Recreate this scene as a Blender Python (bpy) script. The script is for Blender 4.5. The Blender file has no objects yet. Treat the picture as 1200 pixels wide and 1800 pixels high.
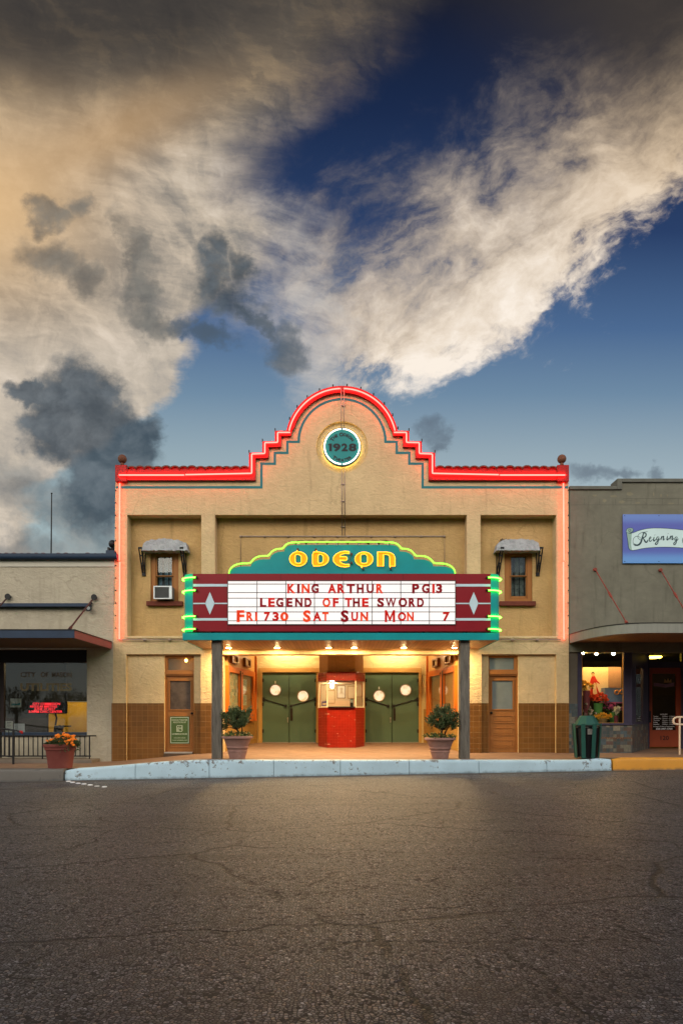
import bpy, bmesh, math, random
from mathutils import Vector, Matrix
from mathutils.geometry import tessellate_polygon
R = math.radians
PI = math.pi
scene = bpy.context.scene
COL = scene.collection

# ------------------------------------------------------------------ camera
EYE = 1.46
cam_data = bpy.data.cameras.new("camera")
cam = bpy.data.objects.new("camera", cam_data)
COL.objects.link(cam)
cam.location = (0, 0, EYE)
cam.rotation_euler = (R(90), 0, 0)
cam_data.sensor_fit = 'VERTICAL'
cam_data.sensor_height = 36.0
cam_data.lens = 24.0
cam_data.shift_y = 0.2
cam_data.clip_start = 0.05
cam_data.clip_end = 3000
scene.camera = cam

# ------------------------------------------------------------------ exposure
scene.view_settings.view_transform = 'Standard'
scene.view_settings.look = 'None'
scene.view_settings.exposure = 0.0
scene.view_settings.gamma = 1.0
scene.view_settings.use_curve_mapping = False
scene.render.engine = 'CYCLES'
scene.cycles.use_denoising = True
scene.cycles.max_bounces = 8
scene.cycles.diffuse_bounces = 3
scene.cycles.glossy_bounces = 3
scene.cycles.transparent_max_bounces = 12
scene.cycles.sample_clamp_indirect = 6.0
scene.cycles.caustics_reflective = False
scene.cycles.caustics_refractive = False

def lin(r, g, b):
    f = lambda c: (c / 255 / 12.92) if c / 255 <= 0.04045 else ((c / 255 + 0.055) / 1.055) ** 2.4
    return (f(r), f(g), f(b), 1.0)

# ------------------------------------------------------------------ tiny node language
class NT:
    def __init__(s, tree): s.t = tree; s.n = tree.nodes; s.l = tree.links
    def new(s, kind, **kw):
        n = s.n.new(kind)
        for k, v in kw.items(): setattr(n, k, v)
        return n
    def put(s, sock, v):
        if isinstance(v, E): s.l.new(v.o, sock)
        elif isinstance(v, bpy.types.NodeSocket): s.l.new(v, sock)
        else:
            if isinstance(v, (tuple, list)) and len(v) == 4 and sock.type == 'VECTOR': v = v[:3]
            sock.default_value = v
    def m(s, op, a, b=None, c=None, clamp=False):
        n = s.new('ShaderNodeMath', operation=op); n.use_clamp = clamp
        for i, v in enumerate((a, b, c)):
            if v is not None: s.put(n.inputs[i], v)
        return E(s, n.outputs[0])
    def vec(s, x, y, z=0.0):
        n = s.new('ShaderNodeCombineXYZ')
        for i, v in enumerate((x, y, z)): s.put(n.inputs[i], v)
        return E(s, n.outputs[0])
    def noise(s, v, scale, detail=6, rough=0.55, dist=0.0, lac=2.0):
        n = s.new('ShaderNodeTexNoise')
        s.put(n.inputs['Vector'], v); n.inputs['Scale'].default_value = scale
        n.inputs['Detail'].default_value = detail; n.inputs['Roughness'].default_value = rough
        n.inputs['Distortion'].default_value = dist; n.inputs['Lacunarity'].default_value = lac
        return E(s, n.outputs[0]), E(s, n.outputs[1])
    def sstep(s, a, b, x):
        n = s.new('ShaderNodeMapRange', interpolation_type='SMOOTHSTEP')
        s.put(n.inputs[0], x); s.put(n.inputs[1], a); s.put(n.inputs[2], b)
        n.inputs[3].default_value = 0; n.inputs[4].default_value = 1
        return E(s, n.outputs[0])
    def lstep(s, a, b, x, lo=0.0, hi=1.0):
        n = s.new('ShaderNodeMapRange'); n.clamp = True
        s.put(n.inputs[0], x); s.put(n.inputs[1], a); s.put(n.inputs[2], b)
        s.put(n.inputs[3], lo); s.put(n.inputs[4], hi)
        return E(s, n.outputs[0])
    def mix(s, f, a, b, mode='MIX'):
        n = s.new('ShaderNodeMix', data_type='RGBA', blend_type=mode)
        s.put(n.inputs[0], f); s.put(n.inputs[6], a); s.put(n.inputs[7], b)
        return E(s, n.outputs[2])
    def ramp(s, x, stops, interp='LINEAR'):
        n = s.new('ShaderNodeValToRGB'); cr = n.color_ramp; cr.interpolation = interp
        while len(cr.elements) > 1: cr.elements.remove(cr.elements[-1])
        for i, (p, c) in enumerate(stops):
            e = cr.elements[0] if i == 0 else cr.elements.new(p)
            e.position = p
            e.color = c if isinstance(c, tuple) else (c, c, c, 1)
        s.put(n.inputs[0], x)
        return E(s, n.outputs[0])
class E:
    def __init__(s, nt, o): s.nt = nt; s.o = o
    def __add__(s, b): return s.nt.m('ADD', s, b)
    def __radd__(s, b): return s.nt.m('ADD', b, s)
    def __sub__(s, b): return s.nt.m('SUBTRACT', s, b)
    def __rsub__(s, b): return s.nt.m('SUBTRACT', b, s)
    def __mul__(s, b): return s.nt.m('MULTIPLY', s, b)
    def __rmul__(s, b): return s.nt.m('MULTIPLY', b, s)
    def __truediv__(s, b): return s.nt.m('DIVIDE', s, b)
    def clamp(s): return s.nt.m('ADD', s, 0.0, clamp=True)
    def max(s, b): return s.nt.m('MAXIMUM', s, b)
    def min(s, b): return s.nt.m('MINIMUM', s, b)
    def pow(s, b): return s.nt.m('POWER', s, b)

# ------------------------------------------------------------------ the evening sky (world)
SUN_EL, SUN_AZ = 25.0, 200.0         # low sunset sun behind the viewer, a little to the left
world = bpy.data.worlds.new("World")
scene.world = world
world.use_nodes = True
wt = world.node_tree
for n in list(wt.nodes): wt.nodes.remove(n)
w = NT(wt)
tc = w.new('ShaderNodeTexCoord')
sep = w.new('ShaderNodeSeparateXYZ'); wt.links.new(tc.outputs['Generated'], sep.inputs[0])
dx, dy, dz = (E(w, sep.outputs[i]) for i in range(3))
yy = dy.max(0.06)
u = dx / yy                          # slope of the ray to the right / upwards: a fixed bearing in the sky
v = dz / yy
U = u * 1.2 + 0.6
V = 1.26 - v * 1.2
zz = dz.max(0.04)
sky_plane = w.vec(dx / zz, dy / zz, 0.0)     # cloud layer seen in perspective
P = w.vec(U, V, 0.0)
# domain warps
n1, c1 = w.noise(P, 4.0, 7, 0.6)
n2, c2 = w.noise(P, 13.0, 8, 0.62)
sw = w.new('ShaderNodeSeparateColor'); wt.links.new(c1.o, sw.inputs[0])
w1x, w1y = E(w, sw.outputs[0]) - 0.5, E(w, sw.outputs[1]) - 0.5
sw = w.new('ShaderNodeSeparateColor'); wt.links.new(c2.o, sw.inputs[0])
w2x, w2y = E(w, sw.outputs[0]) - 0.5, E(w, sw.outputs[1]) - 0.5
n3, c3 = w.noise(P, 34.0, 6, 0.62)
sw = w.new('ShaderNodeSeparateColor'); wt.links.new(c3.o, sw.inputs[0])
w3x, w3y = E(w, sw.outputs[0]) - 0.5, E(w, sw.outputs[1]) - 0.5
Uw = U + w1x * 0.13 + w2x * 0.11 + w3x * 0.018
Vw = V + w1y * 0.13 + w2y * 0.10 + w3y * 0.016
Us = U + w1x * 0.05 + w2x * 0.02
Vs = V + w1y * 0.05 + w2y * 0.02

def rot(ux, vx, cx, cy, deg):
    a = R(deg); ca, sa = math.cos(a), math.sin(a)
    p, q = ux - cx, vx - cy
    return p * ca + q * sa, q * ca - p * sa
def blob(cx, cy, rx, ry, deg=0.0, ux=None, vx=None):
    a, b = rot(ux or Uw, vx or Vw, cx, cy, deg)
    a = a / rx; b = b / ry
    return 1.0 - (a * a + b * b).min(4.0)          # 1 in the middle, 0 on the rim, negative outside
def gauss(cx, cy, rx, ry, deg=0.0):
    a, b = rot(U, V, cx, cy, deg)
    a = a / rx; b = b / ry
    return w.m('EXPONENT', (a * a + b * b) * -1.0)

# clear sky: deep blue overhead, pale towards the roofs
base = w.ramp(w.lstep(-0.6, 1.3, V), [
    (0.0, lin(8, 13, 28)), (0.31, lin(14, 23, 45)), (0.42, lin(27, 43, 76)), (0.53, lin(42, 64, 104)),
    (0.62, lin(76, 106, 146)), (0.68, lin(110, 138, 164)), (0.735, lin(148, 168, 180)), (0.775, lin(166, 184, 192)),
    (0.85, lin(178, 190, 190)), (1.0, lin(150, 155, 155))])
base = w.mix(gauss(0.02, 0.95, 0.35, 0.22) * 0.5, base, lin(150, 176, 180))

tex1, _ = w.noise(w.vec(U * 1.0, V * 1.0, 3.3), 7.0, 9, 0.62, 0.6)
# streaky texture: runs up and to the right
a_s, b_s = rot(U + w1x * 0.10, V + w1y * 0.10, 0.6, 0.6, -30)
tex_r, _ = w.noise(w.vec(a_s * 6.0, b_s * 10.0, 1.7), 1.0, 9, 0.64, 0.25)
tex_r2, _ = w.noise(w.vec(a_s * 22.0, b_s * 30.0, 4.7), 1.0, 6, 0.66, 0.2)
a_l, b_l = rot(U + w1x * 0.2, V + w1y * 0.2, 0.2, 0.3, 62)
tex_l, _ = w.noise(w.vec(a_l * 4.0, b_l * 10.0, 8.1), 1.0, 9, 0.62, 0.5)
tex_h, _ = w.noise(w.vec(U * 7.0 + w1x * 1.2, V * 22.0 + w1y * 1.5 - U * 4.0, 5.1), 1.0, 8, 0.66, 0.3)

tex_d, _ = w.noise(w.vec(U + w2x * 0.05, V * 1.15 + w2y * 0.05, 11.0), 13.0, 8, 0.60, 0.3)
tex_d2, _ = w.noise(w.vec(U - V * 0.3, V, 17.0), 38.0, 7, 0.66, 0.4)
# ---- the long bright bank on the right
s_, t_ = rot(U + w1x * 0.06 + w2x * 0.035, V + w1y * 0.10 + w2y * 0.10, 0.6, 0.62, -34)
bump_ = w.m('EXPONENT', ((s_ - 0.31) / 0.22).pow(2.0) * -1.0)
t_edge = 0.082 + bump_ * 0.105
lower = 1.0 - w.sstep(-0.06, 0.03, t_ - t_edge + (0.5 - tex_r) * 0.30 + (0.5 - tex_r2) * 0.07)
upper = w.sstep(-0.30, 0.04, t_ + (tex_r - 0.5) * 0.42)
start = w.sstep(-0.13, 0.06, s_ + (tex_r - 0.5) * 0.1)
a_right = lower * upper * start
a_right = (a_right * w.lstep(0.28, 0.60, tex_r + a_right * 0.30 + (tex_r2 - 0.5) * 0.25)).clamp()
lit = w.lstep(-0.22, 0.10, t_) * 0.70 + (tex_r - 0.5) * 1.1 + (tex_r2 - 0.5) * 0.6 + 0.20
c_right = w.ramp(lit, [(0.0, lin(92, 96, 104)), (0.30, lin(150, 140, 130)), (0.55, lin(205, 188, 168)),
                       (0.80, lin(236, 221, 203)), (1.0, lin(252, 240, 226))])
warm_r = w.sstep(0.30, 0.75, s_)
c_right = w.mix(warm_r * 0.75, c_right, w.ramp(lit, [(0.0, lin(70, 68, 68)), (0.4, lin(140, 120, 98)), (0.75, lin(200, 172, 136)), (1.0, lin(226, 198, 160))]))

# ---- the big mass on the left
edge = w.ramp(V, [(0.0, 0.66), (0.10, 0.60), (0.17, 0.55), (0.25, 0.44), (0.33, 0.42), (0.40, 0.46),
                  (0.48, 0.45), (0.55, 0.35), (0.63, 0.325), (0.69, 0.305), (0.74, 0.25), (0.80, 0.16), (0.86, 0.05)])
soft = w.lstep(0.05, 0.65, V, 0.16, 0.02)
dl = edge - U + w1x * 0.12 + w2x * 0.075 + (tex_h - 0.5) * 0.05
a_left = w.sstep(soft * -1.0, soft, dl)
a_left = (a_left * w.lstep(0.26, 0.50, tex_l + a_left * 0.28 + w.sstep(0.3, 0.7, V) * 0.1)).clamp()
a_left = a_left * (1.0 - w.sstep(0.10, 0.55, blob(0.45, 0.60, 0.15, 0.085, 15) ) * 0.95).clamp()
lit_l = tex_l * 0.75 + (tex_h - 0.5) * 0.55 + (tex1 - 0.5) * 0.5 + 0.15
c_left = w.ramp(lit_l, [(0.22, lin(92, 98, 104)), (0.45, lin(148, 142, 134)), (0.62, lin(196, 182, 164)), (0.85, lin(232, 218, 200))])
c_lo = w.ramp(lit_l, [(0.2, lin(140, 138, 136)), (0.5, lin(200, 188, 172)), (0.75, lin(236, 222, 206))])
c_left = w.mix(w.sstep(0.52, 0.66, V), c_left, c_lo)
c_up = w.ramp(lit_l, [(0.2, lin(60, 60, 62)), (0.5, lin(112, 102, 90)), (0.8, lin(176, 152, 120))])
c_left = w.mix(1.0 - w.sstep(0.12, 0.34, V + (tex1 - 0.5) * 0.1), c_left, c_up)
glow = gauss(-0.03, 0.36, 0.20, 0.17, 0) 
c_left = w.mix((glow * 0.85).clamp(), c_left, lin(232, 192, 140))
glow2 = gauss(0.20, 0.235, 0.20, 0.06, -24)
c_left = w.mix((glow2 * 0.6).clamp(), c_left, lin(196, 158, 112))
a_left = a_left.max((glow * 1.0).clamp())

# ---- wisps between the two
a_w = w.sstep(0.0, 0.9, blob(0.485, 0.47, 0.16, 0.17, 10)) * w.lstep(0.40, 0.66, tex_h * 0.5 + tex1 * 0.5)
a_w = a_w.max(w.sstep(0.0, 0.8, blob(0.545, 0.58, 0.075, 0.16, 0)) * w.lstep(0.32, 0.6, tex_h) * 0.9)
# ---- thin dark veil overhead
veil = w.sstep(0.0, 0.30, 0.16 - V + (tex1 - 0.5) * 0.25 + gauss(0.10, 0.04, 0.4, 0.12) * 0.2) * (1.0 - gauss(0.80, 0.14, 0.20, 0.16) * 0.9)
veil_r = gauss(1.16, 0.03, 0.22, 0.16)

# ---- low slate clouds in front
def dark(items, k=0.25, a=0.0, b=0.42, wide=1.0):
    f = None
    for it in items:
        x = blob(*it); f = x if f is None else f.max(x)
    return w.sstep(a - 0.55 * wide, b + 0.75 * wide, f + 0.12 + (tex_d - 0.5) * 1.5 + (tex_d2 - 0.5) * 0.45)
d1 = dark([(0.372, 0.490, 0.040, 0.055, 8), (0.410, 0.535, 0.055, 0.036, 32), (0.388, 0.440, 0.024, 0.040, -12), (0.425, 0.480, 0.026, 0.045, -20), (0.375, 0.46, 0.022, 0.03, 0)], b=0.5, wide=1.15)
d1b = dark([(0.500, 0.618, 0.030, 0.042, -28), (0.455, 0.575, 0.045, 0.014, 45), (0.33, 0.585, 0.02, 0.03, 20), (0.375, 0.60, 0.045, 0.02, 15)], b=0.5, wide=1.2)
d2 = dark([(0.085, 0.455, 0.055, 0.036, 30), (0.135, 0.490, 0.060, 0.030, 24), (0.085, 0.380, 0.035, 0.024, 20), (0.135, 0.372, 0.030, 0.026, -10), (0.225, 0.44, 0.022, 0.070, -22), (0.250, 0.51, 0.026, 0.055, -5), (0.275, 0.575, 0.055, 0.022, 25)], b=0.55, wide=1.3)
d3 = dark([(0.140, 0.715, 0.085, 0.075, 20), (0.19, 0.79, 0.11, 0.08, 30), (0.055, 0.69, 0.05, 0.03, 10), (0.11, 0.75, 0.07, 0.06, 0), (0.24, 0.79, 0.055, 0.055, 30), (0.17, 0.86, 0.07, 0.07, 40)], b=0.35, wide=0.55)
d4 = dark([(0.05, 0.85, 0.07, 0.05, 20), (0.10, 0.89, 0.08, 0.035, 25), (0.04, 0.955, 0.10, 0.032, 0), (0.15, 0.93, 0.08, 0.05, 35)], b=0.75)
d5 = dark([(0.757, 0.772, 0.026, 0.026, 20), (0.772, 0.80, 0.018, 0.016, 0), (1.05, 0.832, 0.05, 0.018, 0), (1.155, 0.838, 0.024, 0.015, 0), (1.09, 0.838, 0.03, 0.012, 0)], b=0.6)

sky = w.mix(a_right, base, c_right)
sky = w.mix((a_w * 0.75).clamp(), sky, lin(205, 198, 190))
sky = w.mix(a_left, sky, c_left)
sky = w.mix((veil * 0.8).clamp(), sky, lin(52, 50, 50))
sky = w.mix((veil_r * 0.85).clamp(), sky, lin(66, 60, 56))
sky = w.mix(d2 * 0.80, sky, w.mix(w.sstep(0.38, 0.66, tex_d), lin(62, 70, 76), lin(116, 116, 112)))
sky = w.mix(d1b * 0.80, sky, lin(78, 90, 100))
sky = w.mix(d1 * 0.95, sky, w.mix(w.sstep(0.35, 0.65, tex_d), lin(54, 66, 76), lin(96, 106, 114)))
sky = w.mix(d3 * 0.92, sky, w.mix(w.sstep(0.36, 0.68, tex_d * 0.7 + n2 * 0.3), lin(56, 70, 82), lin(104, 114, 122)))
sky = w.mix(d4 * 0.80, sky, w.mix(w.sstep(0.36, 0.66, tex_d), lin(84, 94, 102), lin(146, 148, 146)))
sky = w.mix(d5 * 0.70, sky, lin(92, 104, 118))
# ---- the afterglow behind the viewer: what lights the street
back = w.ramp(dz, [(0.0, (0.42, 0.49, 0.50, 1)), (0.10, (0.42, 0.49, 0.51, 1)), (0.26, (0.50, 0.54, 0.58, 1)), (0.36, (2.95, 2.74, 2.48, 1)), (0.52, (4.2, 3.95, 3.66, 1)),
                   (0.68, (0.95, 1.0, 1.1, 1)), (0.85, (0.16, 0.19, 0.26, 1)), (1.0, (0.05, 0.07, 0.12, 1))])
nish = w.new('ShaderNodeTexSky', sky_type='NISHITA')
nish.sun_disc = False
nish.sun_elevation = R(SUN_EL); nish.sun_rotation = R(SUN_AZ)
back = w.mix(1.0, back, w.mix(1.0, E(w, nish.outputs[0]), (0.004, 0.004, 0.004, 1), 'MULTIPLY'), 'ADD')
sky = w.mix(w.sstep(0.30, -0.05, dy), sky, back)
sky = w.mix(w.sstep(0.0, -0.04, dz), sky, (0.03, 0.03, 0.03, 1))
bg = w.new('ShaderNodeBackground'); bg.inputs['Strength'].default_value = 1.0
wo = w.new('ShaderNodeOutputWorld')
w.put(bg.inputs['Color'], sky)
wt.links.new(bg.outputs[0], wo.inputs[0])
world.cycles.sampling_method = 'MANUAL'
world.cycles.sample_map_resolution = 512

# ------------------------------------------------------------------ the last soft sunlight
sd = bpy.data.lights.new("sun", 'SUN')
sd.energy = 0.8; sd.angle = R(30); sd.color = (1.0, 0.86, 0.70)
sun = bpy.data.objects.new("sun", sd); COL.objects.link(sun)
# nishita rotation is clockwise from +Y; the lamp shines from that bearing
az = R(SUN_AZ); el = R(SUN_EL)
sdir = Vector((math.sin(az) * math.cos(el), math.cos(az) * math.cos(el), math.sin(el)))
sun.rotation_euler = (-sdir).to_track_quat('-Z', 'Y').to_euler()

# ================================================================== helpers
random.seed(7)
F = 19.4                              # distance of the theatre front
def PX(px, Y): return (px - 600.0) / 1200.0 * Y
def PZ(py, Y): return EYE + (1260.0 - py) / 1200.0 * Y
ORG = {}                              # world origin of every thing

def tag(o, label=None, cat=None, group=None, kind=None):
    if label: o["label"] = label
    if cat: o["category"] = cat
    if group: o["group"] = group
    if kind: o["kind"] = kind
    return o
def thing(name, label, cat, loc=(0, 0, 0), group=None):
    o = bpy.data.objects.new(name, None); COL.objects.link(o)
    o.location = loc; o.empty_display_size = 0.2
    ORG[o.name] = Vector(loc)
    return tag(o, label, cat, group)
def copy_tree(o, shift, parent=None, label=None):
    c = o.copy(); COL.objects.link(c)
    if parent is None:
        c.location = Vector(o.location) + Vector(shift)
        if o.name in ORG: ORG[c.name] = ORG[o.name] + Vector(shift)
    else: c.parent = parent
    if label: c["label"] = label
    for ch in [x for x in COL.objects if x.parent == o]: copy_tree(ch, shift, c)
    return c

class MB:
    """collects shapes in world metres and links them as one mesh object"""
    def __init__(s): s.v = []; s.f = []; s.fm = []; s.mi = 0
    def add(s, vs, fs):
        b = len(s.v); s.v += [tuple(p) for p in vs]
        for f in fs: s.f.append([i + b for i in f]); s.fm.append(s.mi)
        return s
    def box(s, x0, x1, y0, y1, z0, z1):
        x0, x1 = min(x0, x1), max(x0, x1); y0, y1 = min(y0, y1), max(y0, y1); z0, z1 = min(z0, z1), max(z0, z1)
        return s.add([(x, y, z) for z in (z0, z1) for y in (y0, y1) for x in (x0, x1)],
                     [(0, 1, 5, 4), (1, 3, 7, 5), (3, 2, 6, 7), (2, 0, 4, 6), (4, 5, 7, 6), (2, 3, 1, 0)])
    def pbox(s, px0, py0, px1, py1, Y, depth):
        """box whose front face covers the given picture rectangle at distance Y"""
        return s.box(PX(px0, Y), PX(px1, Y), Y, Y + depth, PZ(py1, Y), PZ(py0, Y))
    def quadz(s, pts): return s.add(pts, [tuple(range(len(pts)))])
    def prism(s, loops, y0, y1):
        """loops: [outer, hole, ...] of (x, z); solid between y0 (front) and y1"""
        tris = tessellate_polygon([[Vector((x, z, 0)) for x, z in L] for L in loops])
        flat = [p for L in loops for p in L]; n = len(flat)
        vs = [(x, y0, z) for x, z in flat] + [(x, y1, z) for x, z in flat]
        fs = []
        for a, b, c in tris:
            A, B, C = flat[a], flat[b], flat[c]
            ccw = (B[0]-A[0])*(C[1]-A[1]) - (B[1]-A[1])*(C[0]-A[0])
            if abs(ccw) < 1e-12: continue
            if ccw < 0: a, c = c, a
            fs.append((a, b, c)); fs.append((c + n, b + n, a + n))
        base = 0
        for k, L in enumerate(loops):
            m = len(L)
            area = sum(L[i][0]*L[(i+1) % m][1] - L[(i+1) % m][0]*L[i][1] for i in range(m))
            fwd = (area > 0) == (k == 0)
            for i in range(m):
                a, b = base + i, base + (i + 1) % m
                fs.append((b, a, a + n, b + n) if fwd else (a, b, b + n, a + n))
            base += m
        return s.add(vs, fs)
    def pprism(s, loops, Y, depth):
        return s.prism([[(PX(x, Y), PZ(y, Y)) for x, y in L] for L in loops], Y, Y + depth)
    def extr_z(s, poly, z0, z1):
        n = len(poly)
        tris = tessellate_polygon([[Vector((x, y, 0)) for x, y in poly]])
        area = sum(poly[i][0]*poly[(i+1) % n][1] - poly[(i+1) % n][0]*poly[i][1] for i in range(n))
        vs = [(x, y, z0) for x, y in poly] + [(x, y, z1) for x, y in poly]
        fs = []
        for a, b, c in tris:
            A, B, C = poly[a], poly[b], poly[c]
            if (B[0]-A[0])*(C[1]-A[1]) - (B[1]-A[1])*(C[0]-A[0]) < 0: a, c = c, a
            fs.append((a + n, b + n, c + n)); fs.append((c, b, a))
        for i in range(n):
            j = (i + 1) % n
            fs.append((i, j, j + n, i + n) if area > 0 else (j, i, i + n, j + n))
        return s.add(vs, fs)
    def tube(s, pts, r, n=8, closed=False, caps=True, flat=None):
        pts = [Vector(p) for p in pts]; m = len(pts)
        rr = r if isinstance(r, (list, tuple)) else [r] * m
        rings = []; up = None
        for i in range(m):
            a = pts[i - 1] if (i > 0 or closed) else pts[i]
            b = pts[(i + 1) % m] if (i < m - 1 or closed) else pts[i]
            t = (b - a)
            if t.length < 1e-9: t = Vector((0, 0, 1))
            t.normalize()
            if up is None:
                up = Vector((0, 1, 0)) if abs(t.y) < 0.9 else Vector((1, 0, 0))
            x = up.cross(t)
            if x.length < 1e-6: x = Vector((1, 0, 0)).cross(t)
            x.normalize(); up = t.cross(x).normalized()
            k = 1.0
            if 0 < i < m - 1 or closed:
                d1 = (pts[i] - pts[i - 1]); d2 = (pts[(i + 1) % m] - pts[i])
                if d1.length > 1e-9 and d2.length > 1e-9:
                    c = max(-0.9, min(1, d1.normalized().dot(d2.normalized())))
                    k = min(1.6, 1 / max(0.5, math.sqrt((1 + c) / 2)))
            rings.append([pts[i] + (x * math.cos(2*PI*j/n) * k + up * math.sin(2*PI*j/n) * (flat or 1.0)) * rr[i] for j in range(n)])
        vs = [p for rg in rings for p in rg]; fs = []
        for i in range(m if closed else m - 1):
            i2 = (i + 1) % m
            for j in range(n):
                j2 = (j + 1) % n
                fs.append((i*n + j, i*n + j2, i2*n + j2, i2*n + j))
        if caps and not closed:
            fs.append(tuple(reversed(range(n)))); fs.append(tuple((m-1)*n + j for j in range(n)))
        return s.add(vs, fs)
    def lathe(s, prof, cx, cy, n=32, sx=1.0, sy=1.0, caps=True):
        """prof: list of (radius, z)"""
        m = len(prof)
        vs = [(cx + r*math.cos(2*PI*j/n)*sx, cy + r*math.sin(2*PI*j/n)*sy, z) for r, z in prof for j in range(n)]
        fs = [(i*n + j, i*n + (j+1) % n, (i+1)*n + (j+1) % n, (i+1)*n + j) for i in range(m-1) for j in range(n)]
        if caps: fs.append(tuple(reversed(range(n)))); fs.append(tuple((m-1)*n + j for j in range(n)))
        return s.add(vs, fs)
    def disc_y(s, cx, cz, r, y0, y1, n=40, r2=None):
        """short cylinder with its axis along Y; front at y0"""
        r2 = r if r2 is None else r2
        vs = [(cx + r*math.cos(2*PI*j/n), y0, cz + r*math.sin(2*PI*j/n)) for j in range(n)] + \
             [(cx + r2*math.cos(2*PI*j/n), y1, cz + r2*math.sin(2*PI*j/n)) for j in range(n)]
        fs = [tuple(range(n)), tuple(reversed(range(n, 2*n)))] + [((j+1) % n, j, j+n, (j+1) % n + n) for j in range(n)]
        return s.add(vs, fs)
    def ball(s, cx, cy, cz, r, n=16, sz=1.0):
        prof = [(max(1e-4, r*math.sin(PI*i/(n//2))), cz - r*sz*math.cos(PI*i/(n//2))) for i in range(n//2 + 1)]
        return s.lathe(prof, cx, cy, n)
    def build(s, name, mat, parent=None, org=None, bevel=0.0, smooth=False, label=None):
        root = parent
        while root is not None and root.parent is not None: root = root.parent
        o0 = ORG[root.name] if root is not None else Vector(org or (0, 0, 0))
        me = bpy.data.meshes.new(name)
        me.from_pydata([(x - o0.x, y - o0.y, z - o0.z) for x, y, z in s.v], [], s.f)
        for m in (mat if isinstance(mat, (list, tuple)) else [mat]): me.materials.append(m)
        if isinstance(mat, (list, tuple)):
            me.polygons.foreach_set('material_index', s.fm)
        me.update()
        o = bpy.data.objects.new(name, me); COL.objects.link(o)
        if parent is not None: o.parent = parent
        else: o.location = o0; ORG[o.name] = Vector(o0)
        if smooth: me.shade_smooth() if smooth is True else me.shade_smooth()
        if smooth and smooth is not True: me.set_sharp_from_angle(angle=R(smooth))
        if bevel:
            b = o.modifiers.new('edge', 'BEVEL'); b.width = bevel; b.segments = 2; b.limit_method = 'ANGLE'; b.angle_limit = R(40)
            b.harden_normals = False
        if label: o["label"] = label
        return o

def structure(o): o["kind"] = "structure"; return o

# ---- lettering from the built-in face, as real raised meshes
_dg = None
_glyph = {}
def glyph(ch, bold=0.0, shear=0.0, res=3):
    """2-D outline mesh of a text run at size 1: (verts, faces, minx, maxx)"""
    key = (ch, bold, shear)
    if key in _glyph: return _glyph[key]
    cu = bpy.data.curves.new('t', 'FONT'); cu.body = ch; cu.size = 1.0; cu.offset = bold; cu.shear = shear
    cu.resolution_u = res; cu.fill_mode = 'FRONT'
    ob = bpy.data.objects.new('t', cu); COL.objects.link(ob)
    dg = bpy.context.evaluated_depsgraph_get(); dg.update()
    me = bpy.data.meshes.new_from_object(ob.evaluated_get(dg))
    vs = [(p.co.x, p.co.y) for p in me.vertices]; fs = [tuple(p.vertices) for p in me.polygons]
    bpy.data.objects.remove(ob); bpy.data.curves.remove(cu); bpy.data.meshes.remove(me)
    xs = [p[0] for p in vs] or [0]; ys = [p[1] for p in vs] or [0]
    _glyph[key] = (vs, fs, min(xs), max(xs), min(ys), max(ys))
    return _glyph[key]
def put_glyph(mb, ch, mp, y, thick, bold=0.0, shear=0.0):
    """mp maps font units (x, y) -> (worldx, worldz); flat front at y plus thickness behind"""
    vs, fs, *_ = glyph(ch, bold, shear)
    n = len(vs)
    W = [mp(a, b) for a, b in vs]
    V_ = [(x, y, z) for x, z in W]
    ff = []
    edges = {}
    for f in fs:
        a = sum(W[f[i]][0]*W[f[(i+1) % len(f)]][1] - W[f[(i+1) % len(f)]][0]*W[f[i]][1] for i in range(len(f)))
        g = f if a > 0 else tuple(reversed(f))
        ff.append(g)
        for i in range(len(g)): edges[(g[i], g[(i+1) % len(g)])] = 1
    if thick > 0:
        V_ += [(x, y + thick, z) for x, z in W]
        for (a, b) in list(edges):
            if (b, a) not in edges: ff.append((b, a, a + n, b + n))
    mb.add(V_, ff)
def word(mb, s, px0, px1, py0, py1, Y, thick=0.004, bold=0.0, shear=0.0, track=None):
    """one run of text filling a picture rectangle at distance Y (cap height py0..py1)"""
    vs, fs, x0, x1, _, _ = glyph(s, bold, shear)
    capz = glyph('H', bold)[5]; capb = glyph('H', bold)[4]
    X0, X1 = PX(px0, Y), PX(px1, Y); Z0, Z1 = PZ(py1, Y), PZ(py0, Y)
    sx = (X1 - X0) / (x1 - x0); sz = (Z1 - Z0) / (capz - capb)
    put_glyph(mb, s, lambda a, b: (X0 + (a - x0) * sx, Z0 + (b - capb) * sz), Y, thick, bold, shear)

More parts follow.
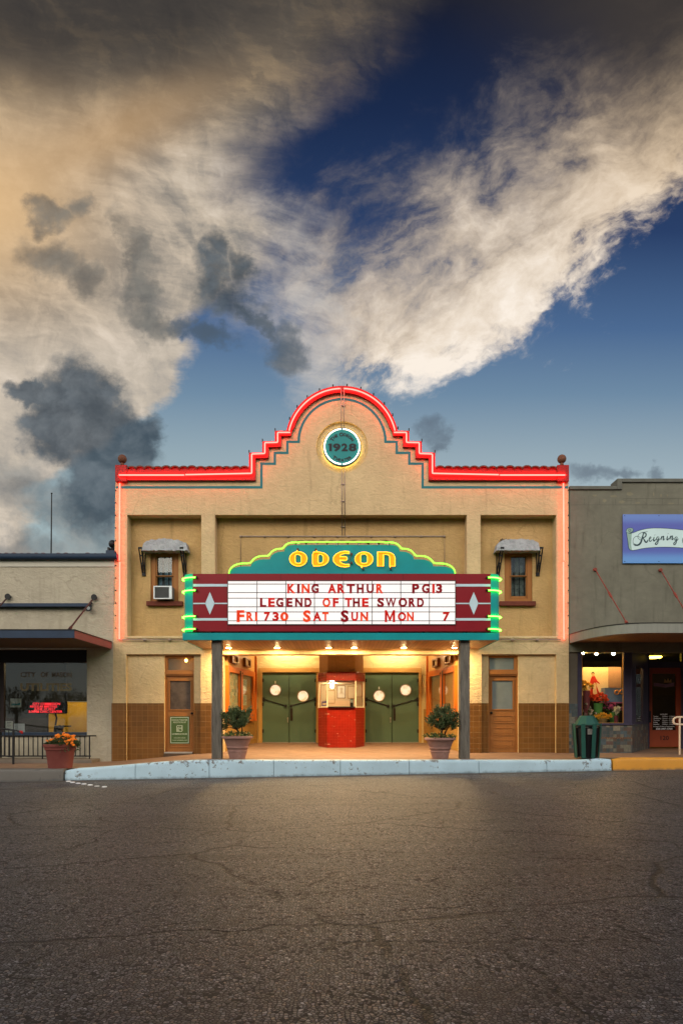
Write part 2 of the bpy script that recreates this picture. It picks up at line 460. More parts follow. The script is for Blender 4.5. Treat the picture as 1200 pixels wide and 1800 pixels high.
# ================================================================== materials
MATS = {}
def surf(name, col, rough=0.7, var=0.12, vs=2.5, bump=0.0, bs=40.0, bdist=0.01, metal=0.0, spec=0.22, dirt=0.0, dcol=(0.03, 0.025, 0.02, 1),
         ds=3.0, dlo=0.55, dhi=0.75, coat=0.0, stretch=None, var2=None, bdet=5, rvar=0.0):
    if name in MATS: return MATS[name]
    m = bpy.data.materials.new(name); m.use_nodes = True
    t = NT(m.node_tree); b = m.node_tree.nodes['Principled BSDF']
    tcn = t.new('ShaderNodeTexCoord'); P_ = E(t, tcn.outputs['Object'])
    if stretch:
        mp = t.new('ShaderNodeMapping'); t.put(mp.inputs[0], P_); mp.inputs['Scale'].default_value = stretch; P_ = E(t, mp.outputs[0])
    c = col if len(col) == 4 else (*col, 1)
    nz, nc = t.noise(P_, vs, 6, 0.6)
    k = t.lstep(0.25, 0.75, nz, 1 - var, 1 + var)
    out = t.mix(1.0, c, t.vec(k, k, k), 'MULTIPLY')
    if var2 is not None:
        n3, _ = t.noise(P_, vs * 0.37, 4, 0.6)
        out = t.mix(t.sstep(0.42, 0.62, n3), out, var2)
    if dirt:
        nd, _ = t.noise(P_, ds, 8, 0.7)
        out = t.mix(t.sstep(dlo, dhi, nd) * dirt, out, dcol)
    t.put(b.inputs['Base Color'], out)
    b.inputs['Roughness'].default_value = rough
    if rvar:
        nr, _ = t.noise(P_, vs * 3, 5, 0.6); t.put(b.inputs['Roughness'], t.lstep(0.3, 0.7, nr, rough - rvar, rough + rvar))
    b.inputs['Metallic'].default_value = metal
    b.inputs['Specular IOR Level'].default_value = spec
    b.inputs['Coat Weight'].default_value = coat
    if bump:
        nb, _ = t.noise(P_, bs, bdet, 0.6)
        bn = t.new('ShaderNodeBump'); bn.inputs['Strength'].default_value = bump; bn.inputs['Distance'].default_value = bdist
        t.put(bn.inputs['Height'], nb); t.l.new(bn.outputs[0], b.inputs['Normal'])
    MATS[name] = m
    return m
def glow_mat(name, col, strength, base=None):
    if name in MATS: return MATS[name]
    m = bpy.data.materials.new(name); m.use_nodes = True
    b = m.node_tree.nodes['Principled BSDF']
    b.inputs['Base Color'].default_value = (*(base or col)[:3], 1)
    b.inputs['Emission Color'].default_value = (*col[:3], 1)
    b.inputs['Emission Strength'].default_value = strength
    b.inputs['Roughness'].default_value = 0.3
    MATS[name] = m
    return m
def glass(name, tint=(0.9, 0.95, 0.95), reflect=1.0, rough=0.02, ior=1.5, dust=0.0):
    """thin pane: see-through with a Fresnel mirror, a breath of dust"""
    if name in MATS: return MATS[name]
    m = bpy.data.materials.new(name); m.use_nodes = True
    t = NT(m.node_tree); t.n.remove(t.n['Principled BSDF']); out = t.n['Material Output']
    tr = t.new('ShaderNodeBsdfTransparent'); tr.inputs[0].default_value = (*tint, 1)
    gl = t.new('ShaderNodeBsdfGlossy'); gl.inputs['Roughness'].default_value = rough; gl.inputs[0].default_value = (reflect, reflect, reflect, 1)
    # Schlick from either side, so a thin slab never mirrors from within
    ge = t.new('ShaderNodeNewGeometry'); dt = t.new('ShaderNodeVectorMath', operation='DOT_PRODUCT')
    t.l.new(ge.outputs['Incoming'], dt.inputs[0]); t.l.new(ge.outputs['Normal'], dt.inputs[1])
    f0 = ((ior - 1) / (ior + 1)) ** 2
    fr_ = f0 + (1.0 - t.m('ABSOLUTE', E(t, dt.outputs['Value']))).max(0.0).pow(5.0) * (1 - f0)
    mx = t.new('ShaderNodeMixShader'); t.put(mx.inputs[0], fr_); t.l.new(tr.outputs[0], mx.inputs[1]); t.l.new(gl.outputs[0], mx.inputs[2])
    last = mx
    if dust:
        df = t.new('ShaderNodeBsdfDiffuse'); df.inputs[0].default_value = (0.4, 0.42, 0.42, 1)
        m2 = t.new('ShaderNodeMixShader'); m2.inputs[0].default_value = dust
        t.l.new(mx.outputs[0], m2.inputs[1]); t.l.new(df.outputs[0], m2.inputs[2]); last = m2
    t.l.new(last.outputs[0], out.inputs[0])
    MATS[name] = m
    return m
def tiles(name, col, mortar, size=0.16, var=0.25, rough=0.3, mort=0.02, chips=0.0, chipcol=(0.7, 0.6, 0.4, 1), axis='XZ'):
    """glazed wall tiles on a square grid, in metres"""
    if name in MATS: return MATS[name]
    m = bpy.data.materials.new(name); m.use_nodes = True
    t = NT(m.node_tree); b = t.n['Principled BSDF']
    tcn = t.new('ShaderNodeTexCoord')
    sp = t.new('ShaderNodeSeparateXYZ'); t.l.new(tcn.outputs['Object'], sp.inputs[0])
    a = E(t, sp.outputs[0]) + E(t, sp.outputs[1]) * 1.0; z = E(t, sp.outputs[2])
    br = t.new('ShaderNodeTexBrick'); br.offset = 0.0; br.squash = 1.0
    t.put(br.inputs['Vector'], t.vec(a, z, 0))
    br.inputs['Scale'].default_value = 1.0; br.inputs['Brick Width'].default_value = size; br.inputs['Row Height'].default_value = size
    br.inputs['Mortar Size'].default_value = mort * size; br.inputs['Mortar Smooth'].default_value = 0.2
    br.inputs['Color1'].default_value = (0, 0, 0, 1); br.inputs['Color2'].default_value = (1, 1, 1, 1); br.inputs['Mortar'].default_value = (0.5, 0.5, 0.5, 1)
    cell = E(t, br.outputs['Color'])
    k = t.lstep(0, 1, cell, 1 - var, 1 + var)
    cc = t.mix(1.0, col, t.vec(k, k, k), 'MULTIPLY')
    nz, _ = t.noise(E(t, tcn.outputs['Object']), 1.7, 5, 0.6); kk = t.lstep(0.3, 0.7, nz, 0.8, 1.15)
    cc = t.mix(1.0, cc, t.vec(kk, kk, kk), 'MULTIPLY')
    cc = t.mix(E(t, br.outputs['Fac']), cc, mortar)
    if chips:
        nh, _ = t.noise(t.vec(a * 6.0, z * 40.0, 0), 1.0, 2, 0.5)
        cc = t.mix(t.sstep(0.70, 0.74, nh) * chips, cc, chipcol)
    t.put(b.inputs['Base Color'], cc)
    b.inputs['Roughness'].default_value = rough; b.inputs['Specular IOR Level'].default_value = 0.3
    bn = t.new('ShaderNodeBump'); bn.inputs['Strength'].default_value = 0.8; bn.inputs['Distance'].default_value = 0.006
    n2_, _ = t.noise(E(t, tcn.outputs['Object']), 9.0, 3, 0.6)
    t.put(bn.inputs['Height'], (1.0 - E(t, br.outputs['Fac'])) + n2_ * 0.5 + cell * 0.15); t.l.new(bn.outputs[0], b.inputs['Normal'])
    MATS[name] = m
    return m
def planks(name, col, width=0.09, rough=0.5, var=0.25, axis=0):
    """boards with dark joints, across the given object axis"""
    if name in MATS: return MATS[name]
    m = bpy.data.materials.new(name); m.use_nodes = True
    t = NT(m.node_tree); b = t.n['Principled BSDF']
    tcn = t.new('ShaderNodeTexCoord')
    sp = t.new('ShaderNodeSeparateXYZ'); t.l.new(tcn.outputs['Object'], sp.inputs[0])
    a = E(t, sp.outputs[axis]) / width
    fr = t.m('FRACT', a); cell = t.m('FLOOR', a)
    wn = t.new('ShaderNodeTexWhiteNoise', noise_dimensions='1D'); t.put(wn.inputs['W'], cell)
    k = t.lstep(0, 1, E(t, wn.outputs[0]), 1 - var, 1 + var)
    jo = t.sstep(0.0, 0.06, fr) * (1.0 - t.sstep(0.94, 1.0, fr))
    k = k * t.lstep(0, 1, jo, 0.25, 1)
    t.put(b.inputs['Base Color'], t.mix(1.0, col, t.vec(k, k, k), 'MULTIPLY'))
    b.inputs['Roughness'].default_value = rough
    bn = t.new('ShaderNodeBump'); bn.inputs['Strength'].default_value = 0.8; bn.inputs['Distance'].default_value = 0.01
    t.put(bn.inputs['Height'], jo); t.l.new(bn.outputs[0], b.inputs['Normal'])
    MATS[name] = m
    return m

def stucco_mat(name, col, var=0.10, grain=11.0, depth=0.03, strength=0.75, dirt=0.42):
    """trowelled stucco: sideways-smeared lumps, faint weather stains"""
    if name in MATS: return MATS[name]
    m = bpy.data.materials.new(name); m.use_nodes = True
    t = NT(m.node_tree); b = t.n['Principled BSDF']
    tcn = t.new('ShaderNodeTexCoord'); P_ = E(t, tcn.outputs['Object'])
    mp = t.new('ShaderNodeMapping'); t.put(mp.inputs[0], P_); mp.inputs['Scale'].default_value = (0.6, 0.6, 1.0); mp.inputs['Rotation'].default_value = (0, 0.25, 0)
    q = E(t, mp.outputs[0])
    n1_, _ = t.noise(q, grain, 4, 0.62, 0.8)
    n2_, _ = t.noise(P_, 1.1, 6, 0.65)
    n3_, _ = t.noise(q, grain * 3.2, 3, 0.6)
    k = t.lstep(0.3, 0.7, n2_, 1 - var, 1 + var) * t.lstep(0.3, 0.7, n1_, 0.93, 1.07)
    c = t.mix(1.0, col, t.vec(k, k, k), 'MULTIPLY')
    mp2 = t.new('ShaderNodeMapping'); t.put(mp2.inputs[0], P_); mp2.inputs['Scale'].default_value = (3.0, 3.0, 0.35)
    n4_, _ = t.noise(E(t, mp2.outputs[0]), 1.6, 6, 0.65)
    c = t.mix(t.sstep(0.52, 0.74, n4_) * dirt, c, (col[0]*0.45, col[1]*0.45, col[2]*0.42, 1))
    # hairline cracks wandering through the render
    cw_, cwc_ = t.noise(P_, 2.4, 5, 0.6)
    vm = t.new('ShaderNodeMix', data_type='RGBA', blend_type='LINEAR_LIGHT'); vm.inputs[0].default_value = 0.12
    t.put(vm.inputs[6], P_); t.put(vm.inputs[7], cwc_)
    vo = t.new('ShaderNodeTexVoronoi', feature='DISTANCE_TO_EDGE'); t.l.new(vm.outputs[2], vo.inputs['Vector']); vo.inputs['Scale'].default_value = 0.55
    hair = (1.0 - t.sstep(0.002, 0.009, E(t, vo.outputs['Distance']))) * t.sstep(0.47, 0.60, n2_)
    c = t.mix(hair * 0.25, c, (col[0]*0.3, col[1]*0.28, col[2]*0.26, 1))
    t.put(b.inputs['Base Color'], c)
    b.inputs['Roughness'].default_value = 0.85; b.inputs['Specular IOR Level'].default_value = 0.12
    bn = t.new('ShaderNodeBump'); bn.inputs['Strength'].default_value = strength; bn.inputs['Distance'].default_value = depth
    t.put(bn.inputs['Height'], n1_ + n3_ * 0.25); t.l.new(bn.outputs[0], b.inputs['Normal'])
    MATS[name] = m
    return m

C4 = lambda r, g, b: (r, g, b, 1.0)
STUCCO = stucco_mat('tan stucco', C4(0.57, 0.425, 0.235))
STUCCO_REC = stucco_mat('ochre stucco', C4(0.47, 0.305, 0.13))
STUCCO_LIP = surf('lintel paint', C4(0.32, 0.19, 0.07), 0.8, bump=0.3)
CREAM = stucco_mat('cream stucco', C4(0.385, 0.345, 0.26), var=0.10, grain=9, dirt=0.35)
GREYGREEN = stucco_mat('grey green cement render', C4(0.155, 0.15, 0.115), var=0.16, grain=5, depth=0.006, dirt=0.5)
REDBAND = surf('red cornice paint', C4(0.30, 0.006, 0.005), 0.5, 0.15, 3, bump=0.3, bs=30)
TEALSTRIPE = surf('teal stripe paint', C4(0.02, 0.17, 0.19), 0.7, 0.12, bump=0.4, bs=22)
TEAL = surf('teal sheet metal', C4(0.003, 0.25, 0.27), 0.38, 0.14, 1.6, bump=0.12, bs=2.5, bdist=0.03, dirt=0.12, dcol=C4(0.01, 0.06, 0.06))
MAROON = surf('maroon sheet metal', C4(0.21, 0.006, 0.013), 0.38, 0.10, 1.2, bump=0.08, bs=2, bdist=0.03)
PALEBLUE = surf('pale blue paint', C4(0.48, 0.62, 0.68), 0.5, 0.05)
BROWNTILE = tiles('brown wall tile', C4(0.155, 0.066, 0.013), C4(0.23, 0.12, 0.04), 0.155, 0.11, 0.35, mort=0.03)
REDTILE = tiles('red glazed tile', C4(0.22, 0.010, 0.003), C4(0.30, 0.030, 0.010), 0.085, 0.08, 0.3, mort=0.03, chips=0.9)
WOODPAINT = surf('orange brown paint', C4(0.29, 0.115, 0.028), 0.5, 0.10, 4, bump=0.15, bs=12, stretch=(3, 3, 0.4))
ORANGE = surf('orange case paint', C4(0.50, 0.125, 0.014), 0.42, 0.08, 4, bump=0.12, bs=10, stretch=(3, 3, 0.4))
OLDWOOD = surf('weathered post wood', C4(0.135, 0.122, 0.10), 0.85, 0.40, 5, bump=0.8, bs=14, bdist=0.02, dirt=0.85, ds=4, dlo=0.56, dhi=0.70, stretch=(4, 4, 0.45))
GREENDOOR = surf('green door paint', C4(0.085, 0.145, 0.095), 0.42, 0.10, 1.5, bump=0.06, bs=30)
BLACK = surf('black iron', C4(0.010, 0.010, 0.011), 0.45, 0.2)
DARKMETAL = surf('dark bronze hardware', C4(0.03, 0.024, 0.02), 0.4, 0.2, metal=0.6)
NAVY = surf('navy blue painted metal', C4(0.018, 0.035, 0.065), 0.45, 0.15, dirt=0.1)
PLASTERHOOD = surf('rough grey plaster', C4(0.36, 0.38, 0.40), 0.9, 0.22, 4, bump=1.0, bs=9, bdist=0.05, dirt=0.35, dcol=C4(0.12, 0.12, 0.12), ds=5)
TERRA = surf('terracotta roof tile', C4(0.13, 0.055, 0.038), 0.8, 0.35, 6, bump=0.4, bs=20, dirt=0.4)
TERRABALL = surf('terracotta ball', C4(0.14, 0.055, 0.030), 0.7, 0.2, 5, bump=0.3)
BRICKSILL = surf('red brick sill', C4(0.13, 0.035, 0.022), 0.8, 0.3, 9, bump=0.6, bs=25, bdist=0.01)
POTPINK = surf('weathered clay pot', C4(0.28, 0.155, 0.125), 0.8, 0.18, 5, bump=0.3, bs=30, dirt=0.35, dcol=C4(0.40, 0.32, 0.28), ds=2.5)
POTRED = surf('red clay pot', C4(0.17, 0.045, 0.035), 0.75, 0.15, 5, bump=0.25, bs=25, dirt=0.2, dcol=C4(0.26, 0.12, 0.10))
SOIL = surf('potting soil', C4(0.025, 0.016, 0.010), 0.95, 0.4, 12, bump=1, bs=30, bdist=0.03)
BARK = surf('shrub bark', C4(0.05, 0.032, 0.02), 0.9, 0.3, 12, bump=0.8, bs=30)
STEEL = surf('brushed steel', C4(0.42, 0.40, 0.36), 0.35, 0.1, metal=0.9)
WHITE = surf('white paint', C4(0.75, 0.76, 0.76), 0.5, 0.06)
CONDUIT = surf('grey conduit', C4(0.36, 0.28, 0.22), 0.5, 0.15, metal=0.2)
LOBBYWALL = stucco_mat('yellow cream lobby plaster', C4(0.58, 0.45, 0.22), var=0.05, dirt=0.05)
LOBBYTRIM = surf('ochre lobby trim', C4(0.46, 0.27, 0.08), 0.5, 0.06)
PANE = glass('window glass', rough=0.015)
PANEDARK = glass('dark shop glass', tint=(0.82, 0.84, 0.82), rough=0.01, dust=0.004)
FROST = surf('frosted glass', C4(0.17, 0.20, 0.20), 0.25, 0.15, 3, bump=0.2, bs=60, bdist=0.004)

# ================================================================== street, kerbs, pavement
def sst(a, b, x):
    t = max(0.0, min(1.0, (x - a) / (b - a))); return t * t * (3 - 2 * t)
def road_z(x, y): return 0.02 + 0.018 * max(-14, min(14, x))
def walk_z(x, y):
    b = 0.185 + (0.40 - 0.185) * sst(-7.0, -3.3, x)
    b += 0.012 * (y - 16.7) * sst(-6.5, -3.4, x)
    b += 0.055 * sst(5.7, 6.65, x) * max(0.0, 1 - (y - 16.7) / 2.7)
    if abs(x) < 3.7: b += 0.10 * sst(18.4, 23.2, y) * (1 - sst(3.3, 3.7, abs(x)))
    return b
def grid_mesh(xs, ys, fz):
    mb = MB(); n = len(xs)
    vs = [(x, y, fz(x, y)) for y in ys for x in xs]
    fs = [(j*n+i, j*n+i+1, (j+1)*n+i+1, (j+1)*n+i) for j in range(len(ys)-1) for i in range(n-1)]
    return mb.add(vs, fs)
def frange(a, b, n): return [a + (b - a) * i / n for i in range(n + 1)]

def road_material():
    m = bpy.data.materials.new("chip seal asphalt"); m.use_nodes = True
    t = NT(m.node_tree); b = t.n['Principled BSDF']
    tcn = t.new('ShaderNodeTexCoord'); P_ = E(t, tcn.outputs['Object'])
    # stones
    nw, nwc = t.noise(P_, 30.0, 2, 0.5)
    def vor(scale, feature, seed=0.0, rnd=1.0):
        v = t.new('ShaderNodeTexVoronoi', feature=feature, voronoi_dimensions='2D')
        mp = t.new('ShaderNodeMapping'); t.put(mp.inputs[0], P_); mp.inputs['Location'].default_value = (seed, seed * 1.7, 0)
        t.put(v.inputs['Vector'], E(t, mp.outputs[0])); v.inputs['Scale'].default_value = scale; v.inputs['Randomness'].default_value = rnd
        return v
    v1 = vor(46.0, 'DISTANCE_TO_EDGE'); v1c = vor(46.0, 'F1')
    stone_h = t.sstep(0.02, 0.22, E(t, v1.outputs['Distance']))
    sc = t.new('ShaderNodeSeparateColor'); t.l.new(v1c.outputs['Color'], sc.inputs[0])
    rnd1, rnd2 = E(t, sc.outputs[0]), E(t, sc.outputs[1])
    stone = t.ramp(rnd1, [(0.0, C4(0.035, 0.033, 0.033)), (0.35, C4(0.085, 0.078, 0.075)), (0.6, C4(0.125, 0.112, 0.102)), (0.8, C4(0.17, 0.17, 0.175)), (0.93, C4(0.22, 0.165, 0.115)), (1.0, C4(0.34, 0.33, 0.32))])
    n1_, _ = t.noise(P_, 0.35, 5, 0.6); n2_, _ = t.noise(P_, 2.2, 6, 0.65)
    k = t.lstep(0.3, 0.7, n1_, 0.80, 1.25) * t.lstep(0.3, 0.7, n2_, 0.85, 1.15)
    stone = t.mix(1.0, stone, t.vec(k * 0.93, k * 1.01, k * 1.18), 'MULTIPLY')
    missing = t.sstep(0.70, 0.82, rnd2 * 0.6 + n2_ * 0.5)
    stone_h = stone_h * (1.0 - missing * 0.9)
    col = t.mix(stone_h, C4(0.010, 0.009, 0.009), stone)
    # old tyre polish and smears along the street
    mp = t.new('ShaderNodeMapping'); t.put(mp.inputs[0], P_); mp.inputs['Scale'].default_value = (0.25, 2.2, 1)
    n3_, _ = t.noise(E(t, mp.outputs[0]), 1.0, 6, 0.6)
    col = t.mix(t.sstep(0.48, 0.72, n3_) * 0.55, col, C4(0.02, 0.018, 0.018))
    # cracks: warped cell borders, broken up
    nb, nbc = t.noise(P_, 1.6, 6, 0.62)
    vadd = t.new('ShaderNodeMix', data_type='RGBA', blend_type='LINEAR_LIGHT'); vadd.inputs[0].default_value = 0.22
    t.put(vadd.inputs[6], P_); t.put(vadd.inputs[7], nbc)
    mp3 = t.new('ShaderNodeMapping'); t.l.new(vadd.outputs[2], mp3.inputs[0]); mp3.inputs['Scale'].default_value = (0.30, 0.42, 1); mp3.inputs['Location'].default_value = (3.35, 0.9, 0)
    v3 = t.new('ShaderNodeTexVoronoi', feature='DISTANCE_TO_EDGE', voronoi_dimensions='2D'); t.l.new(mp3.outputs[0], v3.inputs['Vector']); v3.inputs['Scale'].default_value = 1.0
    mp4 = t.new('ShaderNodeMapping'); t.l.new(vadd.outputs[2], mp4.inputs[0]); mp4.inputs['Scale'].default_value = (0.75, 1.0, 1); mp4.inputs['Location'].default_value = (1.2, 7.0, 0)
    v4 = t.new('ShaderNodeTexVoronoi', feature='DISTANCE_TO_EDGE', voronoi_dimensions='2D'); t.l.new(mp4.outputs[0], v4.inputs['Vector']); v4.inputs['Scale'].default_value = 1.0
    n4_, _ = t.noise(P_, 0.55, 4, 0.6); n5_, _ = t.noise(P_, 0.30, 3, 0.6)
    cr1 = (1.0 - t.sstep(0.004, 0.013, E(t, v3.outputs['Distance']))) * t.sstep(0.40, 0.47, n4_)
    cr2 = (1.0 - t.sstep(0.007, 0.018, E(t, v4.outputs['Distance']))) * t.sstep(0.45, 0.53, n5_) * t.sstep(0.44, 0.5, n2_)
    crack = cr1.max(cr2)
    col = t.mix(crack * 0.97, col, C4(0.004, 0.004, 0.004))
    t.put(b.inputs['Base Color'], col)
    t.put(b.inputs['Roughness'], t.lstep(0.0, 1.0, stone_h, 0.7, 0.42))
    b.inputs['Specular IOR Level'].default_value = 0.5
    bn = t.new('ShaderNodeBump'); bn.inputs['Strength'].default_value = 0.9; bn.inputs['Distance'].default_value = 0.012
    nf, _ = t.noise(P_, 220.0, 2, 0.5)
    t.put(bn.inputs['Height'], stone_h * t.lstep(0, 1, rnd2, 0.6, 1.1) + nf * 0.12 - crack * 1.8); t.l.new(bn.outputs[0], b.inputs['Normal'])
    return m
ROADMAT = road_material()
mb = grid_mesh([-900, -200, -60, -30, -14, -10, -7, 0, 7, 10, 14, 30, 60, 200, 900], [-900, -200, -40, -10, 0, 5, 10, 14, 16.9], road_z)
structure(mb.build('road', ROADMAT))
# the ground the town stands on, behind the shop fronts
mb = MB().add([(-900, 16.9, -0.42), (900, 16.9, -0.42), (900, 2000, -0.42), (-900, 2000, -0.42)], [(0, 1, 2, 3)])
structure(mb.build('ground', surf('dry earth', C4(0.12, 0.10, 0.07), 0.95, 0.3, 1)))

PAVE = surf('red brown pavement', C4(0.20, 0.125, 0.085), 0.6, 0.22, 1.5, bump=0.25, bs=30, bdist=0.008, dirt=0.5, dcol=C4(0.09, 0.065, 0.05), ds=1.3, rvar=0.12)
xs = sorted(set(frange(-16, -7.5, 8) + frange(-7.5, 8, 62) + frange(8, 18, 8) + [-3.7, 3.7]))
ys = frange(16.80, 24.6, 30)
structure(grid_mesh(xs, ys, walk_z).build('pavement', PAVE, smooth=True))
# dark mortar joints scored into the pavement in front of the lobby are left to the material

def kerb_strip(name, mat, x0, x1, joints, yf=16.62, lift=0.0, cham=0.0):
    """rounded kerb following the pavement; thin open joints between its stones"""
    mb = MB()
    cuts = [x0] + [j for j in joints if x0 < j < x1] + [x1]
    for a, b in zip(cuts[:-1], cuts[1:]):
        a2 = a + (0.006 if a != x0 else 0); b2 = b - (0.006 if b != x1 else 0)
        n = max(4, int((b2 - a2) / 0.25)); rows = []
        for i in range(n + 1):
            x = a2 + (b2 - a2) * i / n
            zt = walk_z(x, 16.75) + 0.006 + lift; zr = road_z(x, 16.6) - 0.06
            wob = 0.006 * math.sin(x * 2.3) + 0.004 * math.sin(x * 5.1 + 1)
            # rounded ends
            e = min(1.0, min(x - x0, x1 - x) / 0.10 + 0.25) if cham else 1.0
            zt = zt - (1 - e) * 0.06; yo = (1 - e) * 0.07
            y0 = yf + wob + yo
            rows.append([(x, y0 - 0.012, zr), (x, y0, zt - 0.07), (x, y0 + 0.008, zt - 0.035), (x, y0 + 0.028, zt - 0.012), (x, y0 + 0.06, zt), (x, yf + 0.20, zt), (x, yf + 0.20, zr)])
        k = len(rows[0]); vs = [p for r in rows for p in r]
        fs = [(i*k+j, (i+1)*k+j, (i+1)*k+j+1, i*k+j+1) for i in range(n) for j in range(k-1)]
        fs += [tuple(range(k)), tuple(reversed([n*k+j for j in range(k)]))]
        mb.add(vs, fs)
    return structure(mb.build(name, mat, smooth=40))
def kerb_paint(name, col, chip, amount, lo):
    m = bpy.data.materials.new(name); m.use_nodes = True
    t = NT(m.node_tree); b = t.n['Principled BSDF']
    tcn = t.new('ShaderNodeTexCoord'); P_ = E(t, tcn.outputs['Object'])
    na, _ = t.noise(P_, 7.0, 8, 0.7); nb_, _ = t.noise(P_, 1.2, 4, 0.6); nc_, _ = t.noise(P_, 30.0, 4, 0.6)
    sp = t.new('ShaderNodeSeparateXYZ'); t.l.new(tcn.outputs['Object'], sp.inputs[0])
    k = t.lstep(0.3, 0.7, nb_, 0.86, 1.08)
    c = t.mix(1.0, col, t.vec(k, k, k), 'MULTIPLY')
    hz = E(t, sp.outputs[2]) - E(t, sp.outputs[0]) * 0.010
    topw = t.sstep(0.30, 0.40, hz) * 0.05; wide_, _ = t.noise(P_, 0.45, 3, 0.6)
    chips = t.sstep(lo, lo + 0.05, na * 0.70 + nb_ * 0.22 + nc_ * 0.10 + topw + (wide_ - 0.5) * 0.22) * amount
    np_, _ = t.noise(P_, 42.0, 3, 0.6); chips = chips.max(t.sstep(0.67, 0.72, np_ + topw) * amount)
    c = t.mix(chips, c, chip)
    # splashed grime where the gutter meets the kerb
    foot = (1.0 - t.sstep(0.0, 0.10, E(t, sp.outputs[2]) - E(t, sp.outputs[0]) * 0.018 + (na - 0.5) * 0.16)) * 0.75
    c = t.mix(foot, c, C4(0.05, 0.055, 0.055))
    t.put(b.inputs['Base Color'], c); b.inputs['Roughness'].default_value = 0.6
    bn = t.new('ShaderNodeBump'); bn.inputs['Strength'].default_value = 0.5; bn.inputs['Distance'].default_value = 0.012
    t.put(bn.inputs['Height'], nb_ + na * 0.5 - chips * 0.3 + nc_ * 0.12); t.l.new(bn.outputs[0], b.inputs['Normal'])
    return m
BLUEKERB = kerb_paint('pale blue kerb paint', C4(0.42, 0.58, 0.66), C4(0.12, 0.10, 0.085), 0.9, 0.575)
YELLOWKERB = kerb_paint('yellow kerb paint', C4(0.62, 0.27, 0.02), C4(0.12, 0.10, 0.085), 0.6, 0.66)
GREYKERB = kerb_paint('bare concrete kerb', C4(0.11, 0.10, 0.085), C4(0.05, 0.045, 0.04), 0.8, 0.58)
kerb_strip('kerb_blue', BLUEKERB, -6.74, 6.58, [PX(238, 16.62), PX(368, 16.62), PX(481, 16.62), PX(598, 16.62), PX(719, 16.62), PX(841, 16.62), PX(960, 16.62)], cham=1)
kerb_strip('kerb_yellow', YELLOWKERB, 6.62, 17.5, [9.4, 12.2, 15], cham=1)
kerb_strip('kerb_grey', GREYKERB, -16, -6.76, [-9.2, -12])
# shallow concrete gutter line
mb = MB()
xs = frange(-16, 17, 66)
vs = []
for x in xs: vs += [(x, 16.28 + 0.03*math.sin(x*1.3), road_z(x, 16) + 0.004), (x, 16.63, road_z(x, 16) + 0.010)]
mb.add(vs, [(2*i, 2*i+2, 2*i+3, 2*i+1) for i in range(len(xs)-1)])
structure(mb.build('gutter', surf('gutter concrete', C4(0.10, 0.088, 0.078), 0.8, 0.35, 2.0, bump=0.5, bs=25, dirt=0.8, dcol=C4(0.03, 0.026, 0.024), ds=2.2, dlo=0.45, dhi=0.7)))

# white road studs that lead away from the end of the blue kerb
BTN = surf('white ceramic stud', C4(0.72, 0.74, 0.76), 0.4, 0.08)
pos = [(121, 1373.5), (128, 1375.5), (138, 1377.5), (148, 1379), (159, 1381), (171, 1383), (184, 1385)]
names = ['nearest the blue kerb end', 'second out from the blue kerb end', 'third out from the blue kerb end', 'fourth, midway along the row',
         'fifth out from the blue kerb end', 'worn flat, sixth out from the kerb', 'last in the row, farthest out on the asphalt']
for i, ((px, py), nm) in enumerate(zip(pos, names)):
    Y = (EYE + 0.09) * 1200 / (py - 1260); x = PX(px, Y); zr = road_z(x, Y)
    h = 0.022 if i != 5 else 0.010
    mb = MB(); mb.lathe([(0.058, zr), (0.055, zr + h*0.55), (0.040, zr + h*0.88), (0.02, zr + h)], x, Y, 20)
    tag(mb.build('road_stud', BTN, org=(x, Y, zr), smooth=True), 'small white round road stud, ' + nm, 'road stud', 'white road studs on the asphalt')

# ================================================================== the theatre
th = thing('theater_building', 'tan stucco mission style theater with stepped red neon gable and arched top', 'theater', (0, F, 0.4))
L = 23.2
YB = F + 0.37           # upper wall set back between the piers
YR = F + 0.12           # shallow lower recesses
def arc(cx, cy, r, a0, a1, n):
    """picture-space arc, degrees counter-clockwise from +x (y up)"""
    return [(cx + r*math.cos(R(a0 + (a1-a0)*i/n)), cy - r*math.sin(R(a0 + (a1-a0)*i/n))) for i in range(n+1)]
def mirror(pts, c=601.0): return [(2*c - x, y) for x, y in reversed(pts)]
def gable(step_in, top_r, flat_y, bx):
    pass
half_out = [(203, 820), (437.5, 820), (437.5, 795.5), (461, 795.5), (461, 775.5), (483, 775.5), (483, 757), (503.5, 757)]
arc_out = arc(601, 778, 100, 167.5, 12.5, 40)
sil = half_out + arc_out[1:-1] + mirror(half_out)
# shrink the wall a touch so the cornice covers its edge
wall_outline = [(x + (0.6 if x < 601 else -0.6), y + 1.2) for x, y in sil]
base_y = 1385
outer = wall_outline + [(999.4, base_y), (196.4, base_y)]
holes = [[(224, 905), (354, 905), (354, 1118), (224, 1118)],
         [(378, 905), (820, 905), (820, 1118), (378, 1118)],
         [(844, 905), (977, 905), (977, 1118), (844, 1118)],
         [(222, 1150), (353, 1150), (353, 1368), (222, 1368)],
         [(846, 1150), (977, 1150), (977, 1368), (846, 1368)],
         [(391, 1150), (809, 1150), (809, 1368), (391, 1368)],
         arc(601, 786, 45.5, 0, 360, 48)[:-1]]
MB().pprism([outer] + holes, F, 0.46).build('front_wall', STUCCO, th, bevel=0.012)
mb = MB(); mb.disc_y(PX(601, F), PZ(786, F), 0.86, F + 0.09, F + 0.4, 48)
mb.build('medallion_recess', STUCCO, th)
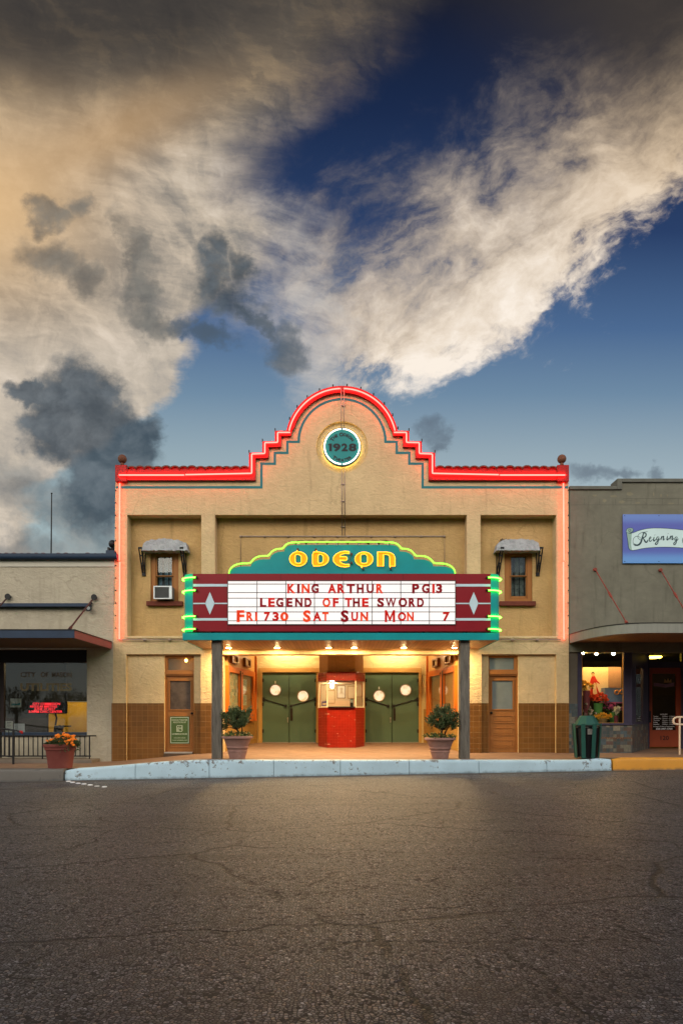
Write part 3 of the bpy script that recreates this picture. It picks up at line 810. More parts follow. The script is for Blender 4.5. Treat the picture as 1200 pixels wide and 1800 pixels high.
# set-back wall of the upper storey, with two window openings
def hole_rect(px0, py0, px1, py1, Y): return [(PX(px0, Y), PZ(py0, Y)), (PX(px1, Y), PZ(py0, Y)), (PX(px1, Y), PZ(py1, Y)), (PX(px0, Y), PZ(py1, Y))]
WL = (265, 969, 314, 1057); WR = (886, 969, 935, 1057)
x0, x1 = PX(215, F), PX(986, F); z0, z1 = PZ(1124, F), PZ(898, F)
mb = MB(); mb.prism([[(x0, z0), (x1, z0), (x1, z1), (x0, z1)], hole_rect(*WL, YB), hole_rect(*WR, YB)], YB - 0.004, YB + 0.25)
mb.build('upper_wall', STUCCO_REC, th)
# ledge under the upper panels
for a, b in ((222, 354), (844, 979)):
    MB().pbox(a, 1118.5, b, 1122.5, F - 0.05, 0.05 + 0.1).build('ledge', STUCCO, th, bevel=0.01)
# shallow lower recess panels with door openings
DL = (289.5, 1152.5, 341, 1345); DR = (858, 1152.5, 910, 1345)
for (a, b), D in (((216, 359), DL), ((840, 983), DR)):
    X0, X1 = PX(a, F), PX(b, F); Z0, Z1 = -0.2, PZ(1146, F)
    mb = MB(); mb.prism([[(X0, Z0), (X1, Z0), (X1, Z1), (X0, Z1)], hole_rect(*D, YR)], YR, YR + 0.38)
    mb.build('lower_wall', STUCCO, th, bevel=0.008)
# brown tile skirt, a shade proud of the plaster
def skirt(px0, px1, Y, py0=1236, d=0.022):
    mb = MB(); mb.box(PX(px0, Y), PX(px1, Y), Y - d, Y + 0.02, -0.2, PZ(py0, F))
    mb.build('tile_skirt', BROWNTILE, th)
skirt(196.8, 222.3, F); skirt(353, 391, F); skirt(809, 845.7, F); skirt(977, 998.8, F)
skirt(223.6, 289, YR); skirt(341.5, 353.4, YR); skirt(846, 857.5, YR); skirt(910.5, 976.2, YR)
# body of the building behind
mb = MB()
xl, xr = PX(204.5, F), PX(997.5, F)
mb.box(xl, xl + 0.3, F + 0.552, F + 20, -0.3, PZ(850, F))
mb.box(xr - 0.3, xr, F + 0.552, F + 20, -0.3, PZ(850, F))
mb.box(xl + 0.3, xr - 0.3, F + 0.9, F + 20, PZ(880, F), PZ(860, F))
mb.box(xl + 0.3, xr - 0.3, F + 19.7, F + 20, -0.3, PZ(880, F))
mb.build('rear_body', STUCCO, th)

# red cornice, stepping up to the round gable
half_in = [(203, 844), (449, 844), (449, 805), (472, 805), (472, 785.5), (494, 785.5), (494, 766), (511.5, 766), (513, 757)]
arc_in = arc(601, 778, 88, 166, 14, 40)
inner = half_in + arc_in[1:-1] + mirror(half_in)
band = sil + list(reversed(inner))
MB().pprism([band], F - 0.10, 0.62).build('cornice', REDBAND, th, bevel=0.012)
# corner blocks
for a, b in ((202.5, 223), (979, 999.5)):
    MB().pbox(a, 817, b, 846, F - 0.13, 0.16).build('corner_block', REDBAND, th, bevel=0.01)
# painted teal line that follows the cornice
def stroke_poly(pts, wd):
    """mitred outline of an open polyline, picture space"""
    lft, rgt = [], []
    n = len(pts)
    for i in range(n):
        p = Vector((*pts[i], 0))
        d1 = (p - Vector((*pts[i-1], 0))).normalized() if i > 0 else None
        d2 = (Vector((*pts[i+1], 0)) - p).normalized() if i < n-1 else None
        if d1 is None: d1 = d2
        if d2 is None: d2 = d1
        n1_ = Vector((-d1.y, d1.x, 0)); n2_ = Vector((-d2.y, d2.x, 0))
        mm = (n1_ + n2_).normalized(); k = 1 / max(0.4, mm.dot(n1_))
        q = mm * wd * 0.5 * k
        lft.append((p.x + q.x, p.y + q.y)); rgt.append((p.x - q.x, p.y - q.y))
    return lft + list(reversed(rgt))
line = [(204.5, 856.5), (459.5, 856.5), (459.5, 815), (483, 815), (483, 796), (505, 796), (505, 776.5), (525, 776.5)]
line = line + arc(601, 778, 76.5, 173, 7, 36) + mirror(line)
MB().pprism([stroke_poly(line, 4.2)], F - 0.005, 0.012).build('painted_stripe', TEALSTRIPE, th)
# barrel tiles along the shoulders of the parapet
def barrel_row(px0, px1, py, Y, n, depth, mat, parent, rz=0.55, name='roof_tiles', jitter=0.1, both=True):
    mb = MB(); Wd = (PX(px1, Y) - PX(px0, Y)) / n; x0 = PX(px0, Y); z = PZ(py, Y)
    for i in range(n):
        r = Wd * 0.52; cx = x0 + Wd * (i + 0.5) + random.uniform(-1, 1) * Wd * 0.06; zz_ = z + random.uniform(-1, 1) * r * jitter
        seg = 9; ti = random.uniform(-0.02, 0.02)
        o = [(cx + r*math.cos(PI*k/seg), zz_ + r*rz*2*math.sin(PI*k/seg)*0.5*1.0) for k in range(seg+1)]
        q = [(cx + (r-0.02)*math.cos(PI*k/seg), zz_ - 0.02 + (r-0.02)*rz*math.sin(PI*k/seg)) for k in range(seg+1)]
        m_ = seg + 1
        vs = [(x, Y, z_) for x, z_ in o] + [(x, Y, z_) for x, z_ in q] + [(x, Y + depth, z_ + 0.05 + ti) for x, z_ in o] + [(x, Y + depth, z_ + 0.05 + ti) for x, z_ in q]
        fs = []
        for k in range(seg):
            fs += [(k+1, k, m_+k, m_+k+1), (k, k+1, 2*m_+k+1, 2*m_+k), (m_+k+1, m_+k, 3*m_+k, 3*m_+k+1), (2*m_+k, 2*m_+k+1, 3*m_+k+1, 3*m_+k)]
        mb.add(vs, fs)
    return mb.build(name, mat, parent, smooth=50)
barrel_row(224, 437, 822.5, F - 0.16, 14, 0.7, TERRA, th)
barrel_row(765, 979, 822.5, F - 0.16, 14, 0.7, TERRA, th)
for px in (215, 987):
    mb = MB(); cx, cy, cz = PX(px, F), F + 0.02, PZ(806.5, F)
    mb.ball(cx, cy, cz, 0.125, 20); mb.lathe([(0.07, cz - 0.20), (0.05, cz - 0.14), (0.045, cz - 0.10)], cx, cy, 16)
    mb.build('ball_finial', TERRABALL, th, smooth=True)

# ---- red neon
NEONRED = glow_mat('red neon', (1.0, 0.023, 0.018), 28.0)
NEONPILLAR = glow_mat('orange red neon', (1.0, 0.050, 0.034), 12.0)
def P3(pts, Y): return [(PX(x, Y), Y, PZ(y, Y)) for x, y in pts]
YN = F - 0.19
def rnd_corners(pts, r=1.6):
    out = [pts[0]]
    for i in range(1, len(pts) - 1):
        p = Vector(pts[i]); a = (Vector(pts[i-1]) - p); b = (Vector(pts[i+1]) - p)
        ra = min(r, a.length * 0.45); rb = min(r, b.length * 0.45)
        A = p + a.normalized() * ra; B = p + b.normalized() * rb
        out += [tuple(A), tuple((A + B) * 0.25 + p * 0.5), tuple(B)]
    return out + [pts[-1]]
sh = 0.9915    # the tubes stand a little nearer than the wall
left_a = [(209.5, 835), (324, 835)]
left_b = rnd_corners([(326, 834.4), (442.5, 832), (442.5, 798), (465.5, 797), (465.5, 778), (488, 777.5), (488, 760), (510, 760)])
left_c = arc(601, 778, 95.2, 167, 92, 24)
def mir(p): return [(1202 - x, y) for x, y in p]
for p in (left_a, left_b, left_c):
    for q in (p, mir(p)):
        mb = MB(); mb.tube(P3(q, YN), 0.019, 8)
        mb.build('neon_tube', NEONRED, th, smooth=True)
for px, pxb in ((210.8, 209.8), (989.5, 991)):
    for ya, yb in ((849.5, 985), (987.5, 1124)):
        mb = MB(); Yn = F - 0.06
        mb.tube([(PX(px, Yn), Yn, PZ(ya, Yn)), (PX(px + (pxb-px)*0.6, Yn), Yn, PZ(yb, Yn))], 0.021, 8)
        mb.build('neon_tube', NEONPILLAR, th, smooth=True)
# stand-offs and little bolts along the outer edges
clips = []
mb = MB()
for px in (204, 998):
    for i in range(12):
        mb = MB(); clips.append(mb); z = PZ(862 + i * 22, F); mb.box(PX(px, F) - 0.013, PX(px, F) + 0.013, F - 0.03, F + 0.0, z - 0.013, z + 0.013)
for a in range(15, 170, 14):
    mb = MB(); clips.append(mb); x, y = 601 + 101.5*math.cos(R(a)), 778 - 101.5*math.sin(R(a)); mb.pbox(x - 1.1, y - 2.2, x + 1.1, y + 1.5, F - 0.08, 0.05)
for x, y in ((437.8, 793), (461.3, 773), (483.5, 754.5), (764, 793), (741, 773), (718.5, 754.5)):
    mb = MB(); clips.append(mb); mb.pbox(x - 0.8, y - 2, x + 0.8, y + 3, F - 0.08, 0.05)
for c_ in clips:
    if c_.v: c_.build('tube_clip', BLACK, th)
# conduits that feed the tubes
mb = MB(); r_ = 0.011
for px in (599.6, 604.4):
    mb.tube(P3([(px, 682), (px, 752)], F - 0.14), r_, 6)
    mb.tube(P3([(px + 1.0, 820), (px + 1.4, 905)], F - 0.02), r_, 6)
    mb.tube([(PX(px + 1.4, F - 0.02), F - 0.02, PZ(904, F)), (PX(px + 1.4, YB), YB - 0.03, PZ(916, YB)), (PX(px + 1.5, YB), YB - 0.03, PZ(941, YB))], r_, 6)
mb.tube(P3([(423, 1000), (423, 942.5), (781, 942.5), (781, 1000)], YB - 0.03), r_, 6)
for px in (423, 465, 506, 552, 593, 612, 652, 694, 740, 781): mb.pbox(px - 1.6, 941, px + 1.6, 944, YB - 0.05, 0.05)
for ys_ in (712, 850, 880, 925): mb.pbox(599, ys_, 606.5, ys_ + 1.5, F - 0.03 if ys_ < 905 else YB - 0.05, 0.03)
mb.tube(P3([(207, 1124.3), (322, 1124.8)], F - 0.07), 0.014, 6); mb.tube(P3([(879, 1124.3), (985, 1124.3)], F - 0.07), 0.014, 6)
for px in (254, 298, 900, 944): mb.pbox(px - 2, 1122.5, px + 2, 1126.5, F - 0.075, 0.07)
mb.build('conduit', CONDUIT, th, smooth=True)

# ---- the two upper windows
def sash_window(W, label=None, curtain=None):
    a, b, c, d = W
    Y = YB + 0.05
    win = MB(); win.pprism([[(a, b), (c, b), (c, d), (a, d)], [(a+9, b+8), (c-9, b+8), (c-9, d-5), (a+9, d-5)]], Y, 0.12)
    w_ = win.build('window', WOODPAINT, th, bevel=0.008)
    s1 = MB()
    s1.pprism([[(a+9.2, b+8), (c-9.2, b+8), (c-9.2, b+44), (a+9.2, b+44)], [(a+11.7, b+10), (c-11.7, b+10), (c-11.7, b+42.5), (a+11.7, b+42.5)]], Y + 0.03, 0.035)
    s1.build('upper_sash', WOODPAINT, w_, bevel=0.004)
    s2 = MB()
    s2.pprism([[(a+9.2, b+43), (c-9.2, b+43), (c-9.2, d-5), (a+9.2, d-5)], [(a+11.7, b+45.5), (c-11.7, b+45.5), (c-11.7, d-9), (a+11.7, d-9)]], Y + 0.07, 0.035)
    s2.build('lower_sash', WOODPAINT, w_, bevel=0.004)
    g = MB(); g.pbox(a+11, b+9, c-11, d-8, Y + 0.078, 0.004); g.build('pane', PANE, w_)
    cu = MB()
    X0, X1, Z0, Z1 = PX(a+8, Y), PX(c-8, Y), PZ(d-4, Y), PZ(b+6, Y); n = 24
    vs = []; 
    for i in range(n+1):
        x = X0 + (X1-X0)*i/n; y = Y + 0.20 + 0.008*math.sin(i*0.9) + 0.006*math.sin(i*2.1)
        vs += [(x, y, Z0), (x, y + 0.01*math.sin(i), Z1)]
    cu.add(vs, [(2*i, 2*i+2, 2*i+3, 2*i+1) for i in range(n)])
    cu.build('curtain', curtain, w_, smooth=True)
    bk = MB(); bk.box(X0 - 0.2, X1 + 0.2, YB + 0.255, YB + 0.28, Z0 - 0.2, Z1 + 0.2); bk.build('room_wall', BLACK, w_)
    sl = MB(); sl.pbox(a - 8, d - 0.5, c + 6.5, d + 7.5, YB - 0.13, 0.16); sl.build('sill', BRICKSILL, w_, bevel=0.012)
sash_window(WL, curtain=surf('blue white curtain', C4(0.10, 0.14, 0.17), 0.9, 0.35, 9))
sash_window(WR, curtain=surf('dim grey curtain', C4(0.10, 0.105, 0.095), 0.9, 0.8, 9))

def hood(px0, px1, brs, tuft, label):
    """rough plaster hood on two iron brackets"""
    Y = F + 0.03; n = 26
    top = []; bot = []
    random.seed(11 if px0 < 600 else 23)
    for i in range(n + 1):
        t = i / n; x = px0 + (px1 - px0) * t
        e = math.sin(PI * min(1, max(0, t))) ** 0.22
        top.append((x, 968 - 21 * e + random.uniform(-1.2, 1.2)))
        bot.append((x, 967.5 + random.uniform(-0.7, 0.7)))
    poly = top + list(reversed(bot))
    mb = MB(); mb.pprism([poly], Y, 0.345)
    h = mb.build('window_hood', PLASTERHOOD, th, bevel=0.02)
    for (fx, wx) in brs:
        m2 = MB(); r2 = 0.016
        A = (PX(fx, Y - 0.02), Y + 0.0, PZ(962.5, Y)); B = (PX(wx, YB), YB - 0.03, PZ(966, YB)); C_ = (PX(wx, YB), YB - 0.03, PZ(1009, YB))
        for s_ in (-0.035, 0.035):
            o = lambda p: (p[0] + s_, p[1], p[2])
            m2.tube([o(A), o(C_)], r2 * 1.2, 6); m2.tube([o(B), o(C_)], r2, 6); m2.tube([o(A), o(B)], r2, 6)
        for k in (0.3, 0.6):
            p = [A[j] + (C_[j] - A[j]) * k for j in range(3)]; m2.box(p[0] - 0.04, p[0] + 0.04, p[1] - 0.012, p[1] + 0.012, p[2] - 0.02, p[2] + 0.02)
        m2.box(A[0] - 0.05, A[0] + 0.05, A[1] - 0.015, A[1] + 0.03, A[2] - 0.03, A[2] + 0.015)
        m2.box(C_[0] - 0.05, C_[0] + 0.05, YB - 0.05, YB, C_[2] - 0.06, C_[2] + 0.04)
        m2.build('bracket', BLACK, h)
    if tuft:
        m3 = MB()
        for k in range(16):
            x = PX(883 + random.uniform(-4, 8), Y); y = Y + random.uniform(0.1, 0.3); z = PZ(948, Y)
            a = random.uniform(0, 6.28); l = random.uniform(0.06, 0.2)
            m3.tube([(x, y, z), (x + l*math.cos(a)*0.5, y + 0.05*math.sin(a), z + 0.05), (x + l*math.cos(a), y, z + random.uniform(0.01, 0.07))], 0.006, 4)
        m3.build('old_nest', surf('dry twigs', C4(0.16, 0.12, 0.08), 0.9, 0.4), h)
hood(249, 330, ((246, 253.5), (319, 325.5)), False, '')
hood(871, 949, ((882.5, 874), (951.5, 944)), True, '')

# ---- the two street doors
def street_door(D, leaf, glass_, trans, bar, panels, knob, lit):
    Yd = YR + 0.06
    a, b, c, d = D
    fr = MB()
    fr.pprism([[(a, b), (c, b), (c, d), (a, d)], [(trans[0], trans[1]), (trans[2], trans[1]), (trans[2], trans[3]), (trans[0], trans[3])],
               [(leaf[0], leaf[1]), (leaf[2], leaf[1]), (leaf[2], d - 1), (leaf[0], d - 1)]], Yd, 0.14)
    fr.pbox(bar[0], bar[1], bar[2], bar[3], Yd - 0.03, 0.035)
    f = fr.build('door_frame', WOODPAINT, th, bevel=0.006)
    g = MB(); g.pbox(trans[0] - 0.5, trans[1] - 0.5, trans[2] + 0.5, trans[3] + 0.5, Yd + 0.05, 0.006)
    if lit: g.build('transom_pane', glass('amber dusty glass', tint=(0.9, 0.8, 0.6), rough=0.1, dust=0.15), f)
    else: g.build('transom_pane', FROST, f)
    dl = MB(); Yl = Yd + 0.055
    dl.pprism([[(leaf[0] + 0.3, leaf[1]), (leaf[2] - 0.3, leaf[1]), (leaf[2] - 0.3, leaf[3]), (leaf[0] + 0.3, leaf[3])],
               [(glass_[0], glass_[1]), (glass_[2], glass_[1]), (glass_[2], glass_[3]), (glass_[0], glass_[3])]], Yl, 0.05)
    # glazing bead
    dl.pprism([[(glass_[0]-2.2, glass_[1]-2.2), (glass_[2]+2.2, glass_[1]-2.2), (glass_[2]+2.2, glass_[3]+2.2), (glass_[0]-2.2, glass_[3]+2.2)],
               [(glass_[0], glass_[1]), (glass_[2], glass_[1]), (glass_[2], glass_[3]), (glass_[0], glass_[3])]], Yl - 0.018, 0.02)
    for (p0, q0, p1, q1) in panels:
        dl.pprism([[(p0, q0), (p1, q0), (p1, q1), (p0, q1)], [(p0+1.6, q0+1.6), (p1-1.6, q0+1.6), (p1-1.6, q1-1.6), (p0+1.6, q1-1.6)]], Yl - 0.016, 0.018)
        dl.pbox(p0+3.4, q0+3.4, p1-3.4, q1-3.4, Yl - 0.011, 0.013)
    door = dl.build('street_door', WOODPAINT, th, bevel=0.004)
    gp = MB(); gp.pbox(glass_[0]-0.5, glass_[1]-0.5, glass_[2]+0.5, glass_[3]+0.5, Yl + 0.02, 0.006)
    gp.build('door_pane', surf('glass with painted brown reflection', C4(0.10, 0.075, 0.06), 0.22, 0.35, 5, bump=0.3, bs=70, bdist=0.004) if lit else FROST, door)  # left pane: a brown reflection is painted as the surface colour
    kn = MB(); kx, kz = PX(knob[0], Yl), PZ(knob[1], Yl)
    kn.disc_y(kx, kz, 0.028, Yl - 0.035, Yl, 16); kn.ball(kx, Yl - 0.055, kz, 0.035, 14); kn.build('door_knob', BLACK, door, smooth=True)
    bx = MB(); bx.box(PX(a, Yd), PX(c, Yd), Yd + 0.5, Yd + 0.52, -0.1, PZ(b, Yd) + 0.1); bx.build('passage_wall', surf('passage plaster', C4(0.42, 0.30, 0.16), 0.9, 0.1), f)
    th_ = MB(); th_.box(PX(a + 1, Yd), PX(c - 1, Yd), YR - 0.06, Yd + 0.1, PZ(leaf[3] + 2.5, Yd), PZ(leaf[3] - 0.3, Yd)); th_.build('threshold', STEEL, f, bevel=0.006)
    if lit:
        st = MB(); st.box(PX(a + 0.5, Yd), PX(c - 1, Yd), YR - 0.10, Yd + 0.1, -0.1, PZ(leaf[3] + 3, Yd)); st.build('door_step', surf('worn step wood', C4(0.07, 0.045, 0.03), 0.8, 0.3, 6, bump=0.5), f, bevel=0.01)
        lb = MB(); lb.ball(PX(324.5, Yd), Yd + 0.2, PZ(1160, Yd), 0.042, 14); lb.build('lamp_bulb', glow_mat('amber bulb', (1.0, 0.62, 0.2), 55.0), f, smooth=True)
street_door(DL, (292, 1188, 340, 1322), (299, 1197, 335, 1247), (294.5, 1156.5, 340, 1178), (289.8, 1181, 340.6, 1185.5),
            [(297, 1257.5, 337, 1272), (297, 1278, 337, 1293), (297, 1298.5, 337, 1313.5)], (338, 1254), True)
street_door(DR, (860, 1188, 908, 1324), (864.5, 1196.5, 900.5, 1246.5), (859.5, 1156, 903, 1177), (858.3, 1179.5, 909.5, 1185.5),
            [(862.5, 1257.5, 903, 1271.5), (862.5, 1279, 903, 1293), (862.5, 1300.5, 903, 1314.5)], (862.5, 1253), False)

# ---- the open lobby
CZ = 3.80
bw = MB()
dl_, dr_ = (461, 1182, 555.5, 1309), (641.5, 1182, 735.5, 1309)
X0, X1 = -3.6, 3.6
bw.prism([[(X0, 0.1), (X1, 0.1), (X1, CZ), (X0, CZ)], hole_rect(dl_[0], dl_[1], dl_[2], 1322, L), hole_rect(dr_[0], dr_[1], dr_[2], 1322, L)], L, L + 0.2)
bw.build('lobby_wall', LOBBYWALL, th)
mb = MB(); mb.box(-3.7, 3.7, F + 0.47, L + 0.2, CZ, CZ + 0.1); mb.build('lobby_ceiling', LOBBYWALL, th)
for s in (-1, 1):
    p0, p1 = (s * 3.42, F + 0.47), (s * 2.945, L)
    mb = MB(); mb.extr_z([p0, p1, (s * 3.75, L), (s * 3.75, F + 0.47)], 0.1, CZ - 0.002); mb.build('lobby_side_wall', LOBBYWALL, th)
    mb = MB(); mb.extr_z([(p0[0] - s * 0.02, p0[1]), (p1[0] - s * 0.02, p1[1]), (p1[0] + s*0.1, p1[1]), (p0[0] + s*0.1, p0[1])], 0.1, 1.72); mb.build('tile_skirt', BROWNTILE if False else tiles('ochre wall tile', C4(0.36, 0.20, 0.05), C4(0.42, 0.26, 0.09), 0.155, 0.06, 0.45), th)
for s, (a, b) in ((-1, (447, 453)), (1, (744, 751))):
    mb = MB(); mb.box(PX(a - 4 if s < 0 else a, L), PX(b if s < 0 else b + 4, L), L - 0.022, L + 0.05, 0.1, 1.72); mb.build('tile_skirt', MATS['ochre wall tile'], th)
def door_pair(D, ports, plate_px, label):
    a, b, c, d = D; Y = L
    tr = MB()
    tr.pprism([[(a-8, b-8), (c+4, b-8), (c+4, d), (a-8, d)] if a < 600 else [(a-4, b-8), (c+8, b-8), (c+8, d), (a-4, d)], [(a, b), (c, b), (c, d + 8), (a, d + 8)]] if False else
              [[(a-7, b-8), (c+5, b-8), (c+5, 1320), (c, 1320), (c, b), (a, b), (a, 1320), (a-7, 1320)]], Y - 0.03, 0.06)
    fr = tr.build('entrance_frame', LOBBYTRIM, th, bevel=0.008)
    m = (a + c) / 2
    for i, (x0_, x1_) in enumerate(((a + 0.3, m - 0.5), (m + 0.5, c - 0.3))):
        px, py = ports[i]; Yd = Y + 0.02
        lf = MB(); lf.pprism([[(x0_, b + 0.5), (x1_, b + 0.5), (x1_, d - 3), (x0_, d - 3)], arc(px, py, 9.6, 0, 360, 32)[:-1]], Yd, 0.05)
        door = lf.build('entrance_door', GREENDOOR, th, bevel=0.004)
        rm = MB(); cx, cz = PX(px, Yd), PZ(py, Yd); k = Yd / 1200
        ring = [(cx + 10.6*k*math.cos(2*PI*j/32), cz + 10.6*k*math.sin(2*PI*j/32)) for j in range(32)]
        rin = [(cx + 9.0*k*math.cos(2*PI*j/32), cz + 9.0*k*math.sin(2*PI*j/32)) for j in range(32)]
        rm.prism([ring, rin], Yd - 0.012, Yd + 0.005); rm.build('porthole_rim', surf('aged brass rim', C4(0.35, 0.24, 0.11), 0.4, 0.2, metal=0.5), door)
        pg = MB(); pg.disc_y(cx, cz, 9.8*k, Yd + 0.02, Yd + 0.026, 32); pg.build('porthole_pane', PORT, door)
        out_x = x0_ + 1.8 if i == 0 else x1_ - 1.8; in_x = x1_ - 5.5 if i == 0 else x0_ + 2.5
        bar = MB(); Yb_ = Yd - 0.09
        bar.tube(P3([(out_x, 1229), (in_x, 1241)], Yb_), 0.022, 8)
        bar.pbox(out_x - 2, 1226, out_x + 2, 1232.5, Yb_ - 0.02, 0.11); bar.pbox(in_x - 1.8, 1238.5, in_x + 1.8, 1243.5, Yb_ - 0.02, 0.11)
        bar.build('push_bar', BLACK, door, smooth=40)
        for hy in (1193, 1235, 1282):
            hx = x0_ - 0.6 if i == 0 else x1_ - 2.4
            hg = MB(); hg.pbox(hx, hy, hx + 3.0, hy + 6, Yd - 0.035, 0.035); hg.build('hinge', BLACK, door, bevel=0.004)
        ks = MB(); ks.pbox(x0_ + 0.6, d - 4.6, x1_ - 0.6, d - 2.8, Yd - 0.008, 0.01); ks.build('kick_strip', STEEL, door)
        if (i == 1):
            pl = MB(); pl.pbox(plate_px - 2, 1245, plate_px + 2.5, 1267, Yd - 0.012, 0.013); pl.pbox(plate_px - 0.6, 1254, plate_px + 1, 1259, Yd - 0.03, 0.02); pl.build('lock_plate', DARKMETAL, door, bevel=0.003)
        else:
            hd = MB(); hd.pbox(x1_ - 3, 1261, x1_ - 0.8, 1264, Yd - 0.04, 0.04); hd.pbox(x1_ - 2.6, 1264, x1_ - 1.2, 1270, Yd - 0.04, 0.014); hd.build('pull_handle', STEEL, door, bevel=0.003)
    hk = MB(); px, py = ports[0] if a < 600 else ports[0]; hk.pbox(px - 1, py - 16, px + 0.8, py - 11.5, L + 0.01, 0.012); hk.build('number_tag', WHITE, fr)
def port_mat():
    m = bpy.data.materials.new('lit porthole glass'); m.use_nodes = True
    t = NT(m.node_tree); b = t.n['Principled BSDF']
    tcn = t.new('ShaderNodeTexCoord'); nz, _ = t.noise(E(t, tcn.outputs['Object']), 6.0, 3, 0.6)
    c = t.ramp(nz, [(0.35, C4(0.80, 0.50, 0.20)), (0.5, C4(1.0, 0.80, 0.50)), (0.7, C4(1.0, 0.88, 0.62))])
    t.put(b.inputs['Emission Color'], c); b.inputs['Emission Strength'].default_value = 0.95
    b.inputs['Base Color'].default_value = (0.3, 0.28, 0.2, 1); b.inputs['Roughness'].default_value = 0.1
    return m
PORT = port_mat()
door_pair(dl_, ((484, 1213), (532.5, 1223.5)), 512, 'left')
door_pair(dr_, ((666, 1223), (712.5, 1213)), 692.5, 'right')
mb = MB(); mb.box(-3.4, 3.4, L + 0.6, L + 0.62, 0, CZ); mb.build('foyer_wall', BLACK, th)
# fluorescent battens tucked up behind the lintel
LOBBYLAMP = glow_mat('warm lobby tube', (1.0, 0.75, 0.42), 140.0)
for xa, xb in ((-2.55, -1.0), (1.0, 2.55)):
    mb = MB(); mb.tube([(xa, L - 0.40, CZ - 0.10), (xb, L - 0.40, CZ - 0.10)], 0.022, 8)
    mb.build('lobby_lamp', LOBBYLAMP, th, smooth=True)
    mb = MB(); mb.box(xa - 0.05, xb + 0.05, L - 0.46, L - 0.34, CZ - 0.05, CZ - 0.002); mb.build('lamp_batten', WHITE, th)

# ================================================================== marquee and canopy
M = 17.03
SOF = 3.385
mq = thing('marquee', 'theater marquee with white letter board, maroon ends and yellow neon name over the entrance', 'marquee', (0, M, SOF))
xl, xr = PX(321, M), PX(877, M)
# canopy
SOFFITWOOD = planks('orange brown soffit boards', C4(0.40, 0.18, 0.055), 0.105, 0.45, 0.14)
mb = MB(); mb.box(xl + 0.03, xr - 0.03, M + 0.03, F - 0.002, SOF, SOF + 0.05); mb.build('soffit', SOFFITWOOD, mq)
mb = MB(); mb.box(xl, xr, M, M + 0.03, SOF - 0.012, PZ(1112.5, M)); mb.build('fascia', TEAL, mq, bevel=0.006)
for s, x in ((-1, xl), (1, xr)):
    mb = MB(); mb.box(x, x - s * 0.03, M + 0.031, F - 0.002, SOF - 0.012, PZ(1112.5, M)); mb.build('side_fascia', TEAL, mq, bevel=0.006)
mb = MB(); mb.box(xl + 0.031, xr - 0.031, M + 0.031, F - 0.002, SOF + 0.12, PZ(1113.5, M)); mb.build('canopy_deck', DARKMETAL, mq)
# trim strip where the soffit meets the wall
mb = MB(); mb.box(xl + 0.35, xr - 0.35, F - 0.05, F - 0.003, SOF - 0.045, SOF - 0.001); mb.build('soffit_trim', surf('soffit trim paint', C4(0.30, 0.16, 0.05), 0.5), mq)
CAN = glow_mat('warm canopy lamp', (1.0, 0.68, 0.31), 2900.0)
for px in (402, 487, 577.5, 622.5, 709, 798):
    Yl = 18.95; cx = PX(px, Yl); r = 0.062
    mb = MB(); mb.lathe([(r + 0.03, SOF - 0.012), (r + 0.035, SOF - 0.002)], cx, Yl, 24); lm = mb.build('ceiling_lamp', WHITE, mq, smooth=40)
    mb = MB(); mb.lathe([(0.004, SOF - 0.0165), (r * 0.6, SOF - 0.0163), (r, SOF - 0.0125)], cx, Yl, 24, caps=False); mb.build('lamp_lens', CAN, lm, smooth=True)
# sign box
zt, zb = PZ(1008.5, M), PZ(1110, M)
BX0, BX1 = PX(339, M), PX(862, M)
mb = MB(); mb.box(BX0, BX1, M + 0.005, M + 0.52, zb, zt)
# raised panel seams
sb = mb.build('sign_box', MAROON, mq, bevel=0.004)
sm = MB()
for px in (401, 493, 601, 708, 800): sm.pbox(px - 0.25, 1009, px + 0.25, 1020.5, M + 0.002, 0.004)
for px in (401, 800): sm.pbox(px - 0.3, 1098.5, px + 0.3, 1109.5, M + 0.002, 0.004)
sm.build('panel_seam', surf('dark seam', C4(0.07, 0.004, 0.006), 0.5), sb)
brk = MB()
for px in (345, 372, 420, 512, 600, 668, 745, 820): brk.box(PX(px, M) - 0.03, PX(px, M) + 0.03, M + 0.1, M + 0.4, PZ(1114, M), zb - 0.001)
brk.build('box_feet', BLACK, sb)
# stripes and diamonds on the two maroon ends
for a, b, c in ((339.6, 400.2, 369), (800.6, 861.6, 832)):
    mb = MB()
    mb.pbox(a, 1026.5, b, 1031, M - 0.002, 0.004); mb.pbox(a, 1086.5, b, 1090.8, M - 0.002, 0.004)
    mb.pbox(a, 1059.6, c - 7.2, 1061.8, M - 0.002, 0.004); mb.pbox(c + 7.2, 1059.6, b, 1061.8, M - 0.002, 0.004)
    mb.build('painted_stripe', PALEBLUE, sb)
    mb = MB(); mb.pprism([[(c, 1040.5), (c + 8.3, 1060.5), (c, 1080.5), (c - 8.3, 1060.5)]], M - 0.002, 0.004); mb.build('painted_diamond', PALEBLUE, sb)
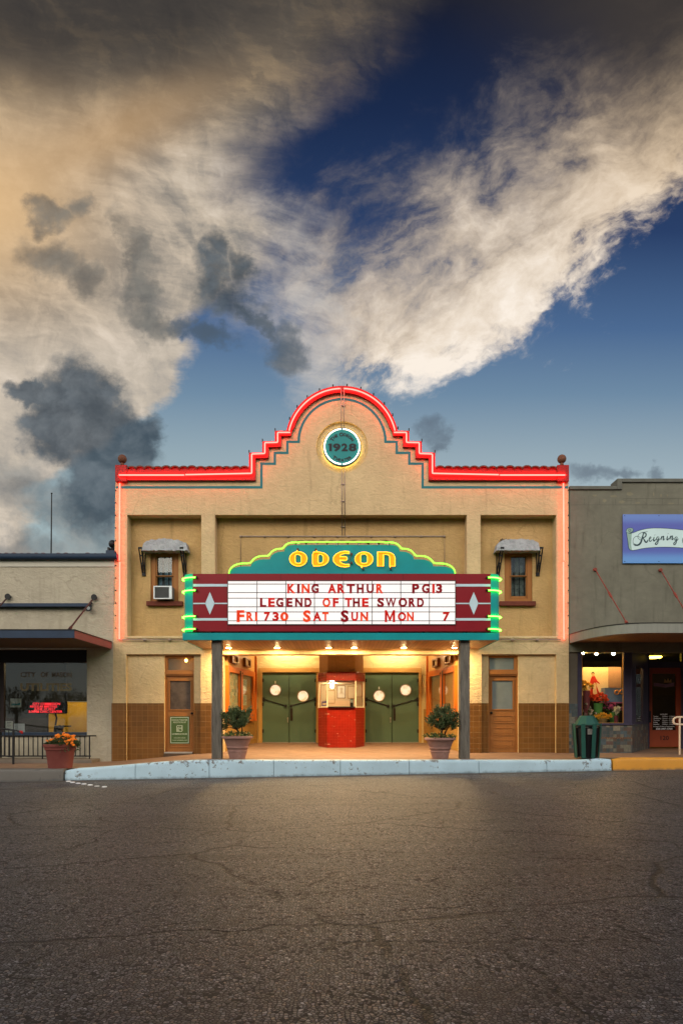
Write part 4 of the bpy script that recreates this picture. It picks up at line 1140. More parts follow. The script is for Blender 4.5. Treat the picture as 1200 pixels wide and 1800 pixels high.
# half-round teal columns with lime neon rings
LIME = glow_mat('lime neon', (0.09, 1.0, 0.03), 15.0)
for s, bx in ((-1, BX0), (1, BX1)):
    r = 0.258; cy = M + 0.2625
    poly = [(bx + s * r * math.sin(PI * i / 20) * 1.0 - s * 0.0, cy - r * math.cos(PI * i / 20)) for i in range(21)]
    mb = MB(); mb.extr_z(poly, zb + 0.004 - 0.02, zt)
    col = mb.build('end_column', TEAL, mq, smooth=40)
    for py, tilt in ((1015.5, 1.0), (1038, 1.0), (1083.5, -0.4), (1106, -0.2)):
        z = PZ(py, M); R2 = r + 0.048
        pts = [(bx - s * 0.10, cy - R2, z)]
        pts += [(bx + s * R2 * math.sin(PI * i / 16), cy - R2 * math.cos(PI * i / 16), z - 0.01 * (i / 16) * tilt) for i in range(17)]
        mb = MB(); mb.tube(pts, 0.015, 8); mb.build('neon_ring', LIME, col, smooth=True)
        mb = MB(); mb.box(bx - s * 0.10 - 0.02, bx - s * 0.10 + 0.02, M - 0.07, M + 0.003, z - 0.02, z + 0.02); mb.build('ring_socket', BLACK, col)

# letter board
def board_mat():
    m = bpy.data.materials.new('backlit white acrylic'); m.use_nodes = True
    t = NT(m.node_tree); b = t.n['Principled BSDF']
    tcn = t.new('ShaderNodeTexCoord'); P_ = E(t, tcn.outputs['Object'])
    sp = t.new('ShaderNodeSeparateXYZ'); t.put(sp.inputs[0], P_)
    na, _ = t.noise(P_, 0.9, 4, 0.6); nb, _ = t.noise(P_, 5.0, 6, 0.65)
    # fluorescent tubes behind: faint lengthwise banding
    z = E(t, sp.outputs[2]); tube = t.m('SINE', z * 13.0)
    k = 0.93 + (na - 0.5) * 0.35 + tube * 0.035 - t.sstep(0.55, 0.75, nb) * 0.06
    t.put(b.inputs['Emission Color'], t.mix(1.0, C4(1.0, 0.93, 0.89), t.vec(k, k, k), 'MULTIPLY'))
    b.inputs['Emission Strength'].default_value = 0.86
    b.inputs['Base Color'].default_value = (0.35, 0.35, 0.35, 1); b.inputs['Roughness'].default_value = 0.25
    return m
mb = MB(); mb.pbox(400.8, 1021.3, 799.6, 1097.2, M - 0.012, 0.016)
lb = mb.build('letter_board', board_mat(), mq)
RAIL = surf('dark letter rail', C4(0.05, 0.045, 0.04), 0.4, metal=0.3)
for py in (1026.6, 1041.6, 1051.4, 1066.6, 1075.6, 1091.2):
    mb = MB(); mb.pbox(401.2, py - 0.6, 799.2, py + 0.6, M - 0.020, 0.008); mb.build('letter_rail', RAIL, lb)
for px in (451.8, 502.3, 552.6, 603.3, 653.8, 704, 754.3):
    mb = MB(); mb.pbox(px - 0.6, 1021.8, px + 0.6, 1096.8, M - 0.017, 0.005); mb.build('panel_joint', RAIL, lb)
fr = MB(); fr.pprism([[(399.8, 1020.2), (800.6, 1020.2), (800.6, 1098.2), (399.8, 1098.2)], [(401, 1021.5), (799.4, 1021.5), (799.4, 1097), (401, 1097)]], M - 0.022, 0.026)
fr.build('board_frame', RAIL, lb)
def letter_mat(name, a, b_, s):
    m = bpy.data.materials.new(name); m.use_nodes = True
    t = NT(m.node_tree); b = t.n['Principled BSDF']
    tcn = t.new('ShaderNodeTexCoord'); na, _ = t.noise(E(t, tcn.outputs['Object']), 3.2, 4, 0.6)
    c = t.mix(t.sstep(0.35, 0.65, na), a, b_)
    t.put(b.inputs['Emission Color'], c); b.inputs['Emission Strength'].default_value = s
    t.put(b.inputs['Base Color'], t.mix(0.6, c, C4(0, 0, 0))); b.inputs['Roughness'].default_value = 0.3; b.inputs['Specular IOR Level'].default_value = 0.1
    return m
LM = [letter_mat('bright red acrylic', C4(0.62, 0.014, 0.006), C4(0.42, 0.008, 0.006), 0.8),
      letter_mat('deep red acrylic', C4(0.26, 0.003, 0.006), C4(0.17, 0.002, 0.006), 0.75),
      letter_mat('orange red acrylic', C4(0.80, 0.07, 0.012), C4(0.55, 0.014, 0.008), 0.85)]
rows = [(1026.2, 1042.8, [('K', 505, 519, 2), ('I', 522.3, 526.5, 1), ('N', 530, 544, 2), ('G', 547, 560, 1), ('A', 576, 590.7, 0), ('R', 592.8, 606, 0), ('T', 609, 623.5, 1), ('H', 626.9, 638.9, 1),
                          ('U', 644, 656.5, 1), ('R', 661, 673, 2), ('P', 724, 736.5, 1), ('G', 741, 754.7, 1), ('1', 759.3, 763.5, 0), ('3', 766, 776.7, 1)]),
        (1050.8, 1067.0, [('L', 457, 468, 1), ('E', 471.5, 483, 0), ('G', 485.3, 498, 1), ('E', 503.3, 514, 1), ('N', 518.7, 531.5, 1), ('D', 535.2, 547.6, 1), ('O', 566.7, 580.5, 2), ('F', 584.8, 594.9, 0),
                          ('T', 605.9, 618.7, 0), ('H', 620, 632, 1), ('E', 636, 647.5, 0), ('S', 662.7, 674.7, 1), ('W', 677.6, 696, 1), ('O', 700, 715.2, 1), ('R', 718, 730, 1), ('D', 732.8, 744.6, 1)]),
        (1076.0, 1091.4, [('F', 416, 429.5, 2), ('R', 433.2, 445.3, 2), ('I', 448.4, 452.2, 2), ('7', 464, 474.8, 0), ('3', 479, 490, 0), ('0', 492.5, 506.8, 2), ('S', 532.5, 546, 2), ('A', 550, 564.5, 0), ('T', 566.2, 577.3, 2),
                          ('S', 598.7, 612.6, 1), ('U', 617.2, 629, 0), ('N', 633.3, 646.7, 2), ('M', 676, 694, 0), ('O', 698.7, 713.4, 0), ('N', 714.9, 726.8, 2), ('7', 778, 790, 0)])]
for py0, py1, ls in rows:
    for k, (ch, a, b, mi) in enumerate(ls):
        q0, q1 = py0, py1
        if py0 == 1076.0 and ch in 'FSM': q0, q1 = py0 - 3.4, py1 + 2.0
        bold = 0.022 if ch in 'I1MW' else 0.042
        vs, fs, gx0, gx1, gy0, gy1 = glyph(ch, bold)
        Yl = M - 0.034
        X0, X1, Z0, Z1 = PX(a, Yl), PX(b, Yl), PZ(q1, Yl), PZ(q0, Yl)
        if ch == 'R' and mi == 2 and a > 650: pass
        mb = MB()
        if ch == 'M':
            mp_ = lambda u_, v_: (X0 + u_ * (X1 - X0), Z0 + v_ * (Z1 - Z0))
            mb.prism([[mp_(*p) for p in ((0, 0), (0.22, 0), (0.22, 0.60), (0.44, 0.12), (0.56, 0.12), (0.78, 0.60), (0.78, 0), (1, 0), (1, 1), (0.80, 1), (0.5, 0.40), (0.20, 1), (0, 1))]], Yl, Yl + 0.010)
            mb.build('letter', LM[mi], lb); continue
        put_glyph(mb, ch, lambda u_, v_: (X0 + (u_ - gx0) / (gx1 - gx0) * (X1 - X0), Z0 + (v_ - gy0) / (gy1 - gy0) * (Z1 - Z0)), Yl, 0.010, bold)
        mb.build('letter', LM[mi], lb)

# teal name board
half = [(402.2, 1008.6)] + [(403, 1005)] + [(406, 1001.5), (411, 998.3), (418, 996.2), (427, 995.3), (441, 995.3), (441, 993.2)] + \
       [(443.5, 989.5), (448, 986.3), (455, 983.8), (463, 983), (475, 982.8), (475, 980)] + [(477.5, 976), (482, 972.6), (489, 970), (496, 969.4), (500, 969.2), (500, 966.5)] + \
       [(502, 962.5), (505.5, 959.7), (511, 958), (518, 957.6)]
brd = half + mirror(half)
YT = M + 0.10
mb = MB(); mb.pprism([brd], YT, 0.16)
nb_ = mb.build('name_board', TEAL, mq, bevel=0.004)
GY = glow_mat('yellow green neon', (0.22, 1.0, 0.04), 2.8)
tube_half = [(402.5, 1007.8), (404, 1001.5), (408.5, 996), (415.5, 992.2), (424, 990.4), (439.5, 990.2), (442.5, 986.5), (447.5, 981.3), (454.5, 978), (463, 977.2), (472, 977), (474.8, 973.2), (479, 968.3), (485.5, 965.3), (491, 964.6), (496.8, 964.4), (499.5, 960.8), (503.5, 956.7), (509.5, 954), (516, 953.4), (527, 953.5)]
def smooth_pts(p, n=2):
    for _ in range(n):
        q = [p[0]]
        for i in range(len(p) - 1):
            a, b = p[i], p[i+1]
            q += [(a[0]*0.75 + b[0]*0.25, a[1]*0.75 + b[1]*0.25), (a[0]*0.25 + b[0]*0.75, a[1]*0.25 + b[1]*0.75)]
        p = q + [p[-1]]
    return p
for p in (smooth_pts(tube_half, 1), mir(smooth_pts(tube_half, 1)), [(525, 952.6), (676, 952.6)]):
    mb = MB(); mb.tube(P3(p, YT - 0.04), 0.0165, 8); mb.build('neon_tube', GY, nb_, smooth=True)
st = MB()
for px in (524, 556, 592, 630, 662, 682): st.pbox(px - 0.4, 953, px + 0.4, 958.5, YT - 0.035, 0.02)
st.build('tube_supports', STEEL, nb_)
# row of small roof tiles on the top of the name board
mb = MB()
random.seed(5)
z = PZ(955.0, YT)
n = 9
for i in range(n):
    cx = PX(519 + (685 - 519) * (i + 0.5) / n, YT); r = (PX(685, YT) - PX(519, YT)) / n * 0.54; zz_ = z + random.uniform(-0.008, 0.008)
    seg = 10
    o = [(cx + r*math.cos(PI*k/seg), zz_ + 0.085*math.sin(PI*k/seg)) for k in range(seg+1)]
    q = [(cx + (r-0.02)*math.cos(PI*k/seg), zz_ - 0.022 + 0.078*math.sin(PI*k/seg)) for k in range(seg+1)]
    m_ = seg + 1; y0_, y1_ = YT + 0.0, YT + 0.36
    vs = [(x, y0_, h) for x, h in o] + [(x, y0_, h) for x, h in q] + [(x, y1_, h + 0.03) for x, h in o]
    fs = []
    for k in range(seg): fs += [(k+1, k, m_+k, m_+k+1), (k, k+1, 2*m_+k+1, 2*m_+k)]
    mb.add(vs, fs)
mb.build('roof_tiles', surf('warm roof tile', C4(0.26, 0.095, 0.06), 0.75, 0.3, 6, bump=0.3), nb_, smooth=50)

# the five name letters: yellow faces outlined by tubes
def cp(pts): return [(480 + x / 5.0, 930 + y / 5.0) for x, y in pts]
def ell(cx, cy, rx, ry, n=36, a0=0, a1=360):
    return [(cx + rx*math.cos(R(a0 + (a1-a0)*i/n)), cy - ry*math.sin(R(a0 + (a1-a0)*i/n))) for i in range(n if abs(a1-a0) == 360 else n+1)]
def chk(p, n=1): 
    for _ in range(n):
        q = []
        for i in range(len(p)):
            a, b = p[i], p[(i+1) % len(p)]
            q += [(a[0]*0.8 + b[0]*0.2, a[1]*0.8 + b[1]*0.2), (a[0]*0.2 + b[0]*0.8, a[1]*0.2 + b[1]*0.8)]
        p = q
    return p
Olet = [ell(221, 262, 76, 63)], chk([(193, 222), (226, 222), (248, 238), (248, 300), (208, 302), (193, 292)])
Dlet = [chk([(346, 201), (400, 201), (450, 212), (482, 240), (487, 264), (480, 290), (450, 315), (400, 325), (346, 325)])], chk([(394, 222), (424, 222), (440, 238), (440, 286), (424, 301), (394, 301)])
Elet = [[(668, 199), (630, 194), (590, 201), (555, 219), (533, 243), (527, 264), (533, 288), (555, 312), (590, 328), (630, 333), (668, 327), (668, 311), (632, 311), (604, 303), (588, 288), (584, 275), (638, 275), (648, 268), (648, 250), (638, 243), (584, 243), (590, 228), (606, 219), (632, 213), (668, 214)]], None
Qlet = [ell(797, 264, 78, 62)], chk([(768, 226), (784, 219), (812, 219), (828, 236), (828, 292), (816, 302), (768, 302)])
Nlet = [[(917, 201), (990, 201), (1030, 208), (1058, 226), (1069, 254), (1069, 325), (1024, 325), (1024, 256), (1020, 236), (1006, 223), (968, 223), (968, 325), (917, 325)]], None
FACE = surf('yellow letter paint', C4(0.9, 0.47, 0.002), 0.5, 0.08)
YEL = glow_mat('yellow neon', (1.0, 0.40, 0.012), 2.3)
YF = YT - 0.022
for outer_, hole_ in (Olet, Dlet, Elet, Qlet, Nlet):
    loops = [cp(outer_[0])] + ([cp(hole_)] if hole_ else [])
    mb = MB(); mb.pprism(loops, YF, 0.020); mb.build('sign_letter', FACE, nb_)
    for lp in loops:
        mb = MB(); mb.tube(P3(lp, YF - 0.045), 0.0105, 6, closed=True); mb.build('neon_tube', YEL, nb_, smooth=True)
ec = MB()
for x, y in ((217, 181), (376, 184), (687, 222), (687, 299), (790, 350), (1032, 349)):
    px, py = 480 + x/5, 930 + y/5
    ec.disc_y(PX(px, YF), PZ(py, YF), 0.028, YF - 0.06, YF + 0.02, 12)
ec.tube(P3([(480 + 687/5, 930 + 222/5), (480 + 665/5, 930 + 296/5)], YF - 0.05), 0.010, 6)
ec.build('electrode', surf('scorched porcelain', C4(0.10, 0.045, 0.025), 0.5, 0.3), nb_)
mb = MB()
for (x0_, y0_), (x1_, y1_) in (((215, 183), (204, 200)), ((376, 184), (390, 203)), ((770, 326), (790, 348)), ((1025, 325), (1032, 347))):
    mb.tube(P3([(480 + x0_/5, 930 + y0_/5), (480 + x1_/5, 930 + y1_/5)], YF - 0.045), 0.0125, 6)
mb.build('neon_tube', YEL, nb_, smooth=True)

# the two timber posts that carry the canopy
for px0, px1, lbl in ((372, 389.3, 'weathered grey timber marquee post beside the case with papers'),
                      (808, 825.3, 'weathered grey timber marquee post beside the empty display case')):
    Yp = M + 0.13; x0, x1 = PX(px0, Yp), PX(px1, Yp); zf = walk_z((x0+x1)/2, Yp)
    mb = MB(); n = 9; w_ = x1 - x0
    rings = []
    random.seed(int(px0))
    for i in range(n + 1):
        z = zf - 0.03 + (SOF - 0.002 - zf + 0.03) * i / n; j = lambda: random.uniform(-0.004, 0.004)
        rings += [(x0 + j(), Yp + j(), z), (x1 + j(), Yp + j(), z), (x1 + j(), Yp + w_ + j(), z), (x0 + j(), Yp + w_ + j(), z)]
    fs = [(4*i+k, 4*i+(k+1) % 4, 4*(i+1)+(k+1) % 4, 4*(i+1)+k) for i in range(n) for k in range(4)] + [(3, 2, 1, 0), (4*n, 4*n+1, 4*n+2, 4*n+3)]
    mb.add(rings, fs)
    tag(mb.build('timber_post', OLDWOOD, org=((x0+x1)/2, Yp + w_/2, zf), bevel=0.012), lbl, 'post', 'timber posts under the marquee')

# ================================================================== round gable sign
ms = thing('round_sign', 'round teal date sign ringed with white neon on the gable', 'sign', (PX(601, F), F + 0.02, PZ(786, F)))
YM = F - 0.075
cx, cz = PX(601, YM), PZ(786, YM); k = YM / 1200
mb = MB(); mb.disc_y(cx, cz, 33*k, YM, YM + 0.05, 64); disc = mb.build('sign_disc', surf('teal enamel', C4(0.003, 0.19, 0.19), 0.35, 0.06), ms, smooth=40)
rim = MB(); ro = [(cx + 33.6*k*math.cos(2*PI*j/64), cz + 33.6*k*math.sin(2*PI*j/64)) for j in range(64)]; ri = [(cx + 32.6*k*math.cos(2*PI*j/64), cz + 32.6*k*math.sin(2*PI*j/64)) for j in range(64)]
rim.prism([ro, ri], YM - 0.02, YM + 0.06); rim.build('rim', DARKMETAL, ms)
WN = glow_mat('white neon', (1.0, 0.93, 0.75), 3.6)
for a0, a1 in ((93, 267), (-87, 87)):
    mb = MB(); mb.tube([(cx + 30.7*k*math.cos(R(a0 + (a1-a0)*i/40)), YM - 0.05, cz + 30.7*k*math.sin(R(a0 + (a1-a0)*i/40))) for i in range(41)], 0.016, 8)
    mb.build('neon_tube', WN, ms, smooth=True)
# the hidden halo tube behind the disc that washes the recess
mb = MB(); mb.tube([(cx + 31.5*k*math.cos(2*PI*i/48), F + 0.035, cz + 31.5*k*math.sin(2*PI*i/48)) for i in range(48)], 0.014, 6, closed=True)
mb.build('halo_tube', glow_mat('amber halo neon', (1.0, 0.72, 0.22), 14.0), ms, smooth=True)
INK = surf('dark sign ink', C4(0.012, 0.014, 0.018), 0.5)
def arc_text(s, rad, centre_deg, h, gap, top=True, big=()):
    """letters set round the disc; centre_deg measured from straight up, clockwise"""
    ws = []
    for i, ch in enumerate(s):
        if ch == ' ': ws.append(h * 0.42); continue
        hh = h * (1.28 if i in big else 1)
        _, _, a, b, _, c = glyph(ch, 0.02); ws.append((b - a) * hh / 0.73)
    tot = sum(ws) + gap * (len(s) - 1)
    pos_ = -tot / 2; mb = MB()
    for i, ch in enumerate(s):
        if ch != ' ':
            hh = h * (1.28 if i in big else 1)
            _, _, a, b, c, d = glyph(ch, 0.02); sc = hh / 0.73
            th_ = (pos_ + ws[i] / 2) / rad
            ang = R(centre_deg) + th_ if top else R(centre_deg) - th_
            def mp(u_, v_, ang=ang, a=a, b=b, sc=sc, hh=hh):
                lx = (u_ - (a + b) / 2) * sc; ly = v_ * sc - (hh / 2)
                if top: rr = rad + ly; t_ = ang + lx / rad * 1.0; return (cx + math.sin(ang) * (rad + ly) + math.cos(ang) * lx, cz + math.cos(ang) * (rad + ly) - math.sin(ang) * lx)
                else: return (cx + math.sin(ang) * (rad - ly) - math.cos(ang) * lx, cz + math.cos(ang) * (rad - ly) + math.sin(ang) * lx)
            put_glyph(mb, ch, mp, YM - 0.004, 0.003, 0.055)
        pos_ += ws[i] + gap
    return mb
arc_text('THE ODEON', 22.4*k, 0, 5.0*k, 0.9*k, True, (0, 4)).build('sign_text', INK, ms)
arc_text('THEATER', 22.9*k, 180, 5.0*k, 0.9*k, False, (0,)).build('sign_text', INK, ms)
mb = MB()
for ch, a, b in (('9', 584.8, 598.5), ('2', 600, 611), ('8', 612.5, 626.5)):
    word(mb, ch, a, b, 779.5, 793.2, YM - 0.004, 0.003, 0.05)
mb.pprism([[(575.2, 782.6), (578.6, 779.6), (583.2, 779.6), (583.2, 793.2), (578.3, 793.2), (578.3, 782.2)]], YM - 0.004, 0.003)
mb.build('sign_text', INK, ms)

# ================================================================== ticket booth
YBo = 21.0
bo = thing('ticket_booth', 'red tiled ticket booth with lit window between the green doors', 'ticket booth', (0, 22, walk_z(0, 21)))
def booth_plan(e=0.0):
    return [(-0.735 - e, L - 0.003), (-0.735 - e, 21.58), (-0.44 - e*0.5, YBo - e), (0.44 + e*0.5, YBo - e), (0.72 + e, 21.58), (0.72 + e, L - 0.003)]
cz0, cz1, cz2, cz3 = 0.3, 1.745, 2.575, 2.84
mb = MB(); mb.extr_z(booth_plan(), cz0, cz1); mb.build('booth_base', REDTILE, bo, bevel=0.004)
hp = booth_plan(0.012)
mb = MB(); mb.extr_z(hp, cz2, cz3); mb.build('booth_header', surf_header if False else REDTILE, bo, bevel=0.004)
mb = MB(); mb.extr_z([(-0.70, L - 0.004), (-0.70, 21.62), (-0.42, 21.12), (0.42, 21.12), (0.69, 21.62), (0.69, L - 0.004)], cz3 + 0.001, CZ - 0.003)
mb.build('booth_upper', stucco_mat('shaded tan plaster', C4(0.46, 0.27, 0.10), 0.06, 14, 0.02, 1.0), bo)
# corner mullions, sill and head of the glazing
IV = surf('ivory trim', C4(0.62, 0.56, 0.42), 0.5, 0.06)
mb = MB()
for x, y in ((-0.715, 21.60), (0.70, 21.60), (-0.435, YBo + 0.035), (0.435, YBo + 0.035)): mb.box(x - 0.018, x + 0.018, y - 0.018, y + 0.018, cz1, cz2 - 0.001)
for s, xo in ((-1, -0.735), (1, 0.72)):
    a, b = Vector((xo, 21.58)), Vector((s*0.44, YBo)); d = (b - a).normalized(); nrm = Vector((d.y, -d.x)) * (1 if s < 0 else -1)
    q = [a + nrm*0.012, b + nrm*0.012, b - nrm*0.06, a - nrm*0.06]
    mb.extr_z([tuple(v) for v in q], cz1 + 0.001, cz1 + 0.03)
mb.build('window_frame', IV, bo)
mb = MB(); mb.box(-0.42, 0.42, YBo - 0.11, YBo + 0.25, cz1 + 0.004, cz1 + 0.030); mb.build('counter', BLACK, bo, bevel=0.006)
mb = MB()
mb.quadz([(-0.43, YBo + 0.03, cz1 + 0.22), (0.43, YBo + 0.03, cz1 + 0.22), (0.43, YBo + 0.03, cz2), (-0.43, YBo + 0.03, cz2)])
for s, xo in ((-1, -0.72), (1, 0.705)): mb.quadz([(xo, 21.59, cz1 + 0.03), (s*0.435, YBo + 0.03, cz1 + 0.03), (s*0.435, YBo + 0.03, cz2), (xo, 21.59, cz2)])
mb.build('booth_pane', PANE, bo)
CREAMW = surf('cream booth plaster', C4(0.72, 0.60, 0.40), 0.8, 0.05)
mb = MB(); mb.box(-0.72, 0.70, L - 0.06, L - 0.02, cz1, cz2); mb.build('inner_wall', CREAMW, bo)
WOODIN = surf('inner booth wood', C4(0.36, 0.17, 0.07), 0.5, 0.12, 5, stretch=(4, 4, 0.4))
for s, xo in ((-1, -0.72), (1, 0.705)):
    mb = MB(); mb.box(xo, xo - s*0.02, 21.66, L - 0.065, cz1, cz2); mb.build('inner_side', WOODIN, bo)
mb = MB(); mb.box(-0.70, 0.68, 21.7, L - 0.07, cz2 - 0.025, cz2 - 0.002); mb.build('inner_ceiling', CREAMW, bo)
def pic(px0, py0, px1, py1, art, fcol, Y=L - 0.085):
    mb = MB(); mb.pprism([[(px0, py0), (px1, py0), (px1, py1), (px0, py1)], [(px0+1, py0+1), (px1-1, py0+1), (px1-1, py1-1), (px0+1, py1-1)]], Y, 0.022)
    f = mb.build('framed_picture', fcol, bo)
    mb = MB(); mb.pbox(px0+0.9, py0+0.9, px1-0.9, py1-0.9, Y + 0.010, 0.010); mb.build('picture_sheet', art, f)
    return f
WALNUT = surf('walnut frame', C4(0.16, 0.075, 0.03), 0.4)
sheet = surf('white print', C4(0.85, 0.82, 0.74), 0.4, 0.06)
sheet2 = surf('aged print', C4(0.62, 0.50, 0.32), 0.5, 0.35, 6)
pic(592.3, 1205, 607, 1227.5, sheet, WALNUT); pic(573, 1213.5, 588.5, 1236.5, surf('parchment print', C4(0.74, 0.62, 0.42), 0.5, 0.10, 4), surf('light oak frame', C4(0.45, 0.26, 0.10), 0.5)); pic(610.5, 1206, 624, 1228, surf('cream print', C4(0.78, 0.68, 0.48), 0.5, 0.1), MATS['light oak frame'])
# a faint figure printed on the middle picture
mb = MB(); mb.pprism([arc(600, 1211, 2.6, 0, 360, 16)[:-1]], L - 0.079, 0.003); mb.pprism([[(598.6, 1213), (601.4, 1213), (602.6, 1219), (597.2, 1219)]], L - 0.079, 0.003); mb.pbox(594, 1219.6, 605.5, 1220.2, L - 0.079, 0.003)
mb.build('printed_tree', surf('pale ink', C4(0.62, 0.55, 0.42), 0.6), bo)
mb = MB(); mb.ball(PX(583.5, 22.2), 22.2, PZ(1206, 22.2), 0.055, 14, 1.3); mb.build('lamp_globe', glow_mat('booth lamp', (1.0, 0.80, 0.48), 260.0), bo, smooth=True)
mb = MB(); mb.lathe([(0.03, PZ(1202.5, 22.2)), (0.04, PZ(1201, 22.2)), (0.012, PZ(1198.5, 22.2)), (0.012, cz2)], PX(583.5, 22.2), 22.2, 12); mb.build('lamp_fitting', MATS['aged brass rim'], bo, smooth=True)
# till and card reader standing on the counter
tl = thing('card_terminal', 'dark card terminal standing on the ticket booth counter', 'card terminal', (PX(618, 21.3), 21.3, cz1 + 0.03))
mb = MB(); mb.pbox(615, 1228, 621, 1244, 21.3, 0.08); mb.build('terminal_body', DARKMETAL, tl, bevel=0.01)
mb = MB(); mb.pbox(615.6, 1229.5, 620.4, 1235, 21.294, 0.004); mb.build('terminal_screen', surf('pale lcd', C4(0.25, 0.27, 0.25), 0.3), tl)
mb = MB(); mb.box(PX(615, 21.3), PX(621, 21.3), 21.25, 21.34, cz1 + 0.031, cz1 + 0.05); mb.build('terminal_foot', BLACK, tl)
# notices taped inside the slanted side panes
def facet_pt(s, t, off=0.0):
    a, b = Vector(((-0.72 if s < 0 else 0.705), 21.60)), Vector((s*0.435, YBo + 0.04)); p = a + (b - a) * t; d = (b - a).normalized(); n_ = Vector((d.y, -d.x)) * (1 if s < 0 else -1)
    return p + n_ * off
def facet_card(s, t0, t1, z0, z1, off=-0.012, thick=0.004):
    mb = MB(); q = [facet_pt(s, t0, off), facet_pt(s, t1, off), facet_pt(s, t1, off - thick), facet_pt(s, t0, off - thick)]
    mb.extr_z([tuple(v) for v in q], z0, z1); return mb
n_ = facet_card(-1, 0.32, 0.95, cz1 + 0.055, cz1 + 0.20).build('notice_card', surf('purple card', C4(0.055, 0.04, 0.26), 0.5, 0.1), org=(-0.55, 21.3, cz1 + 0.05))
tag(n_, 'small purple and cream card in the left slanted pane of the ticket booth', 'card')
c2 = facet_card(-1, 0.42, 0.85, cz1 + 0.085, cz1 + 0.145, -0.010, 0.001).build('printed_patch', surf('orange cream print', C4(0.75, 0.55, 0.35), 0.5, 0.2, 20), n_)
n_ = facet_card(1, 0.08, 0.95, cz1 + 0.04, cz1 + 0.36).build('notice_sheet', surf('grey printed notice', C4(0.35, 0.24, 0.17), 0.6, 0.8, 60), org=(0.55, 21.3, cz1 + 0.04))
tag(n_, 'grey printed notice sheet in the right slanted pane of the ticket booth', 'notice')

